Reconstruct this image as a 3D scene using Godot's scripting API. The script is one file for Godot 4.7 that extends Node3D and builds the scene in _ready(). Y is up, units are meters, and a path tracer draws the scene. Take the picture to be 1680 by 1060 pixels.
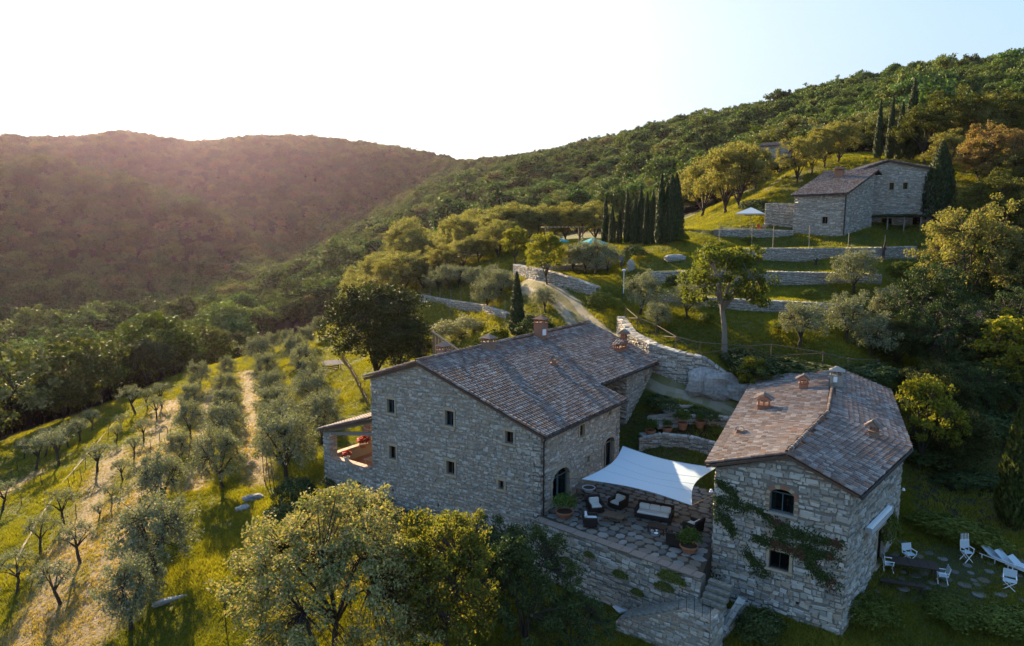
extends Node3D
# A stone farmhouse, its tower-like annexe and a villa on a wooded Tuscan hillside in low evening sun.
# Units are metres, y is up, the terrace of the farmhouse lies at y = 0, north is -z.

const EYE := Vector3(0, 18, 0)
# surveyed heights of the land: x, height, z
const CONTROL := [Vector3(-15.55, -3.60, -32.85), Vector3(-26.12, -4.30, -43.39), Vector3(-29.86, -6.20, -36.81), Vector3(-37.44, -6.60, -46.95), Vector3(-28.03, -5.20, -39.59), Vector3(-24.06, -3.90, -55.44), Vector3(-38.18, -5.20, -66.39), Vector3(-45.69, -5.40, -86.57), Vector3(-40.30, -4.70, -101.60), Vector3(-43.84, -4.60, -134.56), Vector3(-18.02, -3.30, -47.96), Vector3(-21.99, -2.80, -85.92), Vector3(-33.62, -2.80, -123.84), Vector3(-48.59, -8.20, -61.74), Vector3(-49.20, -7.60, -71.29), Vector3(-52.85, -7.40, -83.18), Vector3(-57.40, -7.20, -116.68), Vector3(-69.19, -10.50, -89.15), Vector3(-37.68, -2.00, -152.15), Vector3(-12.76, -2.40, -57.27), Vector3(-6.19, -2.90, -47.06), Vector3(-8.97, -3.80, -33.16), Vector3(-1.29, -3.90, -33.31), Vector3(-24.65, -3.60, -72.31), Vector3(6.16, -3.60, -35.67), Vector3(5.15, -3.90, -33.31), Vector3(-18.54, -2.00, -81.04), Vector3(-17.17, -0.50, -85.66), Vector3(-8.08, 2.60, -89.25), Vector3(-11.40, 4.60, -105.59), Vector3(-0.75, 5.20, -83.00), Vector3(-3.49, 7.00, -97.06), Vector3(-11.06, 8.30, -112.37), Vector3(6.99, 7.80, -77.60), Vector3(3.19, 10.30, -89.20), Vector3(9.55, 11.90, -89.15), Vector3(4.89, 12.40, -91.37), Vector3(11.61, 12.30, -93.00), Vector3(7.84, 13.91, -98.00), Vector3(-15.69, 4.80, -116.48), Vector3(-21.79, 6.03, -128.00), Vector3(-32.30, 2.35, -150.00), Vector3(-16.85, 9.97, -135.00), Vector3(-4.27, 12.99, -120.00), Vector3(2.27, 14.35, -128.00), Vector3(-6.00, -1.20, -60.00), Vector3(0.00, 2.00, -62.00), Vector3(5.00, 3.40, -66.00), Vector3(16.36, 3.50, -57.66), Vector3(18.13, 3.00, -56.48), Vector3(13.07, 0.15, -52.24), Vector3(10.59, 0.40, -54.57), Vector3(17.84, 1.20, -53.68), Vector3(12.81, 1.90, -55.67), Vector3(11.14, 7.00, -68.48), Vector3(37.72, 2.30, -62.43), Vector3(36.42, 0.60, -54.76), Vector3(31.64, -0.60, -47.09), Vector3(23.25, -1.10, -37.17), Vector3(26.01, -1.40, -34.99), Vector3(18.82, -3.00, -31.94), Vector3(25.17, -2.40, -31.03), Vector3(32.37, -0.60, -40.97), Vector3(42.49, 1.60, -54.90), Vector3(50.73, 4.40, -66.39), Vector3(54.15, 7.60, -79.12), Vector3(12.83, -3.30, -32.40), Vector3(12.00, -3.00, -30.00), Vector3(17.00, -0.50, -39.00), Vector3(20.00, -0.90, -37.00), Vector3(23.42, 7.40, -63.11), Vector3(15.23, 8.00, -64.84), Vector3(30.84, 5.60, -60.54), Vector3(40.95, 8.20, -74.55), Vector3(28.27, 9.30, -76.77), Vector3(31.69, 9.00, -70.41), Vector3(30.80, 11.05, -84.00), Vector3(45.08, 11.05, -84.00), Vector3(16.70, 11.13, -83.00), Vector3(42.21, 13.62, -93.00), Vector3(54.63, 13.62, -93.00), Vector3(46.50, 16.96, -104.00), Vector3(48.70, 16.91, -100.00), Vector3(44.41, 16.95, -104.50), Vector3(54.33, 16.96, -104.00), Vector3(21.46, 15.35, -93.00), Vector3(27.51, 16.26, -97.00), Vector3(17.06, 12.82, -87.00), Vector3(36.27, 16.77, -105.00), Vector3(31.97, 18.16, -113.00), Vector3(52.45, 26.33, -136.00), Vector3(56.69, 28.80, -144.00), Vector3(79.45, 31.18, -138.00), Vector3(63.50, 31.37, -140.00), Vector3(77.26, 25.31, -116.00), Vector3(86.86, 25.43, -118.00), Vector3(71.63, 14.84, -96.00), Vector3(61.44, 13.34, -92.00), Vector3(61.94, 16.94, -106.00), Vector3(19.01, 15.36, -102.00), Vector3(11.92, 15.80, -112.00), Vector3(44.69, 21.45, -150.00), Vector3(32.07, 15.37, -140.00), Vector3(-240.52, 18.40, -515.00), Vector3(-303.31, 34.44, -540.00), Vector3(-382.09, 48.49, -560.00), Vector3(279.92, 98.25, -390.00), Vector3(206.66, 95.75, -430.00), Vector3(107.98, 81.04, -480.00), Vector3(9.08, 58.35, -520.00), Vector3(-57.75, 34.75, -470.00), Vector3(-94.39, 0.85, -380.00), Vector3(-114.57, -18.20, -320.00), Vector3(131.27, 45.96, -230.00), Vector3(133.24, 39.12, -190.00), Vector3(119.62, 51.87, -300.00), Vector3(46.21, 33.62, -330.00), Vector3(-2.29, 14.13, -260.00), Vector3(-28.57, 3.46, -230.00), Vector3(-55.63, -5.28, -240.00), Vector3(-17.71, 5.82, -200.00), Vector3(21.31, 16.25, -220.00), Vector3(86.41, 43.84, -320.00), Vector3(-88.44, -22.27, -165.00), Vector3(-106.97, -26.31, -150.00), Vector3(-70.19, -18.53, -185.00), Vector3(-53.86, -11.76, -200.00), Vector3(-143.54, -33.38, -150.00), Vector3(-466.85, 88.23, -640.00), Vector3(-361.21, 89.05, -650.00), Vector3(-259.98, 82.43, -680.00), Vector3(-206.88, 81.11, -700.00), Vector3(-150.33, 82.25, -720.00), Vector3(-90.26, 80.99, -740.00), Vector3(-26.51, 80.25, -760.00), Vector3(27.58, 79.43, -790.00), Vector3(-633.58, 91.23, -640.00), Vector3(-209.65, 28.64, -450.00), Vector3(-263.12, 45.66, -470.00), Vector3(-339.70, 62.87, -500.00), Vector3(-192.10, -6.70, -400.00), Vector3(-243.51, -5.45, -370.00), Vector3(-166.08, -1.56, -480.00), Vector3(-126.66, 32.26, -600.00), Vector3(-161.55, -24.18, -260.00), Vector3(-118.84, -20.60, -270.00), Vector3(-369.06, 0.37, -400.00), Vector3(-78.52, 50.32, -640.00), Vector3(-174.85, -28.63, -230.00), Vector3(-206.87, 30.78, -560.00), Vector3(0.00, -6.00, 15.00), Vector3(-70.00, -14.00, 0.00), Vector3(80.00, 2.00, 0.00), Vector3(-140.00, -22.00, -80.00), Vector3(160.00, 40.00, -110.00), Vector3(-400.00, 110.00, -850.00), Vector3(0.00, 70.00, -950.00), Vector3(400.00, 90.00, -700.00), Vector3(700.00, 100.00, -400.00), Vector3(-700.00, 60.00, -500.00), Vector3(0.00, -10.00, 120.00), Vector3(-500.00, 20.00, -200.00), Vector3(500.00, 70.00, -150.00), Vector3(900.00, 60.00, -1100.00), Vector3(-900.00, 80.00, -1100.00), Vector3(0.00, 40.00, -1400.00)]
# walls that hold a bench of earth behind them: line of the foot (x, z), height of the top at each point
const BENCHES := [[[Vector2(30.31, -90.80), Vector2(35.22, -93.10), Vector2(42.13, -92.80), Vector2(48.92, -91.60), Vector2(55.11, -93.40)], [15.09, 15.10, 15.11, 15.23, 15.34]], [[Vector2(16.37, -83.20), Vector2(19.49, -80.70), Vector2(24.69, -81.20), Vector2(30.80, -84.00), Vector2(38.05, -83.40), Vector2(45.33, -83.60)], [12.53, 12.77, 12.73, 12.55, 12.44, 12.21]], [[Vector2(14.92, -75.50), Vector2(19.20, -71.20), Vector2(26.85, -72.80), Vector2(30.41, -70.40), Vector2(34.87, -71.30)], [10.47, 10.70, 10.14, 10.21, 9.86]], [[Vector2(10.82, -69.60), Vector2(11.19, -64.90), Vector2(12.45, -61.00), Vector2(14.57, -59.10), Vector2(16.52, -58.30), Vector2(18.91, -57.40)], [8.85, 7.93, 7.47, 7.04, 6.76, 5.18]], [[Vector2(0.18, -101.00), Vector2(3.25, -90.80), Vector2(5.42, -86.60), Vector2(8.21, -83.30), Vector2(10.05, -81.20)], [12.53, 12.43, 12.15, 11.48, 10.85]], [[Vector2(-16.08, -117.80), Vector2(-9.35, -104.00), Vector2(-4.30, -95.60), Vector2(-0.78, -86.50)], [6.35, 6.78, 7.08, 7.02]], [[Vector2(3.81, -92.90), Vector2(5.47, -90.10), Vector2(13.29, -92.00)], [13.13, 12.88, 13.18]], [[Vector2(30.01, -100.20), Vector2(35.87, -103.80), Vector2(42.64, -104.20)], [17.61, 17.60, 17.42]]]
const ESTATE := [Vector2(-63.00, -78.00), Vector2(-68.31, -88.00), Vector2(-63.02, -99.50), Vector2(-56.29, -114.40), Vector2(-84.17, -211.00), Vector2(-71.25, -219.00), Vector2(-52.71, -209.00), Vector2(-31.37, -140.80), Vector2(-22.10, -129.90), Vector2(-14.09, -131.80), Vector2(-5.51, -124.00), Vector2(2.20, -248.00), Vector2(22.84, -215.00), Vector2(37.93, -195.00), Vector2(50.54, -185.00), Vector2(56.82, -190.00), Vector2(52.00, -150.00), Vector2(62.00, -160.00), Vector2(75.00, -158.00), Vector2(88.00, -150.00), Vector2(96.00, -125.00), Vector2(70.00, -85.00), Vector2(50.00, -60.00), Vector2(40.00, -30.00), Vector2(40.00, 20.00), Vector2(-75.00, 20.00), Vector2(-75.00, -62.00)]
const DRIVE := [Vector2(19.69, -55.70), Vector2(18.28, -57.00), Vector2(16.47, -58.10), Vector2(14.28, -59.00), Vector2(12.92, -60.30), Vector2(11.40, -63.50), Vector2(10.20, -67.00), Vector2(9.00, -71.00), Vector2(7.49, -77.00), Vector2(6.90, -80.00), Vector2(6.28, -82.30), Vector2(4.96, -85.20), Vector2(3.34, -88.90), Vector2(1.68, -93.80)]
const CLEARINGS := [Vector3(57, -139, 9), Vector3(36, -128, 6), Vector3(75, -150, 7)]
const TERRACE := [Vector2(1.37, -40.44), Vector2(9.81, -33.26), Vector2(11.30, -36.40), Vector2(15.00, -44.22), Vector2(8.95, -48.93), Vector2(7.81, -49.75), Vector2(1.72, -41.20)]
const COURT := [Vector2(9.37, -56.50), Vector2(18.08, -54.50), Vector2(16.63, -49.70), Vector2(8.67, -51.80)]
const CUTS := [[TERRACE, -0.35]]
const NO_GRASS := [TERRACE, [Vector2(1.84, -40.86), Vector2(8.29, -49.90), Vector2(6.17, -51.41), Vector2(12.85, -60.77), Vector2(3.30, -69.42), Vector2(-7.67, -54.04), Vector2(-12.31, -57.35), Vector2(-15.33, -53.11)], [Vector2(11.30, -36.40), Vector2(16.84, -32.37), Vector2(23.34, -39.27), Vector2(29.38, -52.44), Vector2(26.69, -55.38), Vector2(20.81, -56.81)], [Vector2(30.56, -101.50), Vector2(42.81, -104.40), Vector2(44.37, -108.40), Vector2(33.31, -110.80)]]
# litter-dark ground, little grass: shade painted in right of the annexe, dark courtyard paving
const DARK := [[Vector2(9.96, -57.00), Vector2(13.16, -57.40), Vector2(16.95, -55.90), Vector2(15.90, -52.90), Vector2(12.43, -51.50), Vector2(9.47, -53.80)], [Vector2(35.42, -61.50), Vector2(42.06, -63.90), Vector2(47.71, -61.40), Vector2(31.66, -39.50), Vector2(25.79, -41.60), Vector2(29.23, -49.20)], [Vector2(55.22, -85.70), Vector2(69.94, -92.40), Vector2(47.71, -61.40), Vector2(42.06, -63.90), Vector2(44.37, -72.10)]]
const HAY := [[[Vector2(-42.15, -106.40), Vector2(-33.66, -85.80), Vector2(-27.05, -68.90), Vector2(-21.70, -56.10)], 1.5], [[Vector2(-42.63, -94.20), Vector2(-36.24, -78.00), Vector2(-31.26, -66.20), Vector2(-27.27, -56.20)], 1.2], [[Vector2(-45.84, -89.30), Vector2(-37.26, -68.20), Vector2(-29.22, -49.70), Vector2(-26.41, -42.80), Vector2(-23.73, -35.70)], 2.4], [[Vector2(-42.86, -71.20), Vector2(-35.81, -55.40), Vector2(-31.42, -45.40), Vector2(-27.88, -37.10)], 1.8], [[Vector2(-51.01, -70.30), Vector2(-51.04, -66.70), Vector2(-50.74, -64.60)], 1.2]]
var rng := RandomNumberGenerator.new()
var used := {}
var M := {}
var stone_src := []      # [variant][tint]
var stone_mat := []
var tile_mat := []
var tile_cols := []
var stone_cols := []
var pebble_mesh: ArrayMesh
var coppo: ArrayMesh

# ------------------------------------------------------------------ small helpers
class MB:
	var v := PackedVector3Array()
	var n := PackedVector3Array()
	var c := PackedColorArray()
	var u := PackedVector2Array()
	var col := Color.WHITE
	func put(p: Vector3, nn: Vector3, uv := Vector2.ZERO):
		v.append(p); n.append(nn); c.append(col); u.append(uv)
	func tri(a: Vector3, b: Vector3, d: Vector3):
		var nn := (d - a).cross(b - a).normalized()
		put(a, nn); put(b, nn); put(d, nn)
	func quad(a: Vector3, b: Vector3, d: Vector3, e: Vector3):
		tri(a, b, d); tri(a, d, e)
	func hexa(p: Array):   # eight corners: four below in a ring, four above in the same ring
		quad(p[4], p[7], p[6], p[5]); quad(p[0], p[1], p[2], p[3])
		for i in 4:
			var j := (i + 1) % 4
			quad(p[i], p[i + 4], p[j + 4], p[j])
	func box(at: Vector3, size: Vector3, b := Basis(), bevel := 0.0):
		var h := size / 2.0
		if bevel <= 0.0:
			var p := []
			for y in [-1, 1]:
				for k in [[-1, -1], [1, -1], [1, 1], [-1, 1]]:
					p.append(at + b * Vector3(k[0] * h.x, y * h.y, k[1] * h.z))
			hexa(p)
			return
		var e := minf(bevel, minf(h.x, minf(h.y, h.z)) * 0.9)
		var rings := []
		for q in [[-h.y, e], [-h.y + e, 0.0], [h.y - e, 0.0], [h.y, e]]:
			var ring := []
			for k in [[-1, -1], [1, -1], [1, 1], [-1, 1]]:
				ring.append(at + b * Vector3(k[0] * (h.x - q[1]), q[0], k[1] * (h.z - q[1])))
			rings.append(ring)
		for r in 3:
			for i in 4:
				var j := (i + 1) % 4
				quad(rings[r][i], rings[r + 1][i], rings[r + 1][j], rings[r][j])
		quad(rings[3][0], rings[3][3], rings[3][2], rings[3][1])
		quad(rings[0][0], rings[0][1], rings[0][2], rings[0][3])
	func bar(a: Vector3, d: Vector3, w: float, h := -1.0):
		var z := (d - a).normalized()
		var x := z.cross(Vector3.UP if absf(z.y) < 0.95 else Vector3.RIGHT).normalized()
		box((a + d) / 2.0, Vector3(w, h if h > 0.0 else w, a.distance_to(d)), Basis(x, z.cross(x), z))
	func tube(pts: Array, rad: Array, sides := 6, cap := true):
		var rings := []
		for i in pts.size():
			var t: Vector3 = (pts[mini(i + 1, pts.size() - 1)] - pts[maxi(i - 1, 0)]).normalized()
			var x := t.cross(Vector3.RIGHT if absf(t.x) < 0.8 else Vector3.FORWARD).normalized()
			var y := t.cross(x)
			var ring := []
			for k in sides:
				var a := TAU * k / sides
				ring.append([pts[i] + (x * cos(a) + y * sin(a)) * rad[i], x * cos(a) + y * sin(a)])
			rings.append(ring)
		for i in pts.size() - 1:
			for k in sides:
				var j := (k + 1) % sides
				var q := [rings[i][k], rings[i + 1][k], rings[i + 1][j], rings[i][j]]
				for m in [0, 1, 2, 0, 2, 3]:
					put(q[m][0], q[m][1])
		if cap:
			for e in [0, pts.size() - 1]:
				for k in sides:
					tri(pts[e], rings[e][k][0], rings[e][(k + 1) % sides][0])
	func lathe(at: Vector3, prof: Array, sides := 12):   # prof: [radius, height]
		for i in prof.size() - 1:
			for k in sides:
				var a := TAU * k / sides
				var b := TAU * (k + 1) / sides
				var p := []
				for q in [[i, a], [i + 1, a], [i + 1, b], [i, b]]:
					p.append(at + Vector3(cos(q[1]) * prof[q[0]][0], prof[q[0]][1], sin(q[1]) * prof[q[0]][0]))
				quad(p[0], p[1], p[2], p[3])
	func leaf(at: Vector3, d: Vector3, nn: Vector3, l: float, w: float):
		var s := d.cross(nn).normalized() * w * 0.5
		var a := at - d * l * 0.5
		var b := at + d * l * 0.5
		put(a, nn); put(b, nn); put(at + s, nn)
		put(a, nn); put(at - s, nn); put(b, nn)
	func mesh() -> ArrayMesh:
		var arr := []
		arr.resize(Mesh.ARRAY_MAX)
		arr[Mesh.ARRAY_VERTEX] = v
		arr[Mesh.ARRAY_NORMAL] = n
		arr[Mesh.ARRAY_COLOR] = c
		arr[Mesh.ARRAY_TEX_UV] = u
		var m := ArrayMesh.new()
		m.add_surface_from_arrays(Mesh.PRIMITIVE_TRIANGLES, arr)
		return m

func numbered(called: String) -> String:
	used[called] = used.get(called, -1) + 1
	return called if used[called] == 0 else "%s_%03d" % [called, used[called]]

func tag(o: Node3D, label: String, category: String, group := "") -> Node3D:
	o.set_meta("label", label)
	o.set_meta("category", category)
	if group:
		o.set_meta("group", group)
	return o

func thing(called: String, label: String, category: String, at := Vector3.ZERO, turn := 0.0, group := "") -> Node3D:
	var o := Node3D.new()
	o.name = numbered(called)
	add_child(o, true)
	o.position = at
	o.rotation.y = turn
	return tag(o, label, category, group)

func copy(o: Node3D, called: String, label: String, at: Vector3, turn: float, size := 1.0) -> Node3D:
	var d: Node3D = o.duplicate()
	d.name = numbered(called)
	add_child(d, true)
	d.position = at
	d.rotation.y = turn
	d.scale = Vector3.ONE * size
	d.set_meta("label", label)
	return d

func part(called: String, m: Variant, mat: Material, parent: Node3D, label := "") -> MeshInstance3D:
	var o := MeshInstance3D.new()
	o.name = called
	o.mesh = m.mesh() if m is MB else m
	o.material_override = mat
	parent.add_child(o, true)
	if label:
		o.set_meta("label", label)
	return o

func struct(called: String, m: Variant, mat: Material) -> MeshInstance3D:
	var o := part(numbered(called), m, mat, self)
	o.set_meta("kind", "structure")
	return o

func stuff(called: String, m: Variant, mat: Material, parent: Node3D) -> MeshInstance3D:
	var o := part(called if parent != self else numbered(called), m, mat, parent)
	o.set_meta("kind", "stuff")
	return o

func scatter(called: String, m: Mesh, xfs: Array, cols: Array, mat: Material, parent: Node3D) -> MultiMeshInstance3D:
	var mm := MultiMesh.new()
	mm.transform_format = MultiMesh.TRANSFORM_3D
	mm.use_colors = cols.size() > 0
	mm.mesh = m
	mm.instance_count = xfs.size()
	for i in xfs.size():
		mm.set_instance_transform(i, xfs[i])
		if cols.size():
			mm.set_instance_color(i, cols[i])
	var o := MultiMeshInstance3D.new()
	o.name = called if parent != self else numbered(called)
	o.multimesh = mm
	if mat:
		o.material_override = mat
	parent.add_child(o, true)
	o.set_meta("kind", "stuff")
	return o

func rnd(a: float, b: float) -> float:
	return rng.randf_range(a, b)

func lin(r: float, g: float, b: float) -> Color:      # a real-world base colour, for albedo_color
	return Color(r, g, b).linear_to_srgb()

# ------------------------------------------------------------------ materials
func noise_tex(freq: float, octaves: int, lo: float, hi: float, size := 512, sd := 1, kind := FastNoiseLite.TYPE_SIMPLEX_SMOOTH) -> NoiseTexture2D:
	var f := FastNoiseLite.new()
	f.noise_type = kind
	f.frequency = freq
	f.fractal_octaves = octaves
	f.seed = sd
	var t := NoiseTexture2D.new()
	t.width = size
	t.height = size
	t.seamless = true
	t.noise = f
	var g := Gradient.new()
	g.set_color(0, Color(lo, lo, lo))
	g.set_color(1, Color(hi, hi, hi))
	t.color_ramp = g
	return t

func mat(called: String, c: Color, rough := 0.85, tex: Texture2D = null, scale := 1.0, bump: Texture2D = null, height := 0.0, vc := false) -> StandardMaterial3D:
	var m := StandardMaterial3D.new()
	m.resource_name = called
	m.albedo_color = c
	m.roughness = rough
	m.metallic_specular = 0.3
	m.vertex_color_use_as_albedo = vc
	if tex or bump:
		m.uv1_triplanar = true
		m.uv1_world_triplanar = true
		m.uv1_scale = Vector3.ONE * scale
	if tex:
		m.albedo_texture = tex
	if bump:
		m.heightmap_enabled = true
		m.heightmap_texture = bump
		m.heightmap_scale = height
	M[called] = m
	return m

func leaf_mat(called: String, c: Color, back: Color, rough := 0.7) -> StandardMaterial3D:
	var m := mat(called, c, rough, null, 1.0, null, 0.0, true)
	m.backlight_enabled = true
	m.backlight = back
	m.cull_mode = BaseMaterial3D.CULL_DISABLED
	m.metallic_specular = 0.22
	return m

func make_materials():
	var fine := noise_tex(0.03, 5, 0.76, 1.0, 512, 3)
	var grit := noise_tex(0.08, 4, 0.74, 1.0, 512, 5)
	var blot := noise_tex(0.012, 5, 0.68, 1.0, 512, 9)
	var bumps := noise_tex(0.05, 5, 0.0, 1.0, 512, 11)
	mat("ground", Color.WHITE, 0.95, noise_tex(0.02, 6, 0.58, 1.0, 1024, 21), 0.19, bumps, 5.0, true)
	mat("gravel", Color.WHITE, 0.95, grit, 0.6, bumps, 2.0, true)
	mat("mortar", lin(0.33, 0.285, 0.225), 0.95, fine, 0.6, bumps, 1.5)
	mat("deep_joint", lin(0.21, 0.19, 0.16), 0.95, fine, 0.6, bumps, 1.5)
	mat("stone", Color.WHITE, 0.9, fine, 1.3, bumps, 1.5, true)
	mat("dressed", lin(0.44, 0.36, 0.25), 0.85, fine, 0.9, bumps, 0.6)
	mat("dressed_grey", lin(0.36, 0.33, 0.28), 0.85, fine, 0.9, bumps, 0.6)
	mat("mossy_stone", lin(0.20, 0.195, 0.165), 0.9, blot, 0.7, bumps, 1.0)
	mat("coping", lin(0.24, 0.19, 0.155), 0.9, fine, 0.7, bumps, 1.0)
	mat("rock", lin(0.36, 0.345, 0.32), 0.92, blot, 0.5, bumps, 4.0)
	mat("tile", Color.WHITE, 0.9, blot, 1.9, bumps, 0.8, true)
	mat("under_tile", lin(0.13, 0.085, 0.065), 0.95, fine, 0.8, bumps, 1.0)
	mat("brick", lin(0.33, 0.17, 0.11), 0.9, fine, 1.5, bumps, 1.0)
	mat("old_brick", lin(0.30, 0.20, 0.145), 0.9, fine, 1.5, bumps, 1.0)
	mat("terracotta", lin(0.38, 0.17, 0.095), 0.8, fine, 1.0)
	mat("clay_pale", lin(0.52, 0.33, 0.24), 0.8, fine, 1.0)
	mat("plaster", lin(0.21, 0.15, 0.10), 0.9, fine, 0.5)
	mat("wood", lin(0.17, 0.12, 0.08), 0.8, fine, 2.0, bumps, 0.6)
	mat("pale_wood", lin(0.42, 0.33, 0.23), 0.75, fine, 2.0, bumps, 0.6)
	mat("grey_wood", lin(0.27, 0.235, 0.20), 0.85, fine, 2.0, bumps, 0.6)
	mat("dark_wood", lin(0.055, 0.038, 0.028), 0.7, fine, 2.0)
	mat("teal_paint", lin(0.07, 0.12, 0.125), 0.6, fine, 1.0)
	mat("bark", lin(0.075, 0.06, 0.048), 0.95, grit, 1.4, bumps, 2.5)
	mat("pale_bark", lin(0.25, 0.225, 0.19), 0.95, grit, 1.2, bumps, 2.5)
	mat("canvas", lin(0.38, 0.44, 0.475), 0.9)
	M.canvas.backlight_enabled = true
	M.canvas.backlight = Color(0.25, 0.25, 0.25)
	mat("cushion", lin(0.58, 0.59, 0.58), 0.95, noise_tex(0.03, 3, 0.9, 1.0, 256, 31), 3.0)
	mat("white_paint", lin(0.72, 0.72, 0.71), 0.5)
	mat("wicker", lin(0.035, 0.028, 0.024), 0.65, grit, 6.0, bumps, 0.8)
	mat("teal_canvas", lin(0.04, 0.30, 0.29), 0.85)
	mat("cream_canvas", lin(0.58, 0.55, 0.50), 0.9)
	mat("red_paint", lin(0.40, 0.05, 0.035), 0.6)
	mat("metal", lin(0.05, 0.042, 0.038), 0.5)
	M.metal.metallic = 0.5
	mat("steel", lin(0.45, 0.46, 0.47), 0.4)
	M.steel.metallic = 0.6
	mat("zinc_white", lin(0.66, 0.67, 0.68), 0.5)
	mat("soil", lin(0.045, 0.035, 0.025), 1.0)
	mat("water", lin(0.02, 0.05, 0.055), 0.06)
	M.water.metallic_specular = 0.6
	mat("dark_green_paint", lin(0.025, 0.04, 0.03), 0.35)
	mat("rubber", lin(0.02, 0.02, 0.02), 0.8)
	mat("person", Color.WHITE, 0.85, null, 1.0, null, 0.0, true)
	mat("zinc_bucket", lin(0.38, 0.40, 0.43), 0.5)
	var g := mat("glass", Color(0.06, 0.08, 0.09, 0.5), 0.04)
	g.metallic_specular = 0.15
	g.transparency = BaseMaterial3D.TRANSPARENCY_ALPHA
	mat("curtain", lin(0.36, 0.40, 0.41), 0.95)
	mat("room", lin(0.05, 0.045, 0.04), 0.95)
	mat("blue_curtain", lin(0.09, 0.16, 0.155), 0.9)
	leaf_mat("grass", Color.WHITE, Color(1.0, 1.0, 0.42), 0.8)
	leaf_mat("oak_leaf", Color.WHITE, Color(0.8, 0.84, 0.42))
	leaf_mat("bright_leaf", Color.WHITE, Color(1.0, 1.0, 0.62))
	leaf_mat("wood_leaf", Color.WHITE, Color(0.62, 0.68, 0.32))
	leaf_mat("pale_leaf", Color.WHITE, Color(0.82, 0.82, 0.5))
	leaf_mat("olive_leaf", Color.WHITE, Color(0.62, 0.64, 0.42), 0.75)
	leaf_mat("dark_leaf", Color.WHITE, Color(0.55, 0.62, 0.28))
	leaf_mat("petal", Color.WHITE, Color(0.6, 0.5, 0.5), 0.6)
	# palettes: stones of the walls, tiles of the roofs (linear base colours)
	stone_cols = [Color(.53, .50, .435), Color(.36, .36, .335), Color(.68, .66, .60), Color(.26, .265, .26), Color(.47, .41, .32), Color(.60, .605, .58), Color(.40, .345, .28), Color(.20, .21, .21), Color(.49, .495, .48), Color(.40, .30, .23)]
	tile_cols = [Color(.24, .16, .125), Color(.31, .25, .215), Color(.19, .135, .115), Color(.36, .32, .29), Color(.27, .24, .225), Color(.165, .12, .105), Color(.33, .185, .12), Color(.25, .215, .20), Color(.14, .115, .105), Color(.42, .39, .36)]
	var mean := Color(.265, .19, .15)
	for i in 10:
		tile_cols[i] = tile_cols[i].lerp(mean, 0.3)
	for i in 10:
		stone_cols[i] = stone_cols[i].lerp(Color(.48, .435, .355), 0.38)
	for i in 10:
		var s: StandardMaterial3D = M.stone.duplicate()
		s.vertex_color_use_as_albedo = false
		s.albedo_color = stone_cols[i].linear_to_srgb()
		s.resource_name = "stone_tone"
		stone_mat.append(s)
		var t: StandardMaterial3D = M.tile.duplicate()
		t.vertex_color_use_as_albedo = false
		t.albedo_color = tile_cols[i].linear_to_srgb()
		t.resource_name = "tile_tone"
		tile_mat.append(t)

# ------------------------------------------------------------------ masonry: uneven stones laid in courses
func make_sources():
	for k in 8:
		var row := []
		var b := []
		for q in [[-0.5, 1.0, -0.5], [0.0, 1.0, 0.2], [0.12, 0.80, 0.5]]:
			var ring := []
			for s in [[-1, -1], [-1, 1], [1, 1], [1, -1]]:
				var j := 0.0 if q[0] < 0 else 0.12
				ring.append(Vector3(s[0] * 0.5 * q[1] + rnd(-j, j), s[1] * 0.5 * q[1] + rnd(-j, j), q[2] + (rnd(-0.12, 0.12) if q[2] > 0.4 else 0.0)))
			b.append(ring)
		for t in 10:
			var m := MB.new()
			m.col = stone_cols[t]
			for r in 2:
				for i in 4:
					var j := (i + 1) % 4
					m.quad(b[r][i], b[r][j], b[r + 1][j], b[r + 1][i])
			m.quad(b[2][0], b[2][1], b[2][2], b[2][3])
			row.append(m.mesh())
		stone_src.append(row)
	# a barrel tile: half a tapered tube, thick enough to show its lip
	var c := MB.new()
	var n := 5
	for side in 2:
		for i in n:
			var q := []
			for e in [[i, 0], [i + 1, 0], [i + 1, 1], [i, 1]]:
				var a: float = PI * e[0] / n
				var r: float = (0.105 if e[1] == 1 else 0.085) - 0.014 * side
				q.append(Vector3(-cos(a) * r, sin(a) * r * 1.1 + (0.02 if e[1] == 1 else 0.0), -0.21 + 0.42 * e[1]))
			c.quad(q[0], q[1], q[2], q[3])
			if side == 0:
				var a0: float = PI * i / n
				var a1: float = PI * (i + 1) / n
				var lip := func(a: float, r: float) -> Vector3: return Vector3(-cos(a) * r, sin(a) * r * 1.1 + 0.02, 0.21)
				c.quad(lip.call(a0, 0.105), lip.call(a1, 0.105), lip.call(a1, 0.091), lip.call(a0, 0.091))
	coppo = c.mesh()

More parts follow.
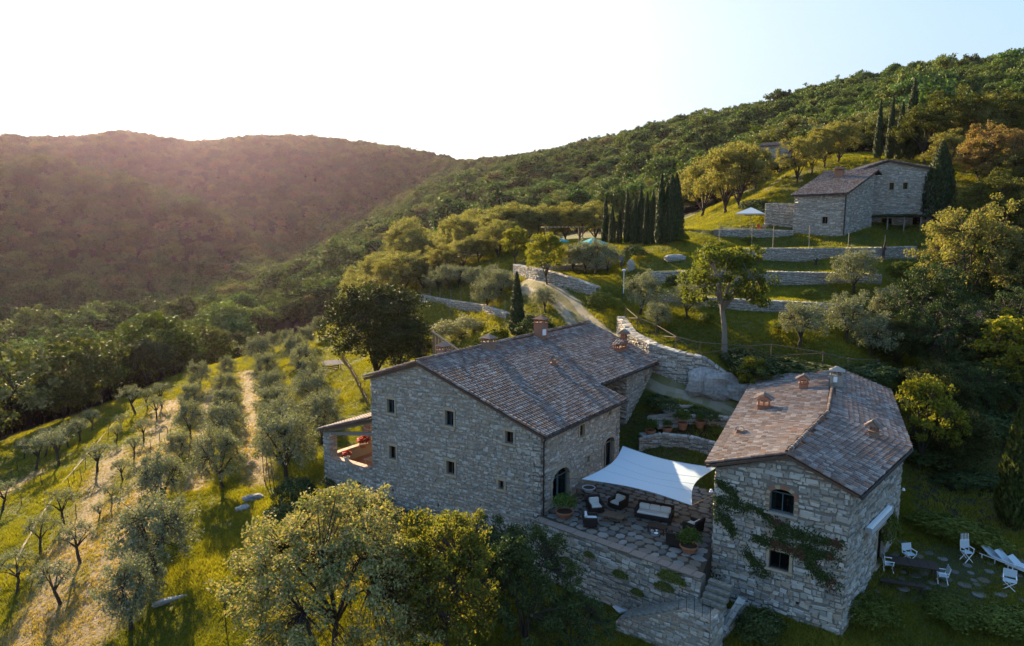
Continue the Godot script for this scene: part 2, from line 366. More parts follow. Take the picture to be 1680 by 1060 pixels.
# Stones on a wall face. o: lower left corner, ud: along the wall, top: height of the wall at a distance, holes: Rect2 (along, up)
func stone_face(out: Array, o: Vector3, ud: Vector3, width: float, y0: float, top: Callable, holes := [], s := 1.0, flat := 0.5, proud := 0.045):
	var nn := ud.cross(Vector3.UP)
	var y := y0
	var row := 0
	var ymax := y0
	for k in 21:
		ymax = maxf(ymax, top.call(width * k / 20.0))
	while y < ymax:
		var h := rnd(0.11, 0.27) * s * flat * 2.0
		var x := rnd(-0.2, 0.0) * s
		while x < width:
			var w := rnd(0.16, 0.54) * s * (1.0 if rng.randf() > 0.12 else 1.5)
			var x0 := maxf(x, 0.0)
			var x1 := minf(x + w, width)
			x += w
			if x1 - x0 < 0.1 * s:
				continue
			var yy := y + (sin(x0 * 1.7 + row * 2.3) * 0.05 + sin(x0 * 0.6 + row * 0.7) * 0.06 + rnd(-0.045, 0.045)) * s
			var hh := h * rnd(0.86, 1.06)
			var mid := (x0 + x1) / 2.0
			var lim: float = minf(top.call(x0), minf(top.call(x1), top.call(mid))) - 0.01
			if yy + 0.07 > lim:
				continue
			hh = minf(hh, lim - yy)
			var bad := false
			for r in holes:
				var q: Rect2 = r
				if x1 > q.position.x and x0 < q.end.x and yy + hh > q.position.y and yy < q.end.y:
					if x0 < q.position.x - 0.1:
						x1 = q.position.x - 0.01
					elif x1 > q.end.x + 0.1:
						x0 = q.end.x + 0.01
					elif yy < q.position.y - 0.09:
						hh = q.position.y - 0.01 - yy
					elif yy + hh > q.end.y + 0.09:
						hh -= q.end.y + 0.01 - yy
						yy = q.end.y + 0.01
					else:
						bad = true
			if bad or x1 - x0 < 0.07:
				continue
			if rng.randf() < 0.13 and hh > 0.2 * s:      # two thin stones in place of a tall one
				for e in 2:
					place_stone(out, o, ud, nn, x0, x1, yy + hh * 0.5 * e, hh * 0.5, proud)
			else:
				place_stone(out, o, ud, nn, x0, x1, yy, hh, proud)
		y += h
		row += 1

func place_stone(out: Array, o: Vector3, ud: Vector3, nn: Vector3, x0: float, x1: float, y: float, h: float, proud: float):
	var w := x1 - x0
	var d := 0.16
	var tilt := rnd(-0.09, 0.09)
	var bx := (ud * cos(tilt) + Vector3.UP * sin(tilt)) * (w - rnd(0.0, 0.045))
	var by := (Vector3.UP * cos(tilt) - ud * sin(tilt)) * (h - rnd(0.0, 0.04))
	if rng.randf() < 0.5:
		bx = -bx
		by = -by
	var at := o + ud * (x0 + x1) / 2.0 + Vector3.UP * (y - o.y + h / 2.0) + nn * (proud + rnd(-0.035, 0.03) - d / 2.0)
	out.append([Transform3D(Basis(bx, by, nn * d), at), rng.randi() % 8, rng.randi() % 10, sqrt(w * h)])

# The largest stones as parts of their own, the rest joined
func lay_stones(out: Array, parent: Node3D, limit: int, piece := "stone", rest := "small_stones"):
	var at := parent.transform
	for q in out:
		q.append(q[3] / EYE.distance_to(at * q[0].origin))
	out.sort_custom(func(a, b): return a[4] > b[4])
	var st := SurfaceTool.new()
	st.begin(Mesh.PRIMITIVE_TRIANGLES)
	var left := false
	for i in out.size():
		var q: Array = out[i]
		if i < limit:
			var p := part(piece, stone_src[q[1]][0], stone_mat[q[2]], parent)
			p.transform = q[0]
		else:
			st.append_from(stone_src[q[1]][q[2]], 0, q[0])
			left = true
	if left:
		stuff(rest, st.commit(), M.stone, parent)

# The body of a wall, open where the holes are
func wall_core(m: MB, o: Vector3, ud: Vector3, width: float, y0: float, top: Callable, holes := [], thick := 0.5, cuts := []):
	var nn := ud.cross(Vector3.UP)
	var xs := [0.0, width]
	for c in cuts:
		xs.append(c)
	for r in holes:
		xs.append_array([r.position.x, r.end.x])
	xs.sort()
	for i in xs.size() - 1:
		var a: float = xs[i]
		var b: float = xs[i + 1]
		if b - a < 0.004:
			continue
		var mid := (a + b) / 2.0
		var spans := [[y0, null]]
		var here := holes.filter(func(r): return r.position.x < mid and r.end.x > mid)
		here.sort_custom(func(p, q): return p.position.y < q.position.y)
		for r in here:
			spans[-1][1] = r.position.y
			spans.append([r.end.y, null])
		for sp in spans:
			var p := []
			for up in 2:
				for e in [[a, 0.0], [b, 0.0], [b, -thick], [a, -thick]]:
					var hgt: float = sp[0] if up == 0 else (sp[1] if sp[1] != null else top.call(e[0]))
					p.append(Vector3(o.x, 0, o.z) + ud * e[0] + nn * e[1] + Vector3.UP * hgt)
			if p[4].y > p[0].y + 0.01 or p[5].y > p[1].y + 0.01:
				m.hexa([p[3], p[2], p[1], p[0], p[7], p[6], p[5], p[4]])

# A small window in a stone wall: jambs, lintel, sill, frame with bars and panes
func window(house: Node3D, o: Vector3, ud: Vector3, r: Rect2, arched: bool, trim := 0.17, frame_mat: Material = null, curtain := 0):
	var nn := ud.cross(Vector3.UP)
	var bs := Basis(ud, Vector3.UP, nn)
	var base := Vector3(o.x, 0, o.z)
	var f := MB.new()
	var cx := r.position.x + r.size.x / 2.0
	var cy := r.position.y + r.size.y / 2.0
	var put := func(x: float, y: float, z: float) -> Vector3: return base + ud * x + Vector3.UP * y + nn * z
	for s in [-1, 1]:
		f.box(put.call(cx + s * (r.size.x / 2.0 - 0.03), cy, -0.16), Vector3(0.06, r.size.y, 0.06), bs, 0.008)
		f.box(put.call(cx, cy + s * (r.size.y / 2.0 - 0.03), -0.162), Vector3(r.size.x - 0.12, 0.06, 0.056), bs, 0.008)
	f.box(put.call(cx, cy, -0.16), Vector3(0.045, r.size.y - 0.12, 0.05), bs)
	var w := part("window", f, frame_mat if frame_mat else M.wood, house)
	for s in [-1, 1]:
		var p := MB.new()
		p.box(put.call(cx + s * r.size.x / 4.0, cy, -0.165), Vector3(r.size.x / 2.0 - 0.06, r.size.y - 0.1, 0.006), bs)
		part("pane", p, M.glass, w)
		if curtain > 0:
			var c := MB.new()
			var wd := r.size.x * (0.26 if curtain == 1 else 0.17)
			for k in 6:
				var xa: float = cx + s * (r.size.x / 2.0 - 0.05 - wd * k / 6.0)
				var xb: float = cx + s * (r.size.x / 2.0 - 0.05 - wd * (k + 1) / 6.0)
				var za := -0.27 - 0.03 * (k % 2)
				var zb := -0.27 - 0.03 * ((k + 1) % 2)
				c.quad(put.call(xa, r.position.y, za), put.call(xa, r.end.y, za), put.call(xb, r.end.y, zb), put.call(xb, r.position.y, zb))
			part("curtain", c, M.curtain if curtain == 1 else M.blue_curtain, w)
	if trim <= 0.0:
		return
	for s in [-1, 1]:
		var hgt := r.size.y / 2.0
		for k in 2:
			var j := MB.new()
			j.box(put.call(cx + s * (r.size.x / 2.0 + trim / 2.0 - 0.01), r.position.y + hgt * (k + 0.5), -0.05), Vector3(trim + rnd(-0.015, 0.03), hgt - 0.012, 0.26), bs, 0.02)
			part("jamb_block", j, M.dressed if rng.randf() < 0.7 else M.dressed_grey, house)
	var sl := MB.new()
	sl.box(put.call(cx, r.position.y - trim * 0.42, -0.03), Vector3(r.size.x + trim * 2.4, trim * 0.8, 0.34), bs, 0.02)
	part("window_sill", sl, M.dressed, house)
	var l := MB.new()
	var wd := r.size.x / 2.0 + trim
	if arched:
		var n := 7
		for k in n:
			var a0 := -1.0 + 2.0 * k / n
			var a1 := -1.0 + 2.0 * (k + 1) / n
			var y0 := r.end.y
			var pts := []
			for z in [-0.18, 0.08]:
				for e in [[a0, y0], [a1, y0], [a1, y0 + trim * 0.55 + trim * 1.1 * (1 - a1 * a1)], [a0, y0 + trim * 0.55 + trim * 1.1 * (1 - a0 * a0)]]:
					pts.append(put.call(cx + e[0] * wd, e[1], z))
			l.hexa(pts)
	else:
		l.box(put.call(cx, r.end.y + trim * 0.55, -0.048), Vector3(wd * 2.1, trim * 1.15, 0.27), bs, 0.02)
	part("window_lintel", l, M.dressed, house)

# ------------------------------------------------------------------ roofs of barrel tiles
# e0, e1 along the eave, r0, r1 along the ridge
func tile_plane(out: Array, e0: Vector3, e1: Vector3, r0: Vector3, r1: Vector3, pitch := 0.27, step := 0.335):
	var n := int(round(e0.distance_to(e1) / pitch))
	var nrm := (r0 - e0).cross(e1 - e0).normalized()
	if nrm.y < 0:
		nrm = -nrm
	for i in n:
		for half in 2:
			var a := (i + 0.25 + 0.5 * half) / n
			var b := e0.lerp(e1, a)
			var t := r0.lerp(r1, a)
			var up := (t - b).normalized()
			var side := nrm.cross(-up).normalized()
			var rows := int(b.distance_to(t) / step)
			for k in rows:
				var tw := rnd(-0.045, 0.045)
				var z := (-up).rotated(nrm, tw)
				var x := side.rotated(nrm, tw)
				var at := b + up * (k * step + 0.16 + rnd(-0.025, 0.025)) + nrm * (0.075 if half == 0 else 0.035)
				var patch := sin(at.x * 0.9 + at.z * 1.3) + sin(at.x * 2.1 - at.z * 1.1)
				var col := rng.randi() % 10
				if patch > 0.9 and rng.randf() < 0.5:
					col = [4, 7, 9][rng.randi() % 3]
				if half == 0:
					out.append([Transform3D(Basis(x * rnd(0.95, 1.06), nrm, z), at), col])
				else:
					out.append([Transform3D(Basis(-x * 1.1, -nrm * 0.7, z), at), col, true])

func tile_line(out: Array, a: Vector3, b: Vector3, up := Vector3.UP, size := 1.25):
	var n := int(a.distance_to(b) / 0.36)
	var d := (b - a).normalized()
	var s := d.cross(up).normalized()
	for i in n:
		out.append([Transform3D(Basis(s * size, s.cross(-d).normalized() * size * -1.0 if s.cross(-d).dot(up) < 0 else s.cross(-d).normalized() * size, -d), a.lerp(b, (i + 0.5) / n) + up * rnd(0.05, 0.07)), rng.randi() % 10])

func lay_tiles(out: Array, parent: Node3D, limit: int):
	var at := parent.transform
	var tops := out.filter(func(q): return q.size() == 2)
	tops.sort_custom(func(a, b): return EYE.distance_to(at * a[0].origin) < EYE.distance_to(at * b[0].origin))
	var xfs := []
	var cols := []
	for i in tops.size():
		if i < limit:
			var p := part("roof_tile", coppo, tile_mat[tops[i][1]], parent)
			p.transform = tops[i][0]
		else:
			xfs.append(tops[i][0])
			cols.append(tile_cols[tops[i][1]] * rnd(0.85, 1.15))
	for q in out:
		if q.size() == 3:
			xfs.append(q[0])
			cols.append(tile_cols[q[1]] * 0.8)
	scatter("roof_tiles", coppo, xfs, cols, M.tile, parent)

func chimney(house: Node3D, at: Vector3, w: float, d: float, h: float, kind: String, turn := 0.0, m: Material = null):
	var b := Basis(Vector3.UP, turn)
	var bm: Material = m if m else M.brick
	var s := MB.new()
	s.box(at + Vector3(0, h / 2.0 - 0.5, 0), Vector3(w, h + 1.0, d), b, 0.02)
	s.box(at + Vector3(0, h + 0.03, 0), Vector3(w + 0.12, 0.07, d + 0.12), b, 0.015)
	var c := part("chimney", s, bm, house)
	if kind == "vent":          # a short pot under one tilted tile
		var v := MB.new()
		v.box(at + Vector3(0, h + 0.16, 0), Vector3(w * 0.75, 0.2, d * 0.75), b, 0.03)
		part("pot", v, M.old_brick, c)
		var t := part("cap_tile", coppo, tile_mat[3], c)
		t.transform = Transform3D(b * Basis.from_scale(Vector3(w * 5.2, 3.0, w * 2.2)), at + Vector3(0, h + 0.25, 0))
		return
	var ph := 0.34 if kind == "arcade" else 0.26
	for sx in [-1, 0, 1]:
		for sz in [-1, 0, 1]:
			if sx == 0 and sz == 0:
				continue
			var p := MB.new()
			p.box(at + b * Vector3(sx * (w / 2.0 - 0.06), h + 0.065 + ph / 2.0, sz * (d / 2.0 - 0.06)), Vector3(0.09, ph, 0.09), b)
			part("pillar", p, bm, c)
	var k := MB.new()
	k.box(at + Vector3(0, h + ph - 0.02, 0), Vector3(w * 0.55, 0.07, d * 0.55), b)
	part("flue", k, M.soil, c)
	var top := MB.new()
	var y := h + 0.07 + ph
	var e := Vector3(w / 2.0 + 0.12, 0, d / 2.0 + 0.12)
	if kind == "arcade" or kind == "gable":
		top.hexa([at + b * Vector3(-e.x, y, -e.z), at + b * Vector3(e.x, y, -e.z), at + b * Vector3(e.x, y, e.z), at + b * Vector3(-e.x, y, e.z),
			at + b * Vector3(-e.x * 0.04, y + 0.3, -e.z), at + b * Vector3(e.x * 0.04, y + 0.3, -e.z), at + b * Vector3(e.x * 0.04, y + 0.3, e.z), at + b * Vector3(-e.x * 0.04, y + 0.3, e.z)])
		part("chimney_cap", top, bm, c)
		for sx in [-1, 1]:
			for q in 2:
				for r in 3:
					var t := part("cap_tile", coppo, tile_mat[rng.randi() % 7], c)
					var dir := Vector3(sx * e.x, -0.3, 0).normalized()
					var nx := Vector3(0.3 * sx, e.x, 0).normalized()
					t.transform = Transform3D(b * Basis(dir.cross(nx).normalized() * -1.15, nx, dir), at + b * Vector3(sx * e.x * (0.32 + 0.5 * q), y + 0.3 * (0.72 - 0.5 * q) + 0.04, e.z * (r - 1) * 0.68))
	else:                      # slabs laid flat, or a pointed cap
		top.box(at + Vector3(0, y + 0.03, 0), Vector3(e.x * 2, 0.07, e.z * 2), b, 0.02)
		top.hexa([at + b * Vector3(-e.x * .9, y + .07, -e.z * .9), at + b * Vector3(e.x * .9, y + .07, -e.z * .9), at + b * Vector3(e.x * .9, y + .07, e.z * .9), at + b * Vector3(-e.x * .9, y + .07, e.z * .9),
			at + b * Vector3(-e.x * .1, y + .34, -e.z * .1), at + b * Vector3(e.x * .1, y + .34, -e.z * .1), at + b * Vector3(e.x * .1, y + .34, e.z * .1), at + b * Vector3(-e.x * .1, y + .34, e.z * .1)])
		part("chimney_cap", top, M.dressed_grey if kind == "stone" else bm, c)

# ------------------------------------------------------------------ the lie of the land
var xs := PackedFloat32Array()
var zs := PackedFloat32Array()
var hs := PackedFloat32Array()          # smooth heights on the coarse grid
var weights := PackedFloat64Array()
var ctrl_a := PackedFloat64Array()
var ctrl_b := PackedFloat64Array()
var bumpy := FastNoiseLite.new()

func warp(x: float, z: float) -> Vector2:
	var r := sqrt(x * x + z * z) + 1e-6
	return Vector2(x, z) * (log(1.0 + r / 25.0) / r)

func solve_land():     # thin plate spline through the surveyed heights
	var n := CONTROL.size()
	var N := n + 3
	var A := []
	for p in CONTROL:
		var w := warp(p.x, p.z)
		ctrl_a.append(w.x)
		ctrl_b.append(w.y)
	for i in n:
		var row := PackedFloat64Array()
		row.resize(N + 1)
		for j in n:
			var d2 := (ctrl_a[i] - ctrl_a[j]) ** 2 + (ctrl_b[i] - ctrl_b[j]) ** 2
			row[j] = 0.5 * d2 * log(d2) if d2 > 1e-12 else 0.0
		row[i] += 0.0004
		row[n] = 1.0
		row[n + 1] = ctrl_a[i]
		row[n + 2] = ctrl_b[i]
		row[N] = CONTROL[i].y
		A.append(row)
	for q in 3:
		var row := PackedFloat64Array()
		row.resize(N + 1)
		for j in n:
			row[j] = 1.0 if q == 0 else (ctrl_a[j] if q == 1 else ctrl_b[j])
		A.append(row)
	for i in N:
		var best := i
		for k in range(i + 1, N):
			if absf(A[k][i]) > absf(A[best][i]):
				best = k
		var t: PackedFloat64Array = A[i]
		A[i] = A[best]
		A[best] = t
		var pr: PackedFloat64Array = A[i]
		for k in range(i + 1, N):
			var rw: PackedFloat64Array = A[k]
			var f := rw[i] / pr[i]
			if f != 0.0:
				for j in range(i, N + 1):
					rw[j] -= f * pr[j]
				A[k] = rw
	weights.resize(N)
	for i in range(N - 1, -1, -1):
		var s: float = A[i][N]
		for j in range(i + 1, N):
			s -= A[i][j] * weights[j]
		weights[i] = s / A[i][i]

func spline(x: float, z: float) -> float:
	var w := warp(x, z)
	var n := ctrl_a.size()
	var y := weights[n] + weights[n + 1] * w.x + weights[n + 2] * w.y
	for i in n:
		var da := w.x - ctrl_a[i]
		var db := w.y - ctrl_b[i]
		var d2 := da * da + db * db
		if d2 > 1e-12:
			y += weights[i] * 0.5 * d2 * log(d2)
	return y

func axis(lo: float, hi: float, near_lo: float, near_hi: float, step: float, grow: float) -> PackedFloat32Array:
	var out := PackedFloat32Array()
	var s := step
	var x := near_lo
	var left := []
	while x > lo:
		s *= grow
		x -= s
		left.append(x)
	left.reverse()
	for q in left:
		out.append(q)
	x = near_lo
	while x <= near_hi:
		out.append(x)
		x += step
	s = step
	while x < hi:
		out.append(x)
		s *= grow
		x += s
	return out

func lay_grid():
	solve_land()
	xs = axis(-950, 950, -75, 80, 1.6, 1.09)
	zs = axis(-1450, 110, -150, 10, 1.6, 1.09)
	hs.resize(xs.size() * zs.size())
	for j in zs.size():
		for i in xs.size():
			hs[j * xs.size() + i] = spline(xs[i], zs[j])
	bumpy.frequency = 0.12
	bumpy.fractal_octaves = 3
	bumpy.seed = 4

func smooth_y(x: float, z: float) -> float:
	var i := clampi(xs.bsearch(x) - 1, 1, xs.size() - 3)
	var j := clampi(zs.bsearch(z) - 1, 1, zs.size() - 3)
	var fx := (x - xs[i]) / (xs[i + 1] - xs[i])
	var fz := (z - zs[j]) / (zs[j + 1] - zs[j])
	var k := j * xs.size() + i
	var w := xs.size()
	return lerpf(lerpf(hs[k], hs[k + 1], fx), lerpf(hs[k + w], hs[k + w + 1], fx), fz)

func gy(x: float, z: float) -> float:     # height of the ground
	var y := smooth_y(x, z)
	if z < 12 and z > -150 and absf(x) < 90:
		y += bumpy.get_noise_2d(x, z) * 0.16
	for b in BENCHES:
		var line: Array = b[0]
		if absf(x - line[0].x) + absf(z - line[0].y) > 75.0:
			continue
		var n := line.size() - 1
		var best := 1e9
		var k := 0
		var ks := 0.0
		for i in n:
			var p: Vector2 = line[i]
			var d: Vector2 = line[i + 1] - p
			var s := ((x - p.x) * d.x + (z - p.y) * d.y) / d.length_squared()
			var c := clampf(s, 0.0, 1.0)
			var e := Vector2(x - p.x - d.x * c, z - p.y - d.y * c).length()
			if e < best:
				best = e
				k = i
				ks = s
		if best < 0.8 or best > 14.0 or (k == 0 and ks < 0.0) or (k == n - 1 and ks > 1.0):
			continue
		var other := mini(k + 1, n - 1) if ks > 1.0 else (maxi(k - 1, 0) if ks < 0.0 else k)
		var behind := true
		for q in [k, other]:
			var d: Vector2 = line[q + 1] - line[q]
			if (x - line[q].x) * d.y - (z - line[q].y) * d.x <= 0.0:
				behind = false
		if behind:
			y = maxf(y, lerpf(b[1][k], b[1][k + 1], clampf(ks, 0.0, 1.0)) - 0.12 + maxf(best - 0.5, 0.0) * 0.02)
	for c in CUTS:
		if Geometry2D.is_point_in_polygon(Vector2(x, z), c[0]):
			y = minf(y, c[1])
	return y

func on_ground(p: Vector3, sink := 0.0) -> Vector3:
	return Vector3(p.x, gy(p.x, p.z) - sink, p.z)

func near_line(p: Vector2, line: Array) -> float:
	var best := 1e9
	for i in line.size() - 1:
		best = minf(best, p.distance_to(Geometry2D.get_closest_point_to_segment(p, line[i], line[i + 1])))
	return best

var cover := FastNoiseLite.new()
# what grows or lies there: x = share of dry hay, y = share of dark earth tone, of the woods and the painted shade, z = brightness of the grass
func ground_kind(x: float, z: float) -> Vector3:
	var p := Vector2(x, z)
	var nn := cover.get_noise_2d(x, z)
	var hay := 0.0
	for l in HAY:
		hay = maxf(hay, clampf(1.35 - near_line(p, l[0]) / l[1] + nn * 0.9, 0.0, 1.0))
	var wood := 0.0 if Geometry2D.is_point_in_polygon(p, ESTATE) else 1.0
	for d in DARK:  # painted shade and dark paving, mixed in as the woodland earth tone
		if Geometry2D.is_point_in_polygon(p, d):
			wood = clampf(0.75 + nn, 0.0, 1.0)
	return Vector3(hay, wood, nn)

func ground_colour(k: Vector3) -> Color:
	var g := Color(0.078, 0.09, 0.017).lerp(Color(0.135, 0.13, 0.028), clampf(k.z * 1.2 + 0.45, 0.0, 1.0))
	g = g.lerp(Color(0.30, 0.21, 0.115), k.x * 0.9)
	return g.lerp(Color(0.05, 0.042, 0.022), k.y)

func make_land():
	cover.frequency = 0.09
	cover.fractal_octaves = 4
	cover.seed = 12
	var gx := axis(-950, 950, -68, 78, 0.75, 1.07)
	var gz := axis(-1450, 110, -128, 4, 0.75, 1.07)
	var w := gx.size()
	var pos := PackedVector3Array()
	var col := PackedColorArray()
	for z in gz:
		for x in gx:
			pos.append(Vector3(x, gy(x, z), z))
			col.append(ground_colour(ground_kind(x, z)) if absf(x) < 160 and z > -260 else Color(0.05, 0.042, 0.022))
	var idx := PackedInt32Array()
	for j in gz.size() - 1:
		for i in w - 1:
			var k := j * w + i
			idx.append_array([k, k + 1, k + w, k + 1, k + w + 1, k + w])
	var nrm := PackedVector3Array()
	nrm.resize(pos.size())
	for j in gz.size():
		for i in w:
			var i0 := maxi(i - 1, 0)
			var i1 := mini(i + 1, w - 1)
			var j0 := maxi(j - 1, 0)
			var j1 := mini(j + 1, gz.size() - 1)
			nrm[j * w + i] = (pos[j1 * w + i] - pos[j0 * w + i]).cross(pos[j * w + i1] - pos[j * w + i0]).normalized()
	var arr := []
	arr.resize(Mesh.ARRAY_MAX)
	arr[Mesh.ARRAY_VERTEX] = pos
	arr[Mesh.ARRAY_NORMAL] = nrm
	arr[Mesh.ARRAY_COLOR] = col
	arr[Mesh.ARRAY_INDEX] = idx
	var m := ArrayMesh.new()
	m.add_surface_from_arrays(Mesh.PRIMITIVE_TRIANGLES, arr)
	struct("ground", m, M.ground)

func drape(called: String, line: Array, width: float, lift: float, edge: Color, mid: Color, wheel := 0.0) -> void:
	var c := Curve3D.new()
	for p in line:
		c.add_point(Vector3(p.x, 0, p.y))
	for i in range(1, line.size() - 1):
		var t: Vector2 = (line[i + 1] - line[i - 1]) / 6.0
		c.set_point_in(i, Vector3(-t.x, 0, -t.y))
		c.set_point_out(i, Vector3(t.x, 0, t.y))
	var m := MB.new()
	var n := int(c.get_baked_length() / 0.6)
	var prev := []
	for i in n + 1:
		var p := c.sample_baked(c.get_baked_length() * i / n)
		var q := c.sample_baked(minf(c.get_baked_length() * i / n + 0.3, c.get_baked_length()))
		var o := c.sample_baked(maxf(c.get_baked_length() * i / n - 0.3, 0.0))
		var s := (q - o).normalized().cross(Vector3.UP)
		var ring := []
		for k in 9:
			var f := k / 4.0 - 1.0
			var pt := p + s * f * width / 2.0 * (1.0 + 0.16 * cover.get_noise_2d(p.x * 6.0 + k, p.z * 6.0) * absf(f))
			pt.y = gy(pt.x, pt.z) + lift * (1.0 - 0.9 * f * f) - (0.06 if absf(f) > 0.99 else 0.0)
			ring.append(pt)
		if prev:
			for k in 8:
				var t := clampf(1.0 - absf(absf(k - 3.5) / 3.5 - wheel) / 0.3, 0.0, 1.0) if wheel > 0.0 else 1.0
				m.col = mid.lerp(edge, clampf(t + cover.get_noise_2d(p.x * 5.0 + k * 3.0, p.z * 5.0) * 0.5, 0.0, 1.0))
				m.quad(prev[k], ring[k], ring[k + 1], prev[k + 1])
		prev = ring
	struct(called, m, M.gravel)

# ------------------------------------------------------------------ plants
func rand_dir() -> Vector3:
	var z := rnd(-1, 1)
	var a := rnd(0, TAU)
	var r := sqrt(1 - z * z)
	return Vector3(r * cos(a), z, r * sin(a))

func leaf_cloud(m: MB, at: Vector3, r: Vector3, count: int, l: float, w: float, cols: Array, out := 0.35):
	for i in count:
		var d := rand_dir()
		var rr := pow(rng.randf(), 0.5)
		var p := at + d * r * rr
		var nn := (rand_dir() + d * out + Vector3.UP * 0.3).normalized()
		var dd := nn.cross(rand_dir()).normalized()
		m.col = cols[rng.randi() % cols.size()] * rnd(0.8, 1.2)
		var s := rnd(0.7, 1.25)
		m.leaf(p, dd, nn, l * s, w * s)

# A broad tree, one unit high: [trunk mesh, crown mesh]. o: crown width, base of the crown, clumps, leaves per clump, leaf length and width, leaf colours, clump size, how far the trunk forks
func broad_tree(o: Dictionary) -> Array:
	var tr := MB.new()
	var cr := MB.new()
	var rx: float = o.width / 2.0
	var y0: float = o.base
	var cy := (1.0 + y0) / 2.0
	var ry := (1.0 - y0) / 2.0
	var thick: float = o.get("thick", 0.03)
	var lean: Vector3 = Vector3(rnd(-0.06, 0.06), 0, rnd(-0.06, 0.06)) * o.get("lean", 1.0)
	var fork: float = o.get("fork", y0 * 0.9)
	var pts := []
	var rad := []
	for i in 6:
		var f := i / 5.0
		pts.append(Vector3(0, -0.04, 0) + Vector3(lean.x * f, f * (fork + 0.04), lean.z * f) + Vector3(rnd(-1, 1), 0, rnd(-1, 1)) * 0.012 * f)
		rad.append(thick * (1.35 if i == 0 else 1.0 - 0.25 * f))
	tr.tube(pts, rad, 7, false)
	var top: Vector3 = pts[-1]
	var limbs := []
	var nl: int = o.get("limbs", 6)
	for k in nl:
		var a := TAU * (k + rnd(-0.3, 0.3)) / nl
		var up := rnd(0.25, 0.95)
		var tip := Vector3(cos(a) * rx * (1.15 - 0.8 * up) * 0.8, cy + (up - 0.4) * ry * 1.1, sin(a) * rx * (1.15 - 0.8 * up) * 0.8)
		var lp := []
		var lr := []
		for i in 6:
			var f := i / 5.0
			lp.append(top.lerp(tip, f) + Vector3(0, 1, 0) * sin(f * PI) * 0.05 * o.get("arch", 1.0) + Vector3(rnd(-1, 1), rnd(-1, 1), rnd(-1, 1)) * 0.015 * f)
			lr.append(thick * 0.62 * (1.0 - 0.8 * f))
		tr.tube(lp, lr, 5, false)
		limbs.append(lp)
	var nz := FastNoiseLite.new()
	nz.seed = rng.randi() % 1000
	nz.frequency = 0.9
	var clumps: int = o.clumps
	for k in clumps:
		var d := rand_dir()
		if d.y < -0.55:
			d.y = -d.y
		var lob: float = 1.0 + o.get("lob", 0.55) * nz.get_noise_3dv(d * 1.6)
		var sh: float = o.get("shell", 0.45)
		var rr := (sh + (1.0 - sh) * pow(rng.randf(), 0.45)) * lob
		var p: Vector3 = Vector3(d.x * rx, d.y * ry, d.z * rx) * rr * o.get("fill", 0.9) + Vector3(lean.x, cy, lean.z)
		if p.y < y0 * 0.8:
			p.y = y0 * 0.8 + rnd(0, 0.05)
		var from: Vector3 = limbs[0][3]
		for lp in limbs:
			for i in range(2, 6):
				if lp[i].distance_to(p) < from.distance_to(p):
					from = lp[i]
		tr.tube([from, from.lerp(p, 0.5) + Vector3.UP * 0.015, p], [thick * 0.2, thick * 0.13, thick * 0.05], 4, false)
		var cs: float = o.clump * rnd(0.65, 1.3)
		leaf_cloud(cr, p, Vector3(cs, cs * 0.7 * o.get("tall", 1.0), cs), int(o.leaves * rnd(0.7, 1.3)), o.leaf, o.leaf_w, o.cols)
	return [tr.mesh(), cr.mesh()]

func cypress_shape(width: float, leaves: int, cols: Array) -> Array:
	var tr := MB.new()
	tr.tube([Vector3(0, -0.03, 0), Vector3(0, 0.5, 0)], [0.018, 0.01], 6, false)
	var cr := MB.new()
	var nz := FastNoiseLite.new()
	nz.seed = rng.randi() % 1000
	nz.frequency = 2.2
	for i in leaves:
		var y := pow(rng.randf(), 0.8)
		var a := rnd(0, TAU)
		var prof := pow(sin(clampf(y * 0.93 + 0.07, 0.0, 1.0) * PI * 0.5 + PI * 0.5) * 0.85 + 0.15 * (1 - y), 0.75) * (0.7 + 0.3 * minf(1.0, y * 9.0))
		var r := width / 2.0 * prof * (1.0 + 0.45 * nz.get_noise_3d(cos(a), y * 4.0, sin(a))) * (0.75 + 0.25 * sqrt(rng.randf()))
		var d := Vector3(cos(a), 0.0, sin(a))
		var up := (Vector3.UP + d * rnd(0.05, 0.5) + rand_dir() * 0.25).normalized()
		cr.col = cols[rng.randi() % cols.size()] * rnd(0.75, 1.25)
		cr.leaf(Vector3(0, 0.02 + y * 0.97, 0) + d * r, up, (d + rand_dir() * 0.6).normalized(), rnd(0.03, 0.055), rnd(0.010, 0.018))
	return [tr.mesh(), cr.mesh()]

func shrub_shape(leaves: int, l: float, w: float, cols: Array, round_ := 0.8) -> ArrayMesh:
	var m := MB.new()
	var nz := FastNoiseLite.new()
	nz.seed = rng.randi() % 1000
	nz.frequency = 1.1
	for i in leaves:
		var d := rand_dir()
		d.y = absf(d.y) * 1.25 - 0.25
		var r := 0.5 * (1.0 + 0.5 * nz.get_noise_3dv(d * 1.7)) * (round_ + (1.0 - round_) * rng.randf())
		var nn := (d + rand_dir() * 0.9).normalized()
		m.col = cols[rng.randi() % cols.size()] * rnd(0.75, 1.25)
		m.leaf(Vector3(0, 0.4, 0) + Vector3(d.x, d.y * 0.8, d.z) * r, nn.cross(rand_dir()).normalized(), nn, l * rnd(0.7, 1.3), w * rnd(0.7, 1.3))
	return m.mesh()

